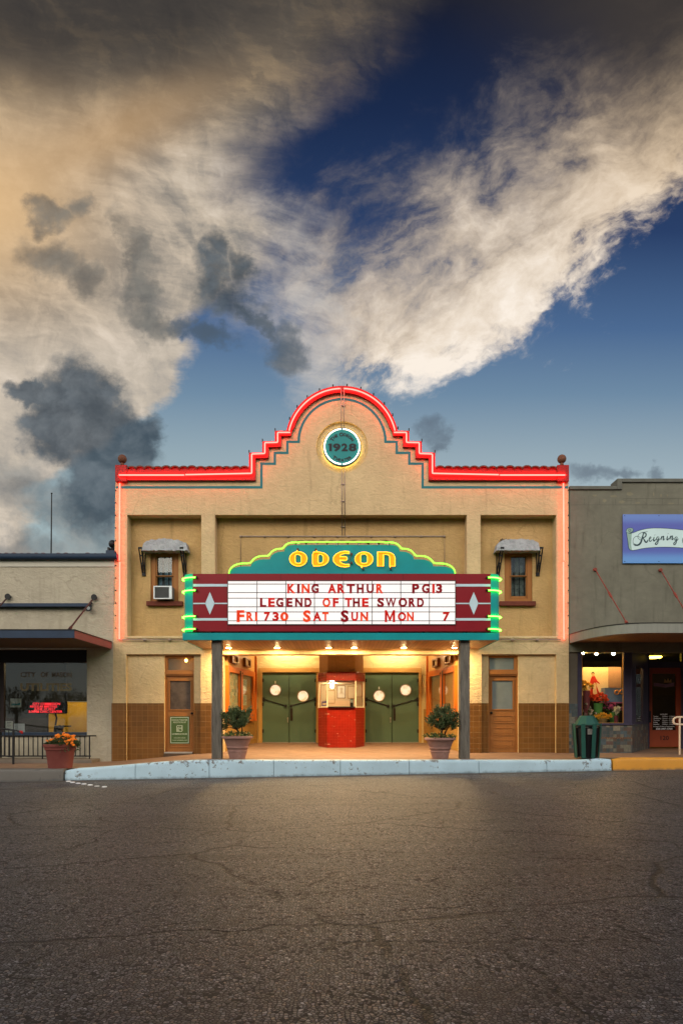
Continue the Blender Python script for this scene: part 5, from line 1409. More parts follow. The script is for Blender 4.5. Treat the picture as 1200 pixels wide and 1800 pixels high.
# ================================================================== display cases on the slanted lobby walls
def display_case(s, label, papers):
    p0 = Vector((s * 3.40, F + 0.48)); p1 = Vector((s * 2.925, L))
    d = (p1 - p0).normalized(); nrm = Vector((-s, 0)); nrm = (nrm - d * nrm.dot(d)).normalized()
    tot = (p1 - p0).length
    case = thing('display_case', label, 'display case', (p0.x, p0.y, 1.4), 'lobby display cases')
    def ob(mb, t0, t1, n0, n1, z0, z1):
        q = [p0 + d*t0 + nrm*n0, p0 + d*t1 + nrm*n0, p0 + d*t1 + nrm*n1, p0 + d*t0 + nrm*n1]
        return mb.extr_z([tuple(v) for v in q], z0, z1)
    A0, A1 = 0.03, tot - 0.36
    zb_, zt_, zc = 1.37, 2.96, 3.50
    D = 0.11
    g = [(0.14, 1.23), (1.52, tot - 0.62)]          # two glazed doors
    gz0, gz1 = 1.66, 2.78
    mb = MB()
    ob(mb, A0, A1, 0.004, 0.02, zb_, zt_)                                  # back
    mb.build('case_back', surf('case lining', C4(0.55, 0.24, 0.08), 0.7, 0.1), case)
    mb = MB()
    ob(mb, A0, A1, 0.021, D, gz1, zt_); ob(mb, A0, A1, 0.021, D, zb_, gz0)
    ob(mb, A0, g[0][0], 0.021, D, gz0 + 0.0005, gz1 - 0.0005); ob(mb, g[0][1], g[1][0], 0.021, D, gz0 + 0.0005, gz1 - 0.0005); ob(mb, g[1][1], A1, 0.021, D, gz0 + 0.0005, gz1 - 0.0005)
    ob(mb, A0 - 0.0, A1 + 0.05, 0.021, D + 0.05, zb_ - 0.05, zb_ - 0.001)
    ob(mb, A1 + 0.001, A1 + 0.06, 0.004, D + 0.03, zb_, zc - 0.002)
    mb.build('case_frame', ORANGE, case, bevel=0.006)
    mb = MB(); ob(mb, A0, A1, 0.004, D - 0.03, zt_ + 0.001, zc); mb.build('upper_board', surf('orange board lightened as lit', C4(0.56, 0.30, 0.09), 0.45, 0.06), case)  # same orange wood; the stronger light up here is put into this paler colour
    for (a, b) in g:
        mb = MB(); ob(mb, a - 0.01, b + 0.01, 0.075, 0.080, gz0 - 0.01, gz1 + 0.01); mb.build('case_pane', glass('thin case glass', ior=1.22), case)
    mb = MB(); mid = (g[0][1] + g[1][0]) / 2
    ob(mb, g[0][1] - 0.03, g[0][1] + 0.03, D - 0.002, D + 0.02, gz0 - 0.04, gz1 + 0.10); ob(mb, mid + 0.05, mid + 0.10, D, D + 0.02, gz1 + 0.02, gz1 + 0.06)
    mb.build('case_latch', DARKMETAL, case)
    # two little framed openings in the board above
    for (a, b) in ((0.25, 0.88), (1.62, 2.24)):
        mb = MB(); z0_, z1_ = 3.05, 3.32
        ob(mb, a, b, D - 0.029, D + 0.06, z0_, z0_ + 0.05); ob(mb, a, b, D - 0.029, D + 0.06, z1_ - 0.05, z1_); ob(mb, a, a + 0.1, D - 0.029, D + 0.06, z0_ + 0.051, z1_ - 0.051); ob(mb, b - 0.1, b, D - 0.029, D + 0.06, z0_ + 0.051, z1_ - 0.051)
        f = mb.build('small_frame', surf('brown bronze frame', C4(0.20, 0.085, 0.03), 0.35, metal=0.3), case, bevel=0.005)
        mb = MB(); ob(mb, a + 0.1, b - 0.1, D - 0.029, D + 0.0, z0_ + 0.05, z1_ - 0.05); mb.build('frame_card', surf('cream card', C4(0.66, 0.48, 0.24), 0.6, 0.12), f)
    if papers:
        pm_ = bpy.data.materials.new('collage of small photos'); pm_.use_nodes = True
        t = NT(pm_.node_tree); b = t.n['Principled BSDF']; tcn = t.new('ShaderNodeTexCoord'); sp = t.new('ShaderNodeSeparateXYZ'); t.l.new(tcn.outputs['Object'], sp.inputs[0])
        yv, zv = E(t, sp.outputs[1]) * 8.0, E(t, sp.outputs[2]) * 9.0
        v = t.new('ShaderNodeTexBrick'); v.offset = 0.35; t.put(v.inputs['Vector'], t.vec(yv, zv, 0)); v.inputs['Scale'].default_value = 1.0; v.inputs['Brick Width'].default_value = 1.3; v.inputs['Row Height'].default_value = 0.9
        v.inputs['Mortar Size'].default_value = 0.03; v.inputs['Color1'].default_value = (0, 0, 0, 1); v.inputs['Color2'].default_value = (1, 1, 1, 1); v.inputs['Mortar'].default_value = (0.5, 0.5, 0.5, 1)
        nz, _ = t.noise(t.vec(yv * 2.2, zv * 2.2, 0), 1.0, 4, 0.6)
        cc = t.ramp(E(t, v.outputs['Color']) * 0.62 + nz * 0.4, [(0.1, C4(0.06, 0.06, 0.05)), (0.35, C4(0.40, 0.36, 0.24)), (0.5, C4(0.6, 0.5, 0.3)), (0.65, C4(0.62, 0.32, 0.12)), (0.85, C4(0.8, 0.7, 0.5))])
        t.put(b.inputs['Base Color'], cc); b.inputs['Roughness'].default_value = 0.6
        mb = MB(); ob(mb, g[0][0] + 0.01, g[0][1] - 0.01, 0.022, 0.03, gz0 + 0.01, gz1 - 0.01); mb.build('photo_collage', pm_, case)
        for (a, b_, z0_, z1_) in ((1.66, 2.22, 2.30, 2.66), (1.66, 2.20, 1.83, 2.16)):
            mb = MB(); ob(mb, a, b_, 0.022, 0.030, z0_, z1_); sh_ = mb.build('paper_sheet', surf('white paper', C4(0.72, 0.64, 0.48), 0.7, 0.06), case)
            mb = MB()
            for r_i in range(7): ob(mb, a + 0.06, b_ - 0.08 - 0.1*(r_i % 3 == 2), 0.031, 0.0325, z1_ - 0.06 - r_i*0.038, z1_ - 0.05 - r_i*0.038)
            mb.build('text_lines', surf('grey print', C4(0.35, 0.28, 0.2), 0.7), sh_)
    else:
        mb = MB(); ob(mb, g[0][0] + 0.01, g[1][1] - 0.01, 0.022, 0.028, gz0 + 0.3, gz0 + 0.31); mb.build('pin_rail', MATS['case lining'], case)
    return case
display_case(-1, 'orange wooden display case holding a photo collage and two white papers', True)
display_case(1, 'orange wooden display case with plain empty glazed doors', False)

# ================================================================== things fixed to or standing by the theatre
# window air conditioner
Ya = YB + 0.05
ac = thing('air_conditioner', 'white framed window air conditioner jutting from the left upper window', 'air conditioner', (PX(288, Ya), Ya, PZ(1053.5, Ya)))
a0, a1, b0, b1 = PX(270.3, Ya - 0.32), PX(302.5, Ya - 0.32), PZ(1053, Ya - 0.32), PZ(1030, Ya - 0.32)
mb = MB(); mb.box(a0 + 0.01, a1 - 0.01, Ya - 0.31, Ya + 0.12, b0 + 0.01, b1 - 0.005); mb.build('casing', surf('grey sheet casing', C4(0.16, 0.17, 0.18), 0.5, 0.15), ac, bevel=0.01)
mb = MB(); t_ = 0.035
mb.box(a0, a1, Ya - 0.34, Ya - 0.311, b1 - t_, b1); mb.box(a0, a1, Ya - 0.34, Ya - 0.311, b0, b0 + t_ * 0.8)
mb.box(a0, a0 + t_, Ya - 0.34, Ya - 0.311, b0 + t_*0.8 + 0.0005, b1 - t_ - 0.0005); mb.box(a1 - t_*2.3, a1, Ya - 0.34, Ya - 0.311, b0 + t_*0.8 + 0.0005, b1 - t_ - 0.0005)
mb.build('front_frame', surf('pale plastic', C4(0.62, 0.68, 0.70), 0.4), ac, bevel=0.004)
mb = MB(); n = 14
for i in range(n):
    x = a0 + t_ + (a1 - t_*2.3 - a0 - t_) * (i + 0.5) / n; mb.box(x - 0.004, x + 0.004, Ya - 0.330, Ya - 0.312, b0 + t_*0.9, b1 - t_ - 0.002)
mb.build('grille', surf('dark grille', C4(0.035, 0.03, 0.026), 0.6), ac)

# green notice board on the left street door
Yd = YR + 0.06 + 0.055 - 0.03
gs = thing('door_sign', 'green poster with white lettering hung on the left brown door', 'sign', (PX(316, Yd), Yd, PZ(1307, Yd)))
mb = MB(); mb.pbox(299, 1259.5, 332.8, 1307.3, Yd, 0.012); mb.build('sign_panel', surf('green poster board', C4(0.060, 0.105, 0.030), 0.5, 0.05), gs)
WT = surf('pale lettering', C4(0.50, 0.56, 0.42), 0.6)
mb = MB(); q = Yd - 0.002
mb.pprism([[(300, 1260.5), (331.8, 1260.5), (331.8, 1306.3), (300, 1306.3)], [(300.9, 1261.4), (330.9, 1261.4), (330.9, 1305.4), (300.9, 1305.4)]], q, 0.0015); mb.build('sign_border', WT, gs)
mb = MB(); q = Yd - 0.0025
word(mb, 'ODEON THEATER', 302, 329.8, 1264.2, 1267.2, q, 0.0015, 0.0); word(mb, 'ADDITION BY', 304.5, 327.5, 1268.3, 1271, q, 0.0015, 0.0)
word(mb, 'LEHMBERGHOUSE', 302.5, 329, 1289, 1291.4, q, 0.0015, 0.01); word(mb, '325-294-4560', 306, 326, 1296.2, 1298, q, 0.0015); word(mb, 'WWW.LEHMBERG.COM', 303, 329, 1300.4, 1302, q, 0.0015)
word(mb, 'L', 312, 315.5, 1278.5, 1284.5, q, 0.0015, 0.0); word(mb, 'H', 314.5, 319.5, 1277, 1283, q, 0.0015, 0.0)
mb.pprism([[(310.5, 1276.5), (312, 1275), (321, 1275), (321, 1284.5), (319.5, 1286), (310.5, 1286)], [(311.3, 1277), (312.4, 1275.8), (320.2, 1275.8), (320.2, 1284), (319, 1285.2), (311.3, 1285.2)]], q, 0.0015)
mb.build('sign_text', WT, gs)

# ---- foliage
def leaf_mat(name, cols, rough=0.55, trans=0.25):
    if name in MATS: return MATS[name]
    m = bpy.data.materials.new(name); m.use_nodes = True
    t = NT(m.node_tree); b = t.n['Principled BSDF']
    g = t.new('ShaderNodeNewGeometry')
    c = t.ramp(E(t, g.outputs['Random Per Island']), [(i / max(1, len(cols) - 1), cc) for i, cc in enumerate(cols)])
    t.put(b.inputs['Base Color'], c); b.inputs['Roughness'].default_value = rough; b.inputs['Specular IOR Level'].default_value = 0.35
    MATS[name] = m
    return m
def add_leaf(mb, p, d, l, w_, up=None):
    d = Vector(d).normalized(); s_ = d.cross(Vector((random.uniform(-1, 1), random.uniform(-1, 1), random.uniform(-0.2, 1)))); 
    if s_.length < 1e-4: s_ = Vector((1, 0, 0))
    s_.normalize(); n_ = d.cross(s_)
    p = Vector(p); a = p + d * l * 0.45 + n_ * l * 0.08; e = p + d * l
    mb.add([p, a + s_ * w_, e, a - s_ * w_], [(0, 1, 2), (0, 2, 3)])
def rv(): 
    while True:
        v = Vector((random.uniform(-1, 1), random.uniform(-1, 1), random.uniform(-1, 1)))
        if 0.05 < v.length < 1: return v
EVER = leaf_mat('evergreen leaves', [C4(0.026, 0.048, 0.014), C4(0.044, 0.078, 0.022), C4(0.075, 0.105, 0.032), C4(0.105, 0.11, 0.042)])
TRAIL = leaf_mat('trailing leaves', [C4(0.02, 0.03, 0.012), C4(0.05, 0.08, 0.02), C4(0.12, 0.18, 0.04)])
def potted_shrub(px, pybase, half_w, rim_py, crown, label, seed, tufts):
    Yp = 17.20; cx = PX(px, Yp); zf = walk_z(cx, Yp); k = Yp / 1200
    random.seed(seed)
    t = thing('potted_shrub', label, 'potted plant', (cx, Yp, zf), 'clay pots with shrubs by the posts')
    H = PZ(rim_py, Yp) - zf; r = half_w * k
    prof = [(r*0.50, zf + 0.001), (r*0.60, zf + H*0.31), (r*0.64, zf + H*0.32), (r*0.645, zf + H*0.35), (r*0.61, zf + H*0.37), (r*0.655, zf + H*0.47), (r*0.70, zf + H*0.485), (r*0.705, zf + H*0.52), (r*0.675, zf + H*0.54),
            (r*0.86, zf + H*0.86), (r*0.90, zf + H*0.88), (r*0.985, zf + H*0.895), (r*1.0, zf + H*0.93), (r*0.99, zf + H*0.975), (r*0.95, zf + H), (r*0.88, zf + H*0.99), (r*0.85, zf + H*0.90)]
    mb = MB(); mb.lathe(prof, cx, Yp, 40); mb.build('pot', POTPINK, t, smooth=50)
    mb = MB(); mb.lathe([(r*0.84, zf + H*0.90), (r*0.4, zf + H*0.93), (0.01, zf + H*0.94)], cx, Yp, 20, caps=False); mb.build('soil', SOIL, t)
    # trunk and limbs
    zs = zf + H * 0.93; ccx, ccz, rx, rz = PX(crown[0], Yp), PZ(crown[1], Yp), crown[2]*k, crown[3]*k
    tr = MB(); tips = []
    clus = []
    for i in range(16):
        a = 2*PI*i/16 + random.uniform(-0.2, 0.2); e = random.uniform(-0.55, 1.0)
        rr = math.sqrt(max(0, 1 - min(1, abs(e))**2)) * random.uniform(0.55, 0.95)
        clus.append(Vector((ccx + math.cos(a)*rr*rx, Yp + math.sin(a)*rr*rx*0.9, ccz + e*rz*0.8)))
    for (tx, ty) in tufts: clus.append(Vector((PX(tx, Yp), Yp + random.uniform(-0.1, 0.1), PZ(ty, Yp))))
    for i in range(6): clus.append(Vector((ccx + random.uniform(-0.4, 0.4)*rx, Yp + random.uniform(-0.4, 0.4)*rx, ccz + random.uniform(-0.4, 0.5)*rz)))
    basep = Vector((cx + (ccx - cx)*0.2, Yp, zs))
    tr.tube([basep, basep + Vector((0.02, 0, (ccz - zs)*0.4)), Vector((ccx, Yp, ccz - rz*0.35))], [0.035, 0.026, 0.015], 7)
    tr.tube([basep + Vector((0.09, 0.02, -0.02)), basep + Vector((0.12, 0.03, (ccz-zs)*0.4)), Vector((ccx + rx*0.45, Yp, ccz - rz*0.3))], [0.024, 0.02, 0.01], 6)
    for c in clus:
        q = Vector((ccx, Yp, ccz - rz*0.6)); m_ = (q + c) / 2 + rv()*0.04
        tr.tube([q, m_, c], [0.012, 0.008, 0.004], 5)
    tr.build('trunk', BARK, t)
    lf = MB()
    for c in clus:
        cr_ = random.uniform(0.11, 0.17)
        # upright twiglets bristling with small leaves
        for j in range(19):
            o = c + rv() * cr_ * 0.7
            dirv = ((o - Vector((ccx, Yp, ccz - rz))).normalized() + Vector((0, 0, 0.55)) + rv()*0.35).normalized()
            ln = random.uniform(0.06, 0.15)
            for s_ in range(9):
                p = o + dirv * ln * (s_ / 8.0)
                add_leaf(lf, p, dirv * 0.6 + rv(), random.uniform(0.04, 0.075), random.uniform(0.009, 0.016))
    lf.build('crown', EVER, t)
    tl_ = MB()
    for i in range(150):
        a = random.uniform(0, 2*PI); rr = r * random.uniform(0.3, 1.02); h = random.uniform(0, 0.13) * (1.2 - rr / r * 0.5)
        p = (cx + rr*math.cos(a), Yp + rr*math.sin(a), zf + H*0.96 + h)
        for q_ in range(3): add_leaf(tl_, p, rv() + Vector((math.cos(a)*0.6, math.sin(a)*0.6, 0.2)), random.uniform(0.035, 0.075), random.uniform(0.010, 0.020))
    tl_.build('underplanting', TRAIL, t)
    return t
potted_shrub(417.5, 1334, 27.5, 1293.5, (415, 1271, 23, 19), 'dark bushy evergreen in a pale clay pot, nearest the case with papers', 3, [(408, 1255), (434, 1256), (398, 1267), (429, 1264), (412, 1262)])
potted_shrub(773, 1334, 27.5, 1296.5, (778, 1270, 24, 22), 'rounder tree-like evergreen in a pale clay pot, nearest the empty case', 8, [(768, 1252), (795, 1258), (786, 1250), (800, 1265), (760, 1268)])

# ================================================================== the utilities office on the left
lo = thing('utilities_office', 'cream stucco office with navy gutter and flat canopy beside the theater', 'office building', (-9, F, 0.2))
XE = -17.0                                # it runs on past the picture
xr = PX(202.4, F)
YG = F + 0.30                             # shop window plane
mb = MB()
mb.box(XE, xr, F, F + 0.4, PZ(1062, F), PZ(984, F))
mb.pprism([[(153, 1062.05), (200.3, 1062.05), (196.0, 1385), (153, 1385)]], F, 0.6)
mb.build('front_wall', CREAM, lo, bevel=0.012)
mb = MB(); mb.box(XE, PX(153, F) - 0.001, F + 0.10, F + 0.4, PZ(1141, F), PZ(1062, F) - 0.002); mb.build('recessed_wall', CREAM, lo)
mb = MB(); mb.box(XE, xr - 0.003, F - 0.025, F + 0.1, PZ(996.5, F), PZ(985, F)); mb.build('eaves_board', surf('cream board', C4(0.47, 0.45, 0.37), 0.6, 0.06), lo, bevel=0.006)
mb = MB(); mb.box(XE, xr, F + 0.41, F + 14, PZ(978, F) - 0.2, PZ(978, F)); mb.box(xr - 0.3, xr, F + 0.61, F + 14, -0.2, PZ(978, F) - 0.21); mb.build('roof', surf('dark roofing', C4(0.04, 0.035, 0.03), 0.9), lo)
mb = MB(); zg = PZ(980, F); rg = 0.085
prof = [(F - 0.11 + rg*math.cos(a), zg + rg*math.sin(a)) for a in [PI*(1 + i/12) for i in range(13)]]
prof = [(F - 0.11 - rg, zg + 0.075)] + prof + [(F - 0.11 + rg, zg + 0.075)]
vs = [(XE, y, z) for y, z in prof] + [(PX(207, F - 0.1), y, z) for y, z in prof]; n = len(prof)
mb.add(vs, [(i+1, i, i+n, i+1+n) for i in range(n-1)] + [(n-1, 0, n, 2*n-1)] + [tuple(range(n)), tuple(reversed(range(n, 2*n)))])
mb.build('gutter', NAVY, lo, smooth=50)
random.seed(3)
barrel_row(-20, 187, 976.5, F - 0.06, 16, 1.2, TERRA, lo, rz=0.7)
mb = MB(); mb.pbox(186, 967, 201.8, 976.5, F - 0.1, 0.7); mb.build('corner_block', NAVY, lo, bevel=0.01)
mb = MB(); mb.ball(PX(196, F), F + 0.12, PZ(954.5, F), 0.115, 18); mb.lathe([(0.10, PZ(967, F)), (0.06, PZ(963, F)), (0.04, PZ(961, F))], PX(196, F), F + 0.12, 14)
mb.box(PX(188, F), PX(191, F), F + 0.05, F + 0.2, PZ(967, F), PZ(961, F))
mb.build('ball_finial', BLACK, lo, smooth=50)
mb = MB(); mb.box(XE, PX(160, F - 0.08), F - 0.08, F + 0.09, PZ(1067, F), PZ(1061, F)); mb.build('navy_beam', NAVY, lo, bevel=0.006)
# canopy
YC = 16.67; cx1 = PX(131, YC); z0, z1 = 3.385, 3.575
mb = MB(); mb.box(XE, cx1, YC, YC + 0.03, z0, z1); mb.build('canopy_fascia', NAVY, lo, bevel=0.005)
mb = MB(); mb.box(cx1 - 0.03, cx1, YC + 0.031, F - 0.003, z0, z1); mb.build('canopy_fascia', surf('canopy end with painted neon red', C4(0.24, 0.07, 0.07), 0.5, 0.1), lo, bevel=0.005)  # red neon spill is put into the end fascia's own colour
mb = MB(); mb.box(XE, cx1 - 0.031, YC + 0.031, F - 0.003, z0 + 0.03, z0 + 0.06); mb.build('canopy_soffit', surf('brown canopy soffit', C4(0.12, 0.085, 0.055), 0.7, 0.1), lo)
mb = MB(); mb.box(XE, cx1 + 0.012, YC - 0.012, F - 0.004, z1 + 0.001, z1 + 0.025); mb.build('canopy_deck', BLACK, lo)
for (wx, wy, fx, fy) in ((163.5, 1055, 122, 1107), (12.5, 1054, -38, 1107)):
    A = (PX(wx, F), F - 0.05, PZ(wy, F)); B = (PX(fx, YC + 0.12), YC + 0.12, z1 + 0.03)
    mb = MB(); mb.tube([A, B], 0.022, 8); mb.tube([B, (B[0] + (A[0]-B[0])*0.07, B[1] + (A[1]-B[1])*0.07, B[2] + (A[2]-B[2])*0.07)], 0.036, 8)
    rd = mb.build('tie_rod', surf('maroon painted iron', C4(0.055, 0.02, 0.02), 0.5), lo, smooth=50)
    mb = MB(); mb.disc_y(PX(wx + 4, F), PZ(wy - 4.5, F), 0.085, F - 0.09, F + 0.01, 20, 0.06); mb.build('wall_plate', BLACK, rd, smooth=40)
mb = MB(); mb.disc_y(PX(159.5, F), PZ(1071, F), 0.088, F - 0.16, F - 0.04, 20, 0.05); mb.tube([(PX(160.5, F), F - 0.1, PZ(1066, F)), (PX(163, F), F - 0.03, PZ(1060, F))], 0.025, 8)
fl = mb.build('flood_lamp', BLACK, lo, smooth=40)
mb = MB(); mb.disc_y(PX(159.5, F), PZ(1070.5, F), 0.05, F - 0.165, F - 0.155, 16); mb.build('lamp_lens', surf('dull lens', C4(0.25, 0.27, 0.27), 0.2), fl)
# shop window
wx0, wx1 = PX(9, YG), PX(153.5, YG)
mb = MB(); mb.box(XE, wx1, YG - 0.06, YG + 0.1, PZ(1165, YG), PZ(1138, YG)); mb.build('window_head', surf('header painted as canopy shadow', C4(0.012, 0.010, 0.009), 0.6), lo)  # the canopy shadow is put into this near-black colour
mb = MB(); mb.box(PX(7, YG), PX(152.6, F), YG - 0.10, YG + 0.06, PZ(1294, YG), PZ(1287, YG)); mb.build('window_sill', NAVY, lo, bevel=0.008)
mb = MB(); mb.box(PX(5, YG), PX(153, F) - 0.002, YG - 0.03, YG + 0.2, -0.2, PZ(1294, YG) - 0.002); mb.build('stall_riser', CREAM, lo)
mb = MB(); mb.box(wx0 - 0.10, wx0, YG - 0.05, YG + 0.05, PZ(1287, YG), PZ(1165, YG)); mb.box(PX(112.5, YG), PX(115.8, YG), YG + 0.012, YG + 0.05, PZ(1233, YG), PZ(1165, YG))
mb.build('window_frame', surf('dark brown frame', C4(0.022, 0.013, 0.012), 0.5), lo)
mb = MB(); mb.box(wx0, wx1, YG, YG + 0.006, PZ(1287, YG), PZ(1165, YG)); mb.build('window_pane', PANEDARK, lo)
GOLD = surf('faded gold leaf', C4(0.30, 0.25, 0.13), 0.45, 0.2, 6)
GOLD2 = surf('ghost brown lettering', C4(0.20, 0.15, 0.10), 0.5, 0.3, 6)
q = YG - 0.003
mb = MB(); word(mb, 'UTILITIES', 36, 127, 1201, 1214.5, q, 0.002, 0.035); mb.build('window_lettering', GOLD, lo)
mb = MB()
for wd_, a, b in (('CITY', 36.5, 63), ('OF', 72, 85.5), ('MASON', 91.5, 126.5)): word(mb, wd_, a, b, 1181.5, 1190.5, q, 0.002, 0.02)
mb.build('window_lettering', GOLD2, lo)
# dark office inside with a lit yellow partition
INK_ROOM = surf('dim office wall', C4(0.035, 0.034, 0.032), 0.9, 0.2)
YB2 = YG + 4.0
mb = MB()
mb.box(XE, wx1 + 0.6, YB2, YB2 + 0.05, -0.2, 3.4); mb.box(XE, wx1 + 0.6, YG + 0.12, YB2, 3.30, 3.36); mb.box(wx1 + 0.25, wx1 + 0.3, YG + 0.22, YB2, -0.2, 3.3)
mb.box(XE, wx1 + 0.6, YG + 0.21, YB2, 0.20, 0.25)
mb.build('office_interior', INK_ROOM, lo)
YP = YG + 2.2
part_ = thing('office_partition', 'lit mustard yellow partition wall seen through the office window', 'partition', (PX(120, YP), YP, 0.25))
mb = MB(); mb.pbox(86, 1254, 118, 1300, YP + 0.02, 0.05); mb.pbox(118.3, 1234, 160, 1300, YP, 0.05); mb.build('partition_panel', surf('mustard yellow panel', C4(0.62, 0.36, 0.035), 0.5, 0.12, 1.5), part_)
mb = MB(); mb.pbox(86, 1252.8, 118, 1253.9, YP + 0.01, 0.07); mb.pbox(118.3, 1232.6, 160, 1233.9, YP - 0.01, 0.07); mb.build('partition_cap', STEEL, part_)
dk = thing('office_chair', 'dark chair and desk edge silhouetted against the yellow partition', 'chair', (PX(100, YP - 0.7), YP - 0.7, 0.25))
mb = MB(); Yk = YP - 0.7
mb.pprism([[(95, 1276), (106, 1275), (104, 1283), (99, 1288), (94, 1287)]], Yk, 0.35); mb.build('chair_back', BLACK, dk, bevel=0.02)
mb = MB(); mb.pbox(104.5, 1275.5, 117, 1277.8, Yk + 0.1, 0.4); mb.pbox(108.8, 1278, 110.3, 1300, Yk + 0.2, 0.05); mb.tube(P3([(98, 1275), (100, 1262), (97, 1252)], Yk), 0.03, 8); mb.build('arm_rest', BLACK, dk)
lmp = MB(); lmp.box(PX(96, YP - 0.9), PX(146, YP - 0.9), YP - 0.95, YP - 0.85, 3.2, 3.24)
lmp.build('ceiling_lamp', glow_mat('office lamp', (1.0, 0.74, 0.36), 190.0), lo)

# red message board hanging inside the glass
YLd = YG + 0.10
led = thing('message_board', 'black electronic message board with glowing red words in the office window', 'message board', (PX(81, YLd), YLd, PZ(1254, YLd)))
mb = MB(); mb.pbox(44, 1233.2, 118, 1254.2, YLd, 0.06); mb.build('board_case', surf('matt black case', C4(0.008, 0.007, 0.007), 0.6), led, bevel=0.006)
RL = glow_mat('red led', (1.0, 0.03, 0.045), 2.2)
mb = MB(); q = YLd - 0.004
for s_, a, b, y0_, y1_ in (('CITY COMMISSION', 58, 106, 1235.3, 1239.2), ('REGULAR MEETING', 53.5, 100.5, 1240.1, 1243.6), ('JUNE 19 2017', 60.5, 97.5, 1244.4, 1248), ('5:30PM CIVIC CENTER', 51, 110, 1248.9, 1252.8)):
    word(mb, s_, a, b, y0_, y1_, q, 0.002, 0.01)
mb.build('led_words', RL, led)
# notices taped to the glass
Yn_ = YG + 0.012
for (a, b, c, d, col_, lbl) in ((18.6, 1228, 37.8, 1243.2, (0.34, 0.37, 0.33), 'pale notice with a teal band taped to the office window left of the message board'),
                              (9.4, 1267.5, 23.3, 1287, (0.36, 0.39, 0.37), 'tall white paper in the lower left corner of the office window'),
                              (25, 1272, 43.8, 1287, (0.40, 0.43, 0.46), 'wide bluish white paper beside the tall one, low in the office window')):
    mb = MB(); mb.pbox(a, b, c, d, Yn_, 0.003)
    o = mb.build('paper_notice', surf('notice paper %d' % a, C4(*col_), 0.7, 0.06), org=(PX((a+c)/2, Yn_), Yn_, PZ(d, Yn_)))
    tag(o, lbl, 'notice')
    mb = MB()
    if b == 1228:
        mb.pprism([[(20.5, 1237), (26, 1236.2), (30, 1237.4), (36.5, 1234.8), (36.5, 1239.5), (20.5, 1240.2)]], Yn_ - 0.0015, 0.0012); mb.build('teal_band', surf('teal print', C4(0.03, 0.17, 0.19), 0.6), o)
    elif b == 1267.5:
        for i in range(5): mb.pbox(12.5 + (i > 1) * 0.5, 1269.3 + i*2.6, 20.5 - (i % 2) * 2, 1270.1 + i*2.6 + (i == 0)*0.6, Yn_ - 0.0015, 0.0012)
        mb.build('printed_text', surf('faint print', C4(0.12, 0.13, 0.13), 0.6), o)
    else:
        for i in range(6): mb.pbox(27.5, 1274 + i*1.9, 41 - (i % 3) * 2, 1274.4 + i*1.9, Yn_ - 0.0015, 0.0012)
        mb.build('printed_text', surf('pale print', C4(0.24, 0.26, 0.29), 0.6), o)
# low stoop under the window
mb = MB(); mb.box(XE, PX(165, 18.9), 18.75, F + 0.2, 0.0, 0.285); structure(mb.build('stoop', surf('stoop concrete', C4(0.17, 0.14, 0.11), 0.85, 0.2, 2, bump=0.4, dirt=0.5), bevel=0.02))

# black iron railing in front of the office window
Yr_ = 19.0
rl = thing('iron_railing', 'black iron railing with thin upright bars in front of the office window', 'railing', (PX(80, Yr_), Yr_, 0.285))
mb = MB(); mb.tube([(XE + 6, Yr_, PZ(1293.5, Yr_)), (PX(160, Yr_), Yr_, PZ(1293.5, Yr_))], 0.022, 8); mb.tube([(PX(158, Yr_), Yr_, PZ(1293.5, Yr_)), (PX(160, Yr_), Yr_ + 0.38, PZ(1294, Yr_))], 0.020, 8); mb.build('top_rail', BLACK, rl, smooth=50)
mb = MB(); mb.tube([(XE + 6, Yr_, PZ(1329, Yr_)), (PX(160, Yr_), Yr_, PZ(1329, Yr_))], 0.018, 8); mb.build('bottom_rail', BLACK, rl, smooth=50)
for i, px in enumerate([157.8 - 8.25 * i for i in range(0, 26)]):
    post = i in (0, 10)
    mb = MB(); mb.box(PX(px, Yr_) - (0.016 if post else 0.010), PX(px, Yr_) + (0.016 if post else 0.010), Yr_ - 0.012, Yr_ + 0.012, 0.284 if post else PZ(1329, Yr_), PZ(1293.5, Yr_))
    mb.build('post' if post else 'baluster', BLACK, rl)
Yh = 18.35
hr = thing('ramp_handrail', 'sloping black ramp handrail with a red tip, left end of the railing', 'handrail', (PX(24, Yh), Yh, 0.19))
mb = MB(); mb.tube([(PX(-40, Yh), Yh, PZ(1276, Yh)), (PX(10, Yh), Yh, PZ(1281.5, Yh)), (PX(30, Yh), Yh, PZ(1284.5, Yh)), (PX(36, Yh), Yh, PZ(1286, Yh))], 0.022, 8); mb.tube([(PX(-40, Yh), Yh, PZ(1322, Yh)), (PX(24, Yh), Yh, PZ(1331, Yh))], 0.016, 8); mb.build('rail', BLACK, hr, smooth=50)
mb = MB(); mb.tube([(PX(35.5, Yh), Yh, PZ(1285.8, Yh)), (PX(38.5, Yh), Yh, PZ(1286.3, Yh)), (PX(39, Yh), Yh + 0.02, PZ(1289.5, Yh))], 0.028, 8); mb.build('rail_tip', surf('red rubber tip', C4(0.40, 0.02, 0.02), 0.5), hr, smooth=True)
mb = MB(); mb.box(PX(24, Yh) - 0.022, PX(24, Yh) + 0.022, Yh - 0.02, Yh + 0.02, 0.17, PZ(1283.5, Yh)); mb.build('post', BLACK, hr)
for px, y0_ in ((16, 1282.3), (8, 1281.2), (0, 1280)): 
    mb = MB(); mb.box(PX(px, Yh) - 0.009, PX(px, Yh) + 0.009, Yh - 0.01, Yh + 0.01, PZ(1322 + (px + 40) / 64 * 9, Yh), PZ(y0_, Yh)); mb.build('baluster', BLACK, hr)

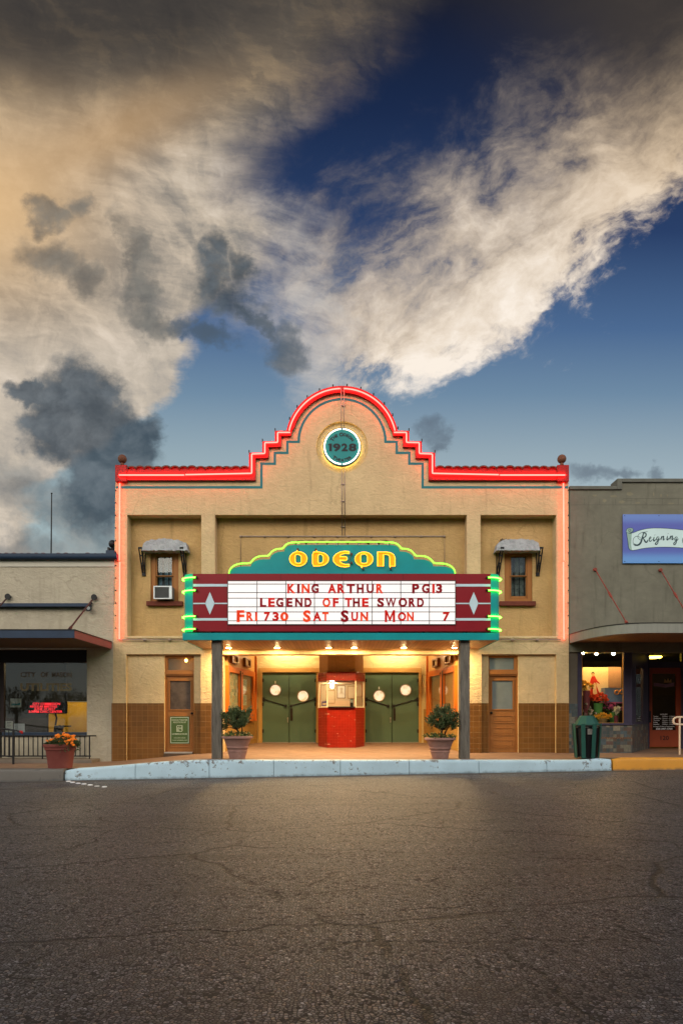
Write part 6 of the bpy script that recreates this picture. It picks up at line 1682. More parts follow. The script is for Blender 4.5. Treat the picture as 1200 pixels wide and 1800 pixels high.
# red pot of orange marigolds
Yp = 17.0; cx = PX(106.5, Yp); zf = walk_z(cx, Yp); k = Yp / 1200
pt = thing('flower_pot', 'red clay pot of orange marigolds in front of the black railing', 'flower pot', (cx, Yp, zf))
H = PZ(1307.5, Yp) - zf; r = 31*k
r = 24.5*k
mb = MB(); mb.lathe([(r*0.80, zf + 0.001), (r*0.98, zf + H*0.74), (r*0.99, zf + H*0.75), (r*1.05, zf + H*0.76), (r*1.07, zf + H*0.85), (r*1.08, zf + H*0.87), (r*1.13, zf + H*0.88), (r*1.15, zf + H*0.97), (r*1.10, zf + H), (r*1.0, zf + H*0.99), (r*0.97, zf + H*0.88)], cx, Yp, 40); mb.build('pot', POTRED, pt, smooth=50)
mb = MB(); mb.lathe([(r*0.97, zf + H*0.89), (0.01, zf + H*0.93)], cx, Yp, 20, caps=False); mb.build('soil', SOIL, pt)
MARI = leaf_mat('marigold leaves', [C4(0.015, 0.03, 0.008), C4(0.03, 0.055, 0.012), C4(0.055, 0.08, 0.02)])
random.seed(14)
lf = MB(); bl_pos = []
def mound(u_):   # picture-like profile of the clump: low on the left, swelling to the right
    return zf + H * 0.98 + (0.07 + 0.20 * math.exp(-((u_ - 0.25) / 0.75) ** 2))
for i in range(900):
    a = random.uniform(0, 2*PI); rr = math.sqrt(random.random()) * r * 1.12
    x = cx + rr*math.cos(a)*1.05 + 0.06; y = Yp + rr*math.sin(a); u_ = (x - cx) / r
    edge_ = 1 - (rr / (r*1.2)) ** 2
    zt_ = zf + H*0.95 + (mound(u_) - zf - H*0.95) * (0.35 + 0.65*edge_); z = random.uniform(zf + H*0.93, zt_)
    if u_ > 0.4 and random.random() < 0.35: z -= random.uniform(0, 0.16); y -= 0.06
    for q_ in range(2): add_leaf(lf, (x, y, z), rv() + Vector((math.cos(a)*0.5, math.sin(a)*0.5, 0.3)), random.uniform(0.04, 0.08), random.uniform(0.008, 0.016))
lf.build('foliage', MARI, pt)
MG = leaf_mat('orange petals', [C4(0.85, 0.17, 0.008), C4(0.92, 0.24, 0.012), C4(0.95, 0.33, 0.02)], 0.6)
for i in range(52):
    if i < 40:
        x = cx + random.uniform(-0.98, 1.15) * r; y = Yp + random.uniform(-0.7, 0.4) * r; u_ = (x - cx) / r
        z = mound(u_) + random.uniform(-0.05, 0.03) - 0.14 * max(0, (Yp - y) / r - 0.35)
    else:
        x = cx + random.uniform(0.25, 1.25) * r; y = Yp - random.uniform(0.55, 0.95) * r; z = zf + H * 0.98 + random.uniform(-0.08, 0.17)
    rb = random.uniform(0.030, 0.052); mb = MB(); nrm = Vector((random.uniform(-0.5, 0.5), random.uniform(-0.9, -0.2), random.uniform(0.3, 1))).normalized()
    c_ = Vector((x, y, z)); s1 = nrm.cross(Vector((1, 0.2, 0.1))).normalized(); s2 = nrm.cross(s1)
    for ring_, (rad, lift_, n_) in enumerate(((1.0, 0.0, 9), (0.72, 0.22, 8), (0.42, 0.38, 6))):
        for j in range(n_):
            a = 2*PI*j/n_ + ring_*0.3; d_ = s1*math.cos(a) + s2*math.sin(a); t_ = nrm.cross(d_)
            b0 = c_ + nrm*(lift_*rb - 0.004); e = b0 + d_*rb*rad + nrm*rb*0.10; w_ = rb*0.30
            mb.add([b0, b0 + d_*rb*rad*0.6 + t_*w_, e + t_*w_*0.4, e - t_*w_*0.4, b0 + d_*rb*rad*0.6 - t_*w_], [(0, 1, 2, 3, 4)])
    mb.build('flower', MG, pt)
# antenna pole behind the parapet
Yq = F + 3.0
mb = MB(); mb.tube([(PX(90, Yq), Yq, PZ(990, Yq) - 0.5), (PX(91.3, Yq), Yq, PZ(868, Yq))], [0.026, 0.018], 8); mb.tube([(PX(91.3, Yq), Yq, PZ(868, Yq)), (PX(91.3, Yq), Yq, PZ(866.5, Yq))], 0.03, 8)
tag(mb.build('antenna_pole', BLACK, org=(PX(90, Yq), Yq, PZ(990, Yq) - 0.5), smooth=50), 'thin dark antenna pole rising above the office roof', 'antenna')

# ================================================================== the flower shop on the right
so = thing('shop_building', 'grey green rendered shop with curved flat canopy and tiled front', 'shop', (9, F, 0.46))
XR = 18.0
xw = PX(1000.3, F)
YW = F + 0.03
zc0, zc1 = 3.55, 3.79
Z = lambda py: PZ(py, YW)
mb = MB(); mb.prism([[(xw, 3.3), (XR, 3.3), (XR, Z(847)), (PX(1092, YW), Z(847)), (PX(1092, YW), Z(860)), (xw, Z(860))]], YW, YW + 0.35); mb.build('front_wall', GREYGREEN, so, bevel=0.01)
CAPM = surf('weathered coping cement', C4(0.12, 0.12, 0.10), 0.85, 0.2, 3, bump=0.4, dirt=0.4)
mb = MB(); mb.box(xw, PX(1083, YW), YW - 0.05, YW + 0.45, Z(861), Z(855)); mb.box(PX(1083, YW) + 0.001, PX(1091.5, YW), YW - 0.05, YW + 0.45, Z(861), Z(842)); mb.box(PX(1091.5, YW) + 0.001, XR, YW - 0.05, YW + 0.45, Z(848.3), Z(842)); mb.build('coping', CAPM, so, bevel=0.01)
mb = MB()
for px, py in ((1020, 854), (1046, 854), (1071.5, 854), (1110, 841), (1138, 841), (1165, 841), (1192.5, 841)): mb.tube([(PX(px, YW), YW + 0.1, Z(py + 2)), (PX(px + 0.8, YW), YW + 0.1, Z(py - 1.6))], 0.016, 5)
mb.build('coping_bolts', BLACK, so)
# scored block joints near the top
mb = MB()
for py, a, b in ((876.5, 1094, 1290), (887.5, 1003, 1290)): mb.box(PX(a, YW), PX(b, YW), YW - 0.0015, YW + 0.01, Z(py + 0.25), Z(py - 0.25))
for px in (1026, 1053, 1081, 1108, 1135, 1163, 1191): mb.box(PX(px, YW) - 0.003, PX(px, YW) + 0.003, YW - 0.0018, YW + 0.01, Z(887), Z(876.8))
mb.build('block_joints', surf('dark joint grey', C4(0.085, 0.083, 0.066), 0.9), so)  # joints laid on as thin strips of darker grey
random.seed(31)
BARE = stucco_mat('bare patch render', C4(0.19, 0.175, 0.12), 0.2, 8, 0.01, 0.6, 0.3)
for px, py, w_, h_ in ((1045, 871, 10, 4), (1062, 880, 9, 6), (1078, 872, 16, 4), (1105, 868, 14, 7), (1092, 882, 14, 6), (1120, 884, 12, 3), (1161, 871, 4, 7), (1172, 871, 3, 6), (1178, 885, 14, 3), (1148, 868, 3, 8)):
    pts = [(px + w_/2*math.cos(a)*random.uniform(0.6, 1.1), py + h_/2*math.sin(a)*random.uniform(0.6, 1.1)) for a in [2*PI*i/11 for i in range(11)]]
    mb = MB(); mb.pprism([pts], YW - 0.001, 0.004); mb.build('bare_patch', BARE, so)
# canopy with a rounded corner
plan = [(xw + 0.002, YW - 0.002)]
pts = [(6.47, 19.4), (6.52, 18.6), (6.62, 18.0), (6.78, 17.55), (7.02, 17.22), (7.32, 17.04), (7.7, 16.99)]
pts = smooth_pts(pts, 2)
plan = [(x, y - 0.0) for x, y in pts if y < YW - 0.003] + [(XR, 16.99)]
full = [(xw + 0.003, YW - 0.003)] + plan + [(XR, YW - 0.003)]
inn = [(xw + 0.05, YW - 0.004)] + [(x + 0.05, y + 0.05) for x, y in plan if y + 0.05 < YW - 0.01] + [(XR, YW - 0.004)]
FASC = surf('grey green fascia paint', C4(0.22, 0.225, 0.19), 0.6, 0.14, 3, dirt=0.35, dcol=C4(0.10, 0.10, 0.08), stretch=(4, 4, 0.5))
outp = [(xw + 0.003, YW - 0.003)] + plan
mb = MB(); n = len(outp)
inr = [(x + 0.04, y + 0.04) for x, y in outp]; inr[0] = (xw + 0.043, YW - 0.003); inr[-1] = (XR, 17.03)
vs = [(x, y, zc0) for x, y in outp] + [(x, y, zc1) for x, y in outp] + [(x, y, zc0) for x, y in inr] + [(x, y, zc1) for x, y in inr]
fs = []
for i in range(n-1): fs += [(i, i+1, n+i+1, n+i), (2*n+i+1, 2*n+i, 3*n+i, 3*n+i+1), (n+i, n+i+1, 3*n+i+1, 3*n+i), (i+1, i, 2*n+i, 2*n+i+1)]
mb.add(vs, fs); mb.build('canopy_fascia', FASC, so, smooth=30)
mb = MB(); mb.extr_z(inr + [(XR, YW - 0.003)], zc0 + 0.03, zc0 + 0.06); mb.build('canopy_soffit', planks('brown canopy boards', C4(0.26, 0.13, 0.05), 0.14, 0.5, 0.15), so)
mb = MB(); mb.extr_z([(x - 0.012, y - 0.012) if 0 < i < len(full) - 1 else (x, y) for i, (x, y) in enumerate(full)], zc1 + 0.001, zc1 + 0.018); mb.build('canopy_deck', BLACK, so)
RODM = surf('rusty red rod', C4(0.20, 0.045, 0.03), 0.6, 0.3, 10)
for (wx, wy, fx) in ((1044.5, 1001.5, 1101), (1159, 1002.5, 1216)):
    Yf_ = 17.25
    A = Vector((PX(wx, YW), YW - 0.04, PZ(wy, YW))); B = Vector((PX(fx, Yf_), Yf_, zc1 + 0.03)); 
    mb = MB(); mb.tube([A, B], 0.014, 8); C_ = A + (B - A) * 0.5; dv = (B - A).normalized()
    mb.tube([C_ - dv*0.17, C_ - dv*0.10, C_ + dv*0.10, C_ + dv*0.17], [0.016, 0.032, 0.032, 0.016], 8); mb.tube([B - dv*0.08, B], 0.04, 8)
    mb.disc_y(A.x, A.z, 0.05, A.y - 0.02, YW + 0.01, 14); mb.build('tie_rod', RODM, so, smooth=50)

# shop front below the canopy
FR = surf('plum blue window paint', C4(0.040, 0.034, 0.060), 0.45, 0.15, 4)
PIER = surf('dull taupe pier', C4(0.10, 0.085, 0.065), 0.8, 0.15, bump=0.3)
def mosaic():
    m = bpy.data.materials.new('mixed slate mosaic'); m.use_nodes = True
    t = NT(m.node_tree); b = t.n['Principled BSDF']
    tcn = t.new('ShaderNodeTexCoord'); sp = t.new('ShaderNodeSeparateXYZ'); t.l.new(tcn.outputs['Object'], sp.inputs[0])
    a = E(t, sp.outputs[0]) * 1.0 + E(t, sp.outputs[1]) * 0.9; z = E(t, sp.outputs[2])
    def br(sz, off):
        n = t.new('ShaderNodeTexBrick'); n.offset = off; t.put(n.inputs['Vector'], t.vec(a, z, 0)); n.inputs['Scale'].default_value = 1; n.inputs['Brick Width'].default_value = sz; n.inputs['Row Height'].default_value = sz
        n.inputs['Mortar Size'].default_value = 0.004; n.inputs['Color1'].default_value = (0, 0, 0, 1); n.inputs['Color2'].default_value = (1, 1, 1, 1); n.inputs['Mortar'].default_value = (0.5, 0.5, 0.5, 1)
        return E(t, n.outputs['Color']), E(t, n.outputs['Fac'])
    c1, f1 = br(0.10, 0.0); c2, f2 = br(0.20, 0.5)
    big = t.m('GREATER_THAN', c2, 0.62)
    v = c1 * (1.0 - big) + c2 * big; f = f1 * (1.0 - big) + f2 * big
    v = t.m('FRACT', v * 7.31)
    cc = t.ramp(v, [(0.0, C4(0.035, 0.05, 0.05)), (0.2, C4(0.06, 0.065, 0.06)), (0.38, C4(0.10, 0.055, 0.04)), (0.52, C4(0.05, 0.075, 0.085)), (0.66, C4(0.13, 0.12, 0.085)), (0.8, C4(0.07, 0.045, 0.03)), (0.92, C4(0.19, 0.165, 0.11)), (1.0, C4(0.03, 0.04, 0.045))], 'CONSTANT')
    nz, _ = t.noise(E(t, tcn.outputs['Object']), 14, 4, 0.6); k = t.lstep(0.3, 0.7, nz, 0.7, 1.25); cc = t.mix(1.0, cc, t.vec(k, k, k), 'MULTIPLY')
    cc = t.mix(f, cc, C4(0.07, 0.055, 0.04))
    t.put(b.inputs['Base Color'], cc); b.inputs['Roughness'].default_value = 0.55
    bn = t.new('ShaderNodeBump'); bn.inputs['Strength'].default_value = 0.5; bn.inputs['Distance'].default_value = 0.005; t.put(bn.inputs['Height'], (1.0 - f) + nz * 0.4); t.l.new(bn.outputs[0], b.inputs['Normal'])
    return m
MOS = mosaic()
YS = F + 0.06; zf = 0.3
YD = 21.5
xa, xb = PX(1014.5, YS), PX(1110.5, YS); xd = PX(1138.5, YD)
mb = MB(); mb.box(xw, xa, YS + 0.02, YS + 0.5, PZ(1237, YS), 3.6); mb.build('pier', PIER, so)
mb = MB(); mb.box(xw, xa, YS, YS + 0.5, zf, PZ(1237.2, YS)); mb.extr_z([(xa + 0.001, YS + 0.01), (xb, YS + 0.01), (xd, YD), (xd - 0.3, YD), (xb - 0.3, YS + 0.3), (xa + 0.001, YS + 0.3)], zf, PZ(1273.5, YS)); mb.build('tiled_base', MOS, so, bevel=0.004)
mb = MB()
for i in range(34):
    px = 1041 + i * 2.05
    if px > 1109: break
    mb.pbox(px, 1295.8 + (i % 2) * 1.6, px + 2.0, 1297.4 + (i % 2) * 1.6, YS + 0.004, 0.01)
mb.build('chequer_band', surf('rust chequer tile', C4(0.16, 0.075, 0.03), 0.5, 0.5, 20), so)
# display window
g0, g1, gt, gb = 1022, 1095.5, 1144, 1271
win = MB(); win.pprism([[(1014.7, 1134), (1110.3, 1134), (1110.3, 1273.3), (1014.7, 1273.3)], [(g0, gt), (g1, gt), (g1, gb), (g0, gb)]], YS + 0.02, 0.10)
w_ = win.build('display_window', FR, so, bevel=0.008)
mb = MB(); mb.pprism([[(g0-0.01, gt), (g1, gt), (g1, gb), (g0-0.01, gb)], [(g0 + 0.6, gt + 0.6), (g1 - 1.6, gt + 0.6), (g1 - 1.6, gb - 0.6), (g0 + 0.6, gb - 0.6)]], YS + 0.05, 0.03); mb.build('inner_bead', surf('amber varnished bead', C4(0.40, 0.20, 0.05), 0.4), w_)
mb = MB(); mb.pbox(g0, gt, g1, gb, YS + 0.055, 0.006); mb.build('window_pane', PANE, w_)
mb = MB(); mb.pbox(1012, 1272.6, 1112, 1274.6, YS - 0.03, 0.14); mb.build('window_sill', FR, w_, bevel=0.006)
# slanted entry side with a narrow pane, door at the back
def slant(t0, t1, z0_, z1_, n0, n1):
    a, b = Vector((xb, YS + 0.02)), Vector((xd, YD)); d = (b - a); nn = Vector((d.y, -d.x)).normalized()
    q = [a + d*t0 + nn*n0, a + d*t1 + nn*n0, a + d*t1 - nn*n1, a + d*t0 - nn*n1]
    return [tuple(v) for v in q], z0_, z1_
mb = MB(); zt_, zb_ = 3.42, PZ(1273.5, YS) + 0.001
for t0, t1 in ((0.002, 0.22), (0.66, 0.998)): mb.extr_z(*slant(t0, t1, zb_, zt_, 0, 0.08))
mb.extr_z(*slant(0.2205, 0.6595, 2.95, zt_, 0, 0.08)); mb.extr_z(*slant(0.2205, 0.6595, zb_, zb_ + 0.06, 0, 0.08)); mb.build('side_window', FR, so, bevel=0.004)
mb = MB(); mb.extr_z(*slant(0.2, 0.68, zb_ + 0.05, 2.96, -0.03, 0.036)); mb.build('side_pane', PANEDARK, so)
mb = MB(); mb.pprism([[(1136, 1140), (1206, 1140), (1206, 1320), (1136, 1320)], [(1140.5, 1148), (1197, 1148), (1197, 1163), (1140.5, 1163)], [(1140.5, 1173.5), (1196.5, 1173.5), (1196.5, 1319), (1140.5, 1319)]], YD, 0.12)
mb.box(xd, XR, YD - 0.02, YD + 0.1, PZ(1140, YD) + 0.001, 3.60); mb.box(PX(1206, YD) + 0.001, XR, YD, YD + 0.1, zf, PZ(1140, YD))
fr = mb.build('door_frame', FR, so, bevel=0.006)
mb = MB(); mb.pbox(1140, 1147.5, 1197.5, 1163.5, YD + 0.04, 0.006); mb.build('transom_pane', PANE, fr)
mb = MB(); mb.pprism([[(1141, 1174), (1196, 1174), (1196, 1313), (1141, 1313)], [(1145.5, 1184), (1187, 1184), (1187, 1283.5), (1145.5, 1283.5)]], YD + 0.03, 0.05)
dr = mb.build('shop_door', surf('brick red door paint', C4(0.26, 0.050, 0.018), 0.45, 0.1), so, bevel=0.005)
mb = MB(); mb.pbox(1145, 1183.5, 1187.5, 1284, YD + 0.05, 0.006); mb.build('door_pane', PANEDARK, dr)
mb = MB(); mb.pbox(1140.8, 1250, 1143.6, 1270, YD + 0.0, 0.02); mb.tube(P3([(1142, 1252), (1142, 1268)], YD - 0.05), 0.014, 8); mb.build('door_handle', BLACK, dr, bevel=0.003)
mb = MB(); q = YD + 0.047
word(mb, 'HOURS', 1159.5, 1172, 1254.6, 1256.8, q, 0.0015, 0.02)
for i, (d_, h_) in enumerate((('Tuesday', '10:00am - 5:30pm'), ('Wednesday', '12noon - 5:30pm'), ('Thursday', '12noon - 5:30pm'), ('Friday', '10:00am - 5:30pm'), ('Saturday', '10:00am - 2:00pm'))):
    y_ = 1258.2 + i * 3.45; wl = {'Tuesday': 8.5, 'Wednesday': 13.5, 'Thursday': 11, 'Friday': 7.5, 'Saturday': 10.5}[d_]
    word(mb, d_, 1147.5, 1147.5 + wl, y_, y_ + 2.0, q, 0.0015, 0.02); word(mb, h_, 1163, 1184.5, y_, y_ + 2.0, q, 0.0015, 0.01)
word(mb, 'Evening & Sunday by Appointment', 1147.5, 1184.5, 1276, 1277.8, q, 0.0015, 0.01); word(mb, '325-347-1700', 1152, 1181, 1279.6, 1282.6, q, 0.0015, 0.035)
mb.build('door_lettering', surf('white vinyl letters', C4(0.75, 0.76, 0.78), 0.6, 0.03), dr)
mb = MB(); word(mb, '120', 1160, 1174.5, 1293.5, 1300.8, YD + 0.026, 0.003, 0.01); mb.build('house_number', BLACK, dr)
mb = MB(); mb.pprism([[(1148, 1200), (1170, 1202.5), (1184.5, 1199.5), (1183.5, 1206.5), (1169, 1208.5), (1148, 1206)]], YD + 0.046, 0.002); mb.build('door_decal', surf('faded mauve decal', C4(0.20, 0.11, 0.16), 0.6, 0.2), dr)
mb = MB()
mb.pprism([[(1166, 1200), (1167.5, 1193), (1170.5, 1197.5), (1173, 1192), (1175.5, 1197.5), (1178.5, 1193.5), (1179.5, 1200)]], YD + 0.045, 0.002); mb.build('crown_decal', surf('faded gold decal', C4(0.34, 0.20, 0.07), 0.5), dr)
# the shop's dark room and its lamps
mb = MB()
DKR = surf('dark shop interior', C4(0.022, 0.017, 0.015), 0.9, 0.4)
mb.box(xw, XR, YD + 3.0, YD + 3.05, zf, 3.9); mb.box(xw, xw + 0.05, YS + 0.55, YD + 3, zf, 3.5); mb.box(xw + 0.06, XR, YS + 0.55, YD + 2.99, 3.47, 3.5); mb.extr_z([(xw + 0.06, YS + 0.31), (xb - 0.35, YS + 0.31), (xd - 0.35, YD), (xd - 0.35, YD + 2.9), (xw + 0.06, YD + 2.9)], zf, 0.9)
mb.build('shop_interior', DKR, so)
BULB = glow_mat('shop lamp', (1.0, 0.56, 0.17), 850.0)
for px, py, Yz in ((1023.5, 1147.8, YS + 0.20), (1047.5, 1149, YS + 0.6), (1077.5, 1149, YS + 0.6)):
    mb = MB(); r_ = 0.035
    cx_, cz_ = PX(px, Yz), PZ(py, Yz)
    mb.lathe([(0.045, cz_ + 0.10), (0.05, cz_ + 0.04), (0.042, cz_ + 0.028)], cx_, Yz, 14); mb.tube([(cx_, Yz, cz_ + 0.10), (cx_, Yz, 3.46)], 0.01, 6); f_ = mb.build('spot_lamp', MATS['aged brass rim'], so, smooth=40)
    mb = MB(); mb.ball(cx_, Yz, cz_, 0.045, 14); mb.build('lamp_bulb', BULB, f_, smooth=True)
Yt = YD + 1.2
mb = MB(); mb.lathe([(0.20, PZ(1157, Yt)), (0.24, PZ(1155, Yt)), (0.20, PZ(1152, Yt)), (0.10, PZ(1150, Yt))], PX(1149, Yt), Yt, 20); f_ = mb.build('room_lamp', glow_mat('shop room lamp', (1.0, 0.58, 0.05), 22.0), so, smooth=True)
mb = MB(); mb.ball(PX(1149, YD - 1.0), YD - 1.6, zc0 + 0.0, 0.001, 6)

# ---- what stands in the display window
zsh = PZ(1271, YS) 
Yv = YS + 0.75
mb = MB(); mb.pbox(1023, 1173, 1068, 1222.5, Yv, 0.02)
ps = thing('portrait_poster', 'amber poster of a person in a long red dress in the shop window', 'poster', (PX(1045, Yv), Yv, PZ(1222.5, Yv)))
mb.build('poster_sheet', surf('amber poster paper', C4(0.78, 0.58, 0.38), 0.6, 0.18, 1.5), ps)
q = Yv - 0.003
mb = MB(); mb.pprism([[(1039.8, 1188), (1043.5, 1187), (1046, 1191), (1048.5, 1196), (1052.5, 1200), (1053.5, 1203), (1047, 1199), (1048, 1206), (1051, 1214), (1055, 1222), (1034, 1222), (1037.5, 1211), (1037.5, 1204), (1034.8, 1206), (1036.2, 1198), (1038, 1192)]], q, 0.002); mb.build('printed_dress', surf('printed red dress', C4(0.52, 0.03, 0.02), 0.6, 0.3, 8), ps)
mb = MB(); mb.pprism([arc(1041.2, 1184.5, 2.5, 0, 360, 16)[:-1]], q - 0.0005, 0.002); mb.pprism([[(1040.4, 1186.5), (1042.2, 1186.5), (1042.8, 1189), (1039.6, 1189)]], q - 0.0005, 0.002); mb.build('printed_face', surf('printed skin tone', C4(0.60, 0.34, 0.19), 0.6), ps)
mb = MB(); mb.pprism([[(1038.2, 1184.5), (1039.5, 1181.5), (1042, 1181), (1044.2, 1183), (1044.0, 1186), (1043.2, 1183.6), (1039.6, 1183.4), (1039.0, 1186)]], q - 0.001, 0.002); mb.build('printed_hair', surf('printed dark hair', C4(0.03, 0.015, 0.01), 0.6), ps)
mb = MB(); mb.pprism([[(1041.5, 1203), (1044.5, 1199.5), (1047, 1203.5), (1047.5, 1212), (1049, 1220), (1041, 1221), (1041.5, 1212)]], q - 0.001, 0.002); mb.build('printed_dog', surf('printed pale fur', C4(0.72, 0.52, 0.30), 0.6, 0.2, 10), ps)
mb = MB(); mb.pbox(1067.8, 1172.5, 1091, 1212, Yv + 0.25, 0.03)
tag(mb.build('backdrop_panel', surf('dusky mauve panel', C4(0.42, 0.25, 0.18), 0.7, 0.2), org=(PX(1080, Yv), Yv + 0.25, PZ(1212, Yv))), 'dusky mauve display panel standing behind the right half of the shop window', 'panel')
cs = thing('display_box', 'grey blue display box with a pink rim in the shop window', 'display box', (PX(1080, YS + 0.5), YS + 0.5, PZ(1240, YS)))
mb = MB(); mb.pbox(1062.5, 1209, 1096, 1234, YS + 0.45, 0.35); mb.build('box_front', surf('grey blue card', C4(0.16, 0.21, 0.30), 0.5, 0.2), cs)
mb = MB(); mb.pbox(1061, 1234.2, 1097, 1236, YS + 0.42, 0.4); mb.build('box_rim', surf('pink rim', C4(0.55, 0.12, 0.22), 0.5), cs)
mb = MB()
for cx_, cy_ in ((1083, 1217), (1092, 1216)): mb.tube([(PX(cx_ + 3.6*math.cos(2*PI*i/20), YS + 0.43), YS + 0.43, PZ(cy_ - 3.6*math.sin(2*PI*i/20), YS + 0.43)) for i in range(20)], 0.014, 6, closed=True)
mb.build('brass_rings', surf('orange gilt', C4(0.80, 0.33, 0.07), 0.35, metal=0.3), cs, smooth=True)
GREENL = leaf_mat('bouquet leaves', [C4(0.02, 0.05, 0.012), C4(0.05, 0.10, 0.02), C4(0.12, 0.16, 0.04)])
def bouquet(px0, px1, py0, py1, Yb_, cols, label, n, rb, leaves, pot, seed):
    random.seed(seed)
    cx_ = PX((px0 + px1) / 2, Yb_); z0_ = PZ(pot[1], Yb_)
    t = thing('flower_arrangement', label, 'flower arrangement', (cx_, Yb_, z0_), 'flowers in the shop window')
    k_ = Yb_ / 1200; mb = MB(); hw = (pot[2]) * k_
    mb.lathe([(hw*0.8, z0_), (hw, PZ(pot[0], Yb_)), (hw*0.9, PZ(pot[0], Yb_) - 0.005)], cx_, Yb_, 16); mb.build('vase', pot[3], t, smooth=50)
    P_ = leaf_mat(cols[0], cols[1]); bl = MB(); lv = MB()
    for i in range(n):
        x = PX(random.uniform(px0, px1), Yb_); z = PZ(random.uniform(py0, py1), Yb_); y = Yb_ + random.uniform(-0.12, 0.12); c_ = Vector((x, y, z)); r_ = rb * random.uniform(0.7, 1.2)
        for j in range(16):
            d_ = rv().normalized(); d_.y = -abs(d_.y); add_leaf(bl, c_, d_, r_, r_*0.35)
        for j in range(leaves): add_leaf(lv, c_ - Vector((0, -0.03, random.uniform(0, 0.15))), rv() + Vector((0, 0, 0.3)), random.uniform(0.05, 0.10), random.uniform(0.010, 0.02))
    bl.build('blooms', P_, t); lv.build('leaves', GREENL, t)
    return t
VG = surf('green glass vase', C4(0.10, 0.22, 0.05), 0.2, 0.1); VD = surf('oxblood vase', C4(0.22, 0.05, 0.05), 0.3); BK = surf('wicker basket', C4(0.28, 0.14, 0.05), 0.8, 0.4, 30, bump=0.8, bs=60)
Yq_ = YS + 0.40
bouquet(1021, 1039, 1197, 1211, Yq_, ('yellow gold petals', [C4(0.85, 0.42, 0.04), C4(0.9, 0.6, 0.12)]), 'bright yellow flowers in a dark vase left of the poster', 26, 0.075, 3, (1214, 1271, 6, VD), 1)
bouquet(1036, 1065, 1220, 1232, Yq_, ('scarlet petals', [C4(0.75, 0.035, 0.01), C4(0.9, 0.12, 0.02)]), 'scarlet and orange flowers below the poster', 46, 0.065, 1, (1236, 1262, 8, VG), 2)
bouquet(1045, 1071, 1255, 1263, Yq_ - 0.12, ('golden petals', [C4(0.85, 0.34, 0.02), C4(0.95, 0.50, 0.05)]), 'golden flowers in a low wicker basket on the shop window floor', 40, 0.055, 2, (1263, 1271, 8, BK), 3)
bouquet(1077, 1087, 1244, 1255, Yq_ - 0.10, ('ivory petals', [C4(0.70, 0.55, 0.36), C4(0.80, 0.68, 0.48)]), 'ivory white flowers near the right edge of the shop window', 14, 0.07, 3, (1258, 1271, 4, VD), 4)
bouquet(1023, 1046, 1236, 1256, Yq_ - 0.05, ('pale blush petals', [C4(0.60, 0.42, 0.30), C4(0.7, 0.5, 0.4)]), 'loose green foliage with a few pale blooms, low left in the shop window', 14, 0.045, 34, (1258, 1271, 7, VG), 5)

bouquet(1063, 1094, 1237, 1248, Yq_ + 0.05, ('pink glow petals', [C4(0.55, 0.06, 0.16), C4(0.70, 0.16, 0.28)]), 'added pink flowers standing in for a pink glow below the grey blue display box', 26, 0.055, 3, (1252, 1271, 9, VG), 6)  # bouquet added to stand in for a purple-pink glow

# ---- the shop's blue sign board
YB3 = YW - 0.06
sg = thing('shop_sign', 'blue shop sign board with a pale scroll and cursive lettering on the grey wall', 'sign', (PX(1180, YB3), YB3, PZ(990, YB3)))
SCREEN = bpy.data.materials.new('airbrushed blue board'); SCREEN.use_nodes = True
t = NT(SCREEN.node_tree); b = t.n['Principled BSDF']; tcn = t.new('ShaderNodeTexCoord'); sp = t.new('ShaderNodeSeparateXYZ'); t.l.new(tcn.outputs['Object'], sp.inputs[0])
zz_ = E(t, sp.outputs[2])
d_ = t.m('ABSOLUTE', zz_ - 0.72); halo = 1.0 - t.sstep(0.34, 0.60, d_)
cb = t.mix(t.lstep(0.0, 1.38, zz_), C4(0.10, 0.27, 0.60), C4(0.105, 0.19, 0.50))
t.put(b.inputs['Base Color'], t.mix(halo * 0.75, cb, C4(0.055, 0.05, 0.34))); b.inputs['Roughness'].default_value = 0.4
mb = MB(); mb.pbox(1094, 904, 1292, 990, YB3, 0.04); mb.build('sign_panel', SCREEN, sg, bevel=0.003)
mb = MB()
for px in (1097, 1157, 1215):
    for py in (906.5, 987): mb.disc_y(PX(px, YB3), PZ(py, YB3), 0.012, YB3 - 0.006, YB3 + 0.001, 10)
mb.build('sign_screws', DARKMETAL, sg)
def sg_(x, y): return (1090 + x * 110 / 1200.0, 890 + y * 110 / 1200.0)
SC = surf('pale mint scroll paint', C4(0.52, 0.68, 0.68), 0.5, 0.06, 1.5); SCD = surf('mint scroll fold paint', C4(0.25, 0.38, 0.33), 0.5, 0.25, 6); SCO = surf('dark teal outline', C4(0.02, 0.05, 0.06), 0.5)
scr = [(120, 505), (170, 525), (250, 505), (350, 462), (480, 430), (620, 416), (800, 418), (1000, 432), (1200, 455), (1500, 500), (1800, 500), (1800, 840), (1500, 820), (1200, 795), (1000, 782), (800, 778), (600, 786), (420, 805), (300, 832), (225, 846), (170, 830), (150, 780), (140, 680)]
mb = MB(); mb.pprism([[sg_(x, y) for x, y in scr]], YB3 - 0.003, 0.002); mb.build('scroll', SC, sg)
mb = MB(); mb.pprism([[sg_(x, y) for x, y in [(125, 510), (170, 522), (215, 520), (205, 600), (200, 740), (215, 842), (172, 828), (152, 780), (141, 680)]]], YB3 - 0.0045, 0.001); mb.pprism([[sg_(x, y) for x, y in [(105, 480), (112, 440), (150, 418), (205, 414), (240, 430), (236, 470), (200, 500), (150, 518), (118, 508)]]], YB3 - 0.0045, 0.001); mb.build('scroll_fold', SCD, sg)
mb = MB(); r_ = 0.007
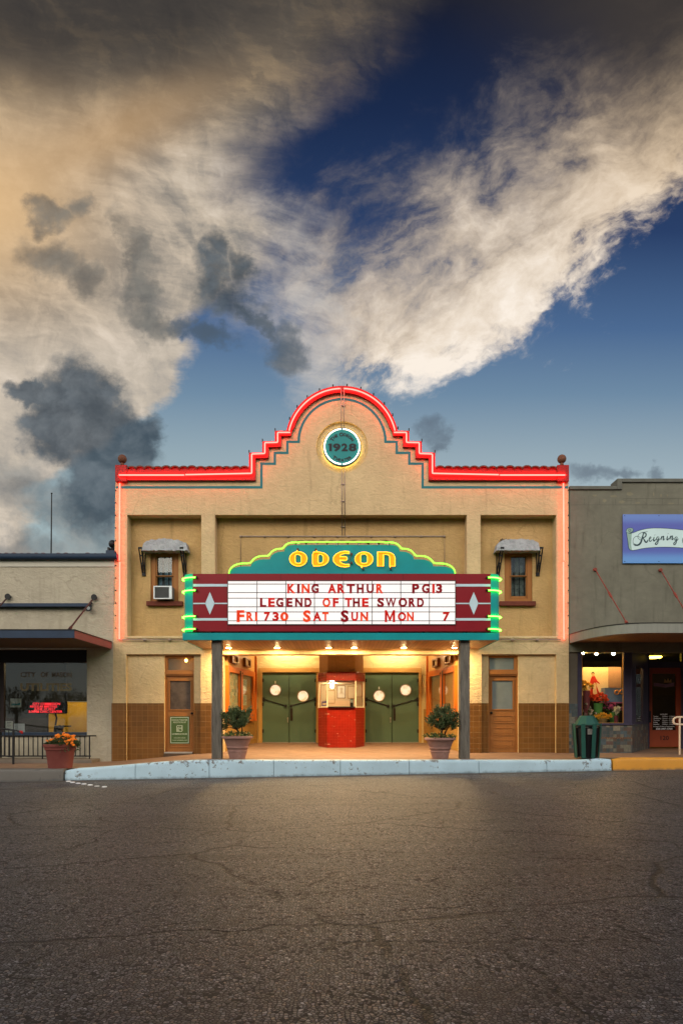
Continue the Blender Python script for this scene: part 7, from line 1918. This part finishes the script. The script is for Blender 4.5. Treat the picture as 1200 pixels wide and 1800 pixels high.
for p in ([(105, 480), (112, 440), (150, 416), (205, 412), (242, 428), (236, 480), (190, 512), (140, 515), (112, 500)], [(240, 480), (210, 500), (175, 488), (150, 470), (152, 440), (180, 436), (195, 455), (180, 470)], scr[1:11], [(112, 500), (140, 680), (150, 790), (175, 835), (225, 848), (300, 834), (420, 807), (600, 788), (800, 780), (1000, 784), (1200, 797)]):
    mb.tube(P3([sg_(x, y) for x, y in smooth_pts(p, 1)], YB3 - 0.004), r_, 5, flat=0.3)
mb.build('scroll_outline', SCO, sg)
# "Reigning" in a copperplate hand: thin hairlines, heavy downstrokes
def pen(mb, pts, w0, w1=None):
    p = smooth_pts(pts, 2); n = len(p)
    rr = [0.004 + (w0 * math.sin(PI * i / (n - 1)) ** 0.7) for i in range(n)]
    mb.tube(P3([sg_(x, y) for x, y in p], YB3 - 0.006), rr, 6, flat=0.2)
mb = MB()
HV, HL = 0.020, 0.002
pen(mb, [(445, 505), (425, 560), (405, 640), (385, 700), (340, 745), (285, 745), (258, 715)], HV)             # R stem
pen(mb, [(258, 715), (300, 760), (250, 745), (232, 680), (245, 610), (300, 570), (350, 580), (385, 610)], HL)    # left flourish
pen(mb, [(395, 650), (345, 630), (325, 590), (340, 540), (390, 505), (440, 495), (520, 482)], HL)
pen(mb, [(420, 510), (460, 505), (490, 525), (485, 570), (450, 598), (425, 602)], 0.012)
pen(mb, [(430, 600), (450, 640), (468, 675), (485, 690), (510, 680), (520, 640)], 0.016)
def e_(x): pen(mb, [(x, 640), (x + 32, 615), (x + 38, 590), (x + 20, 585), (x, 620), (x - 2, 660), (x + 20, 675), (x + 50, 655), (x + 65, 630)], 0.009)
def i_(x, y=0): pen(mb, [(x + 14, 585 + y), (x + 4, 630 + y), (x, 660 + y), (x + 14, 668 + y), (x + 45, 630 + y)], 0.013); mb.tube(P3([sg_(x + 24, 545 + y), sg_(x + 27, 549 + y)], YB3 - 0.006), 0.017, 6, flat=0.2)
def g_(x, y=0):
    pen(mb, [(x + 40, 590 + y), (x + 15, 588 + y), (x - 4, 620 + y), (x + 2, 655 + y), (x + 22, 650 + y), (x + 42, 605 + y)], 0.010)
    pen(mb, [(x + 46, 588 + y), (x + 34, 650 + y), (x + 20, 715 + y), (x - 8, 740 + y), (x - 30, 725 + y), (x - 10, 690 + y), (x + 40, 660 + y), (x + 70, 620 + y)], 0.010)
def n_l(x, y=0):
    pen(mb, [(x + 12, 585 + y), (x + 2, 630 + y), (x - 4, 660 + y)], 0.012); pen(mb, [(x, 640 + y), (x + 30, 592 + y), (x + 48, 588 + y), (x + 46, 615 + y), (x + 36, 655 + y), (x + 48, 664 + y), (x + 78, 628 + y)], 0.012)
e_(545); i_(628); g_(690, -4); n_l(775, -15); i_(885, -22); n_l(945, -22); g_(1040, -2)
pen(mb, [(1240, 560), (1195, 600), (1180, 650), (1200, 720), (1260, 750)], 0.004)
mb.build('cursive_lettering', SCO, sg)

# ---- street furniture on the right
Yt_ = 16.98; cx = PX(1030.5, Yt_); zf_ = walk_z(cx, Yt_); k = Yt_ / 1200
tc_ = thing('trash_can', 'dark green slatted steel trash can with a hooded lid on the pavement', 'trash can', (cx, Yt_, zf_))
GRN = surf('dark green enamel', C4(0.018, 0.075, 0.058), 0.4, 0.15, 4, dirt=0.2, dcol=C4(0.05, 0.06, 0.05))
h0 = PZ(1275, Yt_)          # rim
def octa(r, a0=PI/8, n=8): return [(cx + r*math.cos(a0 + 2*PI*i/n), Yt_ + r*math.sin(a0 + 2*PI*i/n)) for i in range(n)]
rb_, rt_ = 20.5*k, 25.0*k
for i in range(16):
    if i % 2: continue
    a = PI/2 + 2*PI*i/16 + PI/16
    d_ = Vector((math.cos(a), math.sin(a), 0)); s_ = Vector((-math.sin(a), math.cos(a), 0)); wv = 0.050
    top_ = h0 + 0.045
    P0 = Vector((cx, Yt_, 0)) + d_*rb_; P1 = Vector((cx, Yt_, 0)) + d_*rt_
    mb = MB(); q = []
    for P_, z in ((P0, zf_ + 0.02), (P1, top_)):
        for oo, ss in ((0, -1), (0, 1), (-0.012, 1), (-0.012, -1)): p = P_ + d_*oo + s_*wv*ss; q.append((p.x, p.y, z))
    mb.add(q, [(0, 1, 5, 4), (1, 2, 6, 5), (2, 3, 7, 6), (3, 0, 4, 7), (3, 2, 1, 0), (4, 5, 6, 7)]); mb.build('slat', GRN, tc_, bevel=0.003)
for z, r_ in ((zf_ + 0.05, rb_ - 0.01), (h0 - 0.02, rt_ - 0.02)):
    mb = MB(); mb.tube([(x, y, z) for x, y in octa(r_)], 0.012, 6, closed=True); mb.build('hoop', BLACK, tc_, smooth=50)
mb = MB(); mb.lathe([(rb_ - 0.05, zf_ + 0.03), (rt_ - 0.06, h0 - 0.06), (rt_ - 0.08, h0 - 0.06), (rb_ - 0.07, zf_ + 0.05)], cx, Yt_, 24); mb.build('liner', surf('black bin liner', C4(0.006, 0.006, 0.007), 0.4, bump=0.6, bs=9, bdist=0.03), tc_, smooth=50)
mb = MB()
q0 = octa(21.3*k); q1 = octa(12.5*k); q2 = octa(11.8*k); n = 8; z0_, z1_, z2_ = h0 + 0.02, PZ(1259, Yt_), PZ(1258, Yt_)
mb.add([(x, y, z0_ - 0.02) for x, y in q0] + [(x, y, z0_) for x, y in q0] + [(x, y, z1_) for x, y in q1] + [(x, y, z2_) for x, y in q2],
       [tuple(reversed(range(8)))] + [(i + 8*j, (i+1) % 8 + 8*j, (i+1) % 8 + 8*(j+1), i + 8*(j+1)) for j in range(3) for i in range(8)] + [tuple(range(24, 32))])
mb.build('lid', GRN, tc_, bevel=0.006)
mb = MB(); p0_ = PX(1023.5, Yt_); yv = Yt_ - 17.3*k
mb.box(cx - 0.09, cx + 0.03, Yt_ - rt_ + 0.045, Yt_ - rt_ + 0.05, h0 - 0.22, h0 - 0.08); mb.build('sticker', surf('torn pale sticker', C4(0.16, 0.15, 0.13), 0.8, 0.5, 20), tc_)

Yx = 18.4
hb = thing('cream_handrail', 'cream painted tubular handrail with a rounded end, right edge of the view', 'handrail', (PX(1193.5, Yx), Yx, walk_z(9, Yx)))
CR = surf('cream tube paint', C4(0.62, 0.48, 0.34), 0.4, 0.06)
loop = [(1320, 1260.5), (1200, 1260.5), (1190, 1260.5), (1184.5, 1262), (1182.3, 1266), (1183, 1271), (1187, 1273.2), (1194, 1273.6), (1240, 1273.6), (1320, 1273.6)]
mb = MB(); mb.tube(P3(smooth_pts(loop, 1), Yx), 0.026, 10); mb.build('rail', CR, hb, smooth=50)
for px in (1193.6, 1290):
    mb = MB(); mb.tube([(PX(px, Yx), Yx, PZ(1261, Yx)), (PX(px, Yx), Yx, walk_z(9, Yx) - 0.01)], 0.025, 10); mb.build('post', CR, hb, smooth=50)

# ================================================================== brick row added behind the viewer, shades near road (seen in the window glass)
op = thing('road_shading_row', 'red brick row added across the street to shade the road, mirrored in the window glass', 'shop', (0, -5, 0))
YO = -5.0
ROWB = tiles('old red brick', C4(0.10, 0.045, 0.032), C4(0.13, 0.11, 0.09), 0.2, 0.3, 0.85, mort=0.08)
wins = []
for i in range(7):
    x = -10.5 + i * 6.5
    wins += [[(x - 2.4, 0.7), (x + 2.4, 0.7), (x + 2.4, 3.0), (x - 2.4, 3.0)], [(x - 1.9, 4.6), (x - 0.5, 4.6), (x - 0.5, 6.8), (x - 1.9, 6.8)], [(x + 0.5, 4.6), (x + 1.9, 4.6), (x + 1.9, 6.8), (x + 0.5, 6.8)]]
mb = MB(); mb.prism([[(-14, -0.7), (31, -0.7), (31, 10.6), (-14, 10.6)]] + wins, YO - 0.4, YO); mb.build('wall', ROWB, op)
mb = MB(); mb.box(-14.1, 31.1, YO - 0.5, YO + 0.18, 10.601, 10.9); mb.box(-14.1, 31.1, YO + 0.001, YO + 0.10, 9.9, 10.1); mb.build('cornice', surf('pale limestone', C4(0.30, 0.27, 0.22), 0.8, 0.2), op)
mb = MB(); mb.box(-14, 31, YO - 0.36, YO - 0.30, -0.6, 7.5); mb.build('window_glazing', surf('dark window glass', C4(0.01, 0.012, 0.014), 0.08, 0.1), op)
mb = MB(); mb.box(-14, 31, YO + 0.001, YO + 2.4, 3.35, 3.5); mb.build('awning', surf('faded awning', C4(0.05, 0.06, 0.055), 0.9, 0.2), op)
mb = MB(); mb.box(-14, 31, YO - 12, YO - 0.401, -0.7, 8.3); mb.build('rear_body', ROWB, op)

# two bushy trees and a low shed further along, mirrored in the office window
for tx, ty, hh, lbl in ((-19.5, -9.0, 3.3, 'round bushy tree across the street, left of the brick row'), (-24.0, -11.0, 4.1, 'taller bushy tree across the street, far left of the brick row')):
    random.seed(int(hh * 10)); tr = thing('street_tree', lbl, 'tree', (tx, ty, -0.3), 'trees across the street')
    mb = MB(); mb.tube([(tx, ty, -0.4), (tx + 0.05, ty, hh * 0.35), (tx, ty, hh * 0.6)], [0.16, 0.12, 0.08], 8)
    for j in range(7):
        a = 2*PI*j/7; mb.tube([(tx, ty, hh*0.4), (tx + math.cos(a)*0.8, ty + math.sin(a)*0.8, hh*(0.6 + 0.05*(j % 3)))], [0.07, 0.03], 6)
    mb.build('trunk', BARK, tr)
    mb = MB()
    cl = [Vector((tx + random.uniform(-1.7, 1.7), ty + random.uniform(-1.2, 1.2), hh * random.uniform(0.45, 0.9))) for _ in range(26)]
    for c in cl:
        for j in range(70): add_leaf(mb, c + rv() * 0.55, rv() + Vector((0, 0, 0.2)), random.uniform(0.12, 0.22), random.uniform(0.03, 0.06))
    mb.build('crown', EVER, tr)
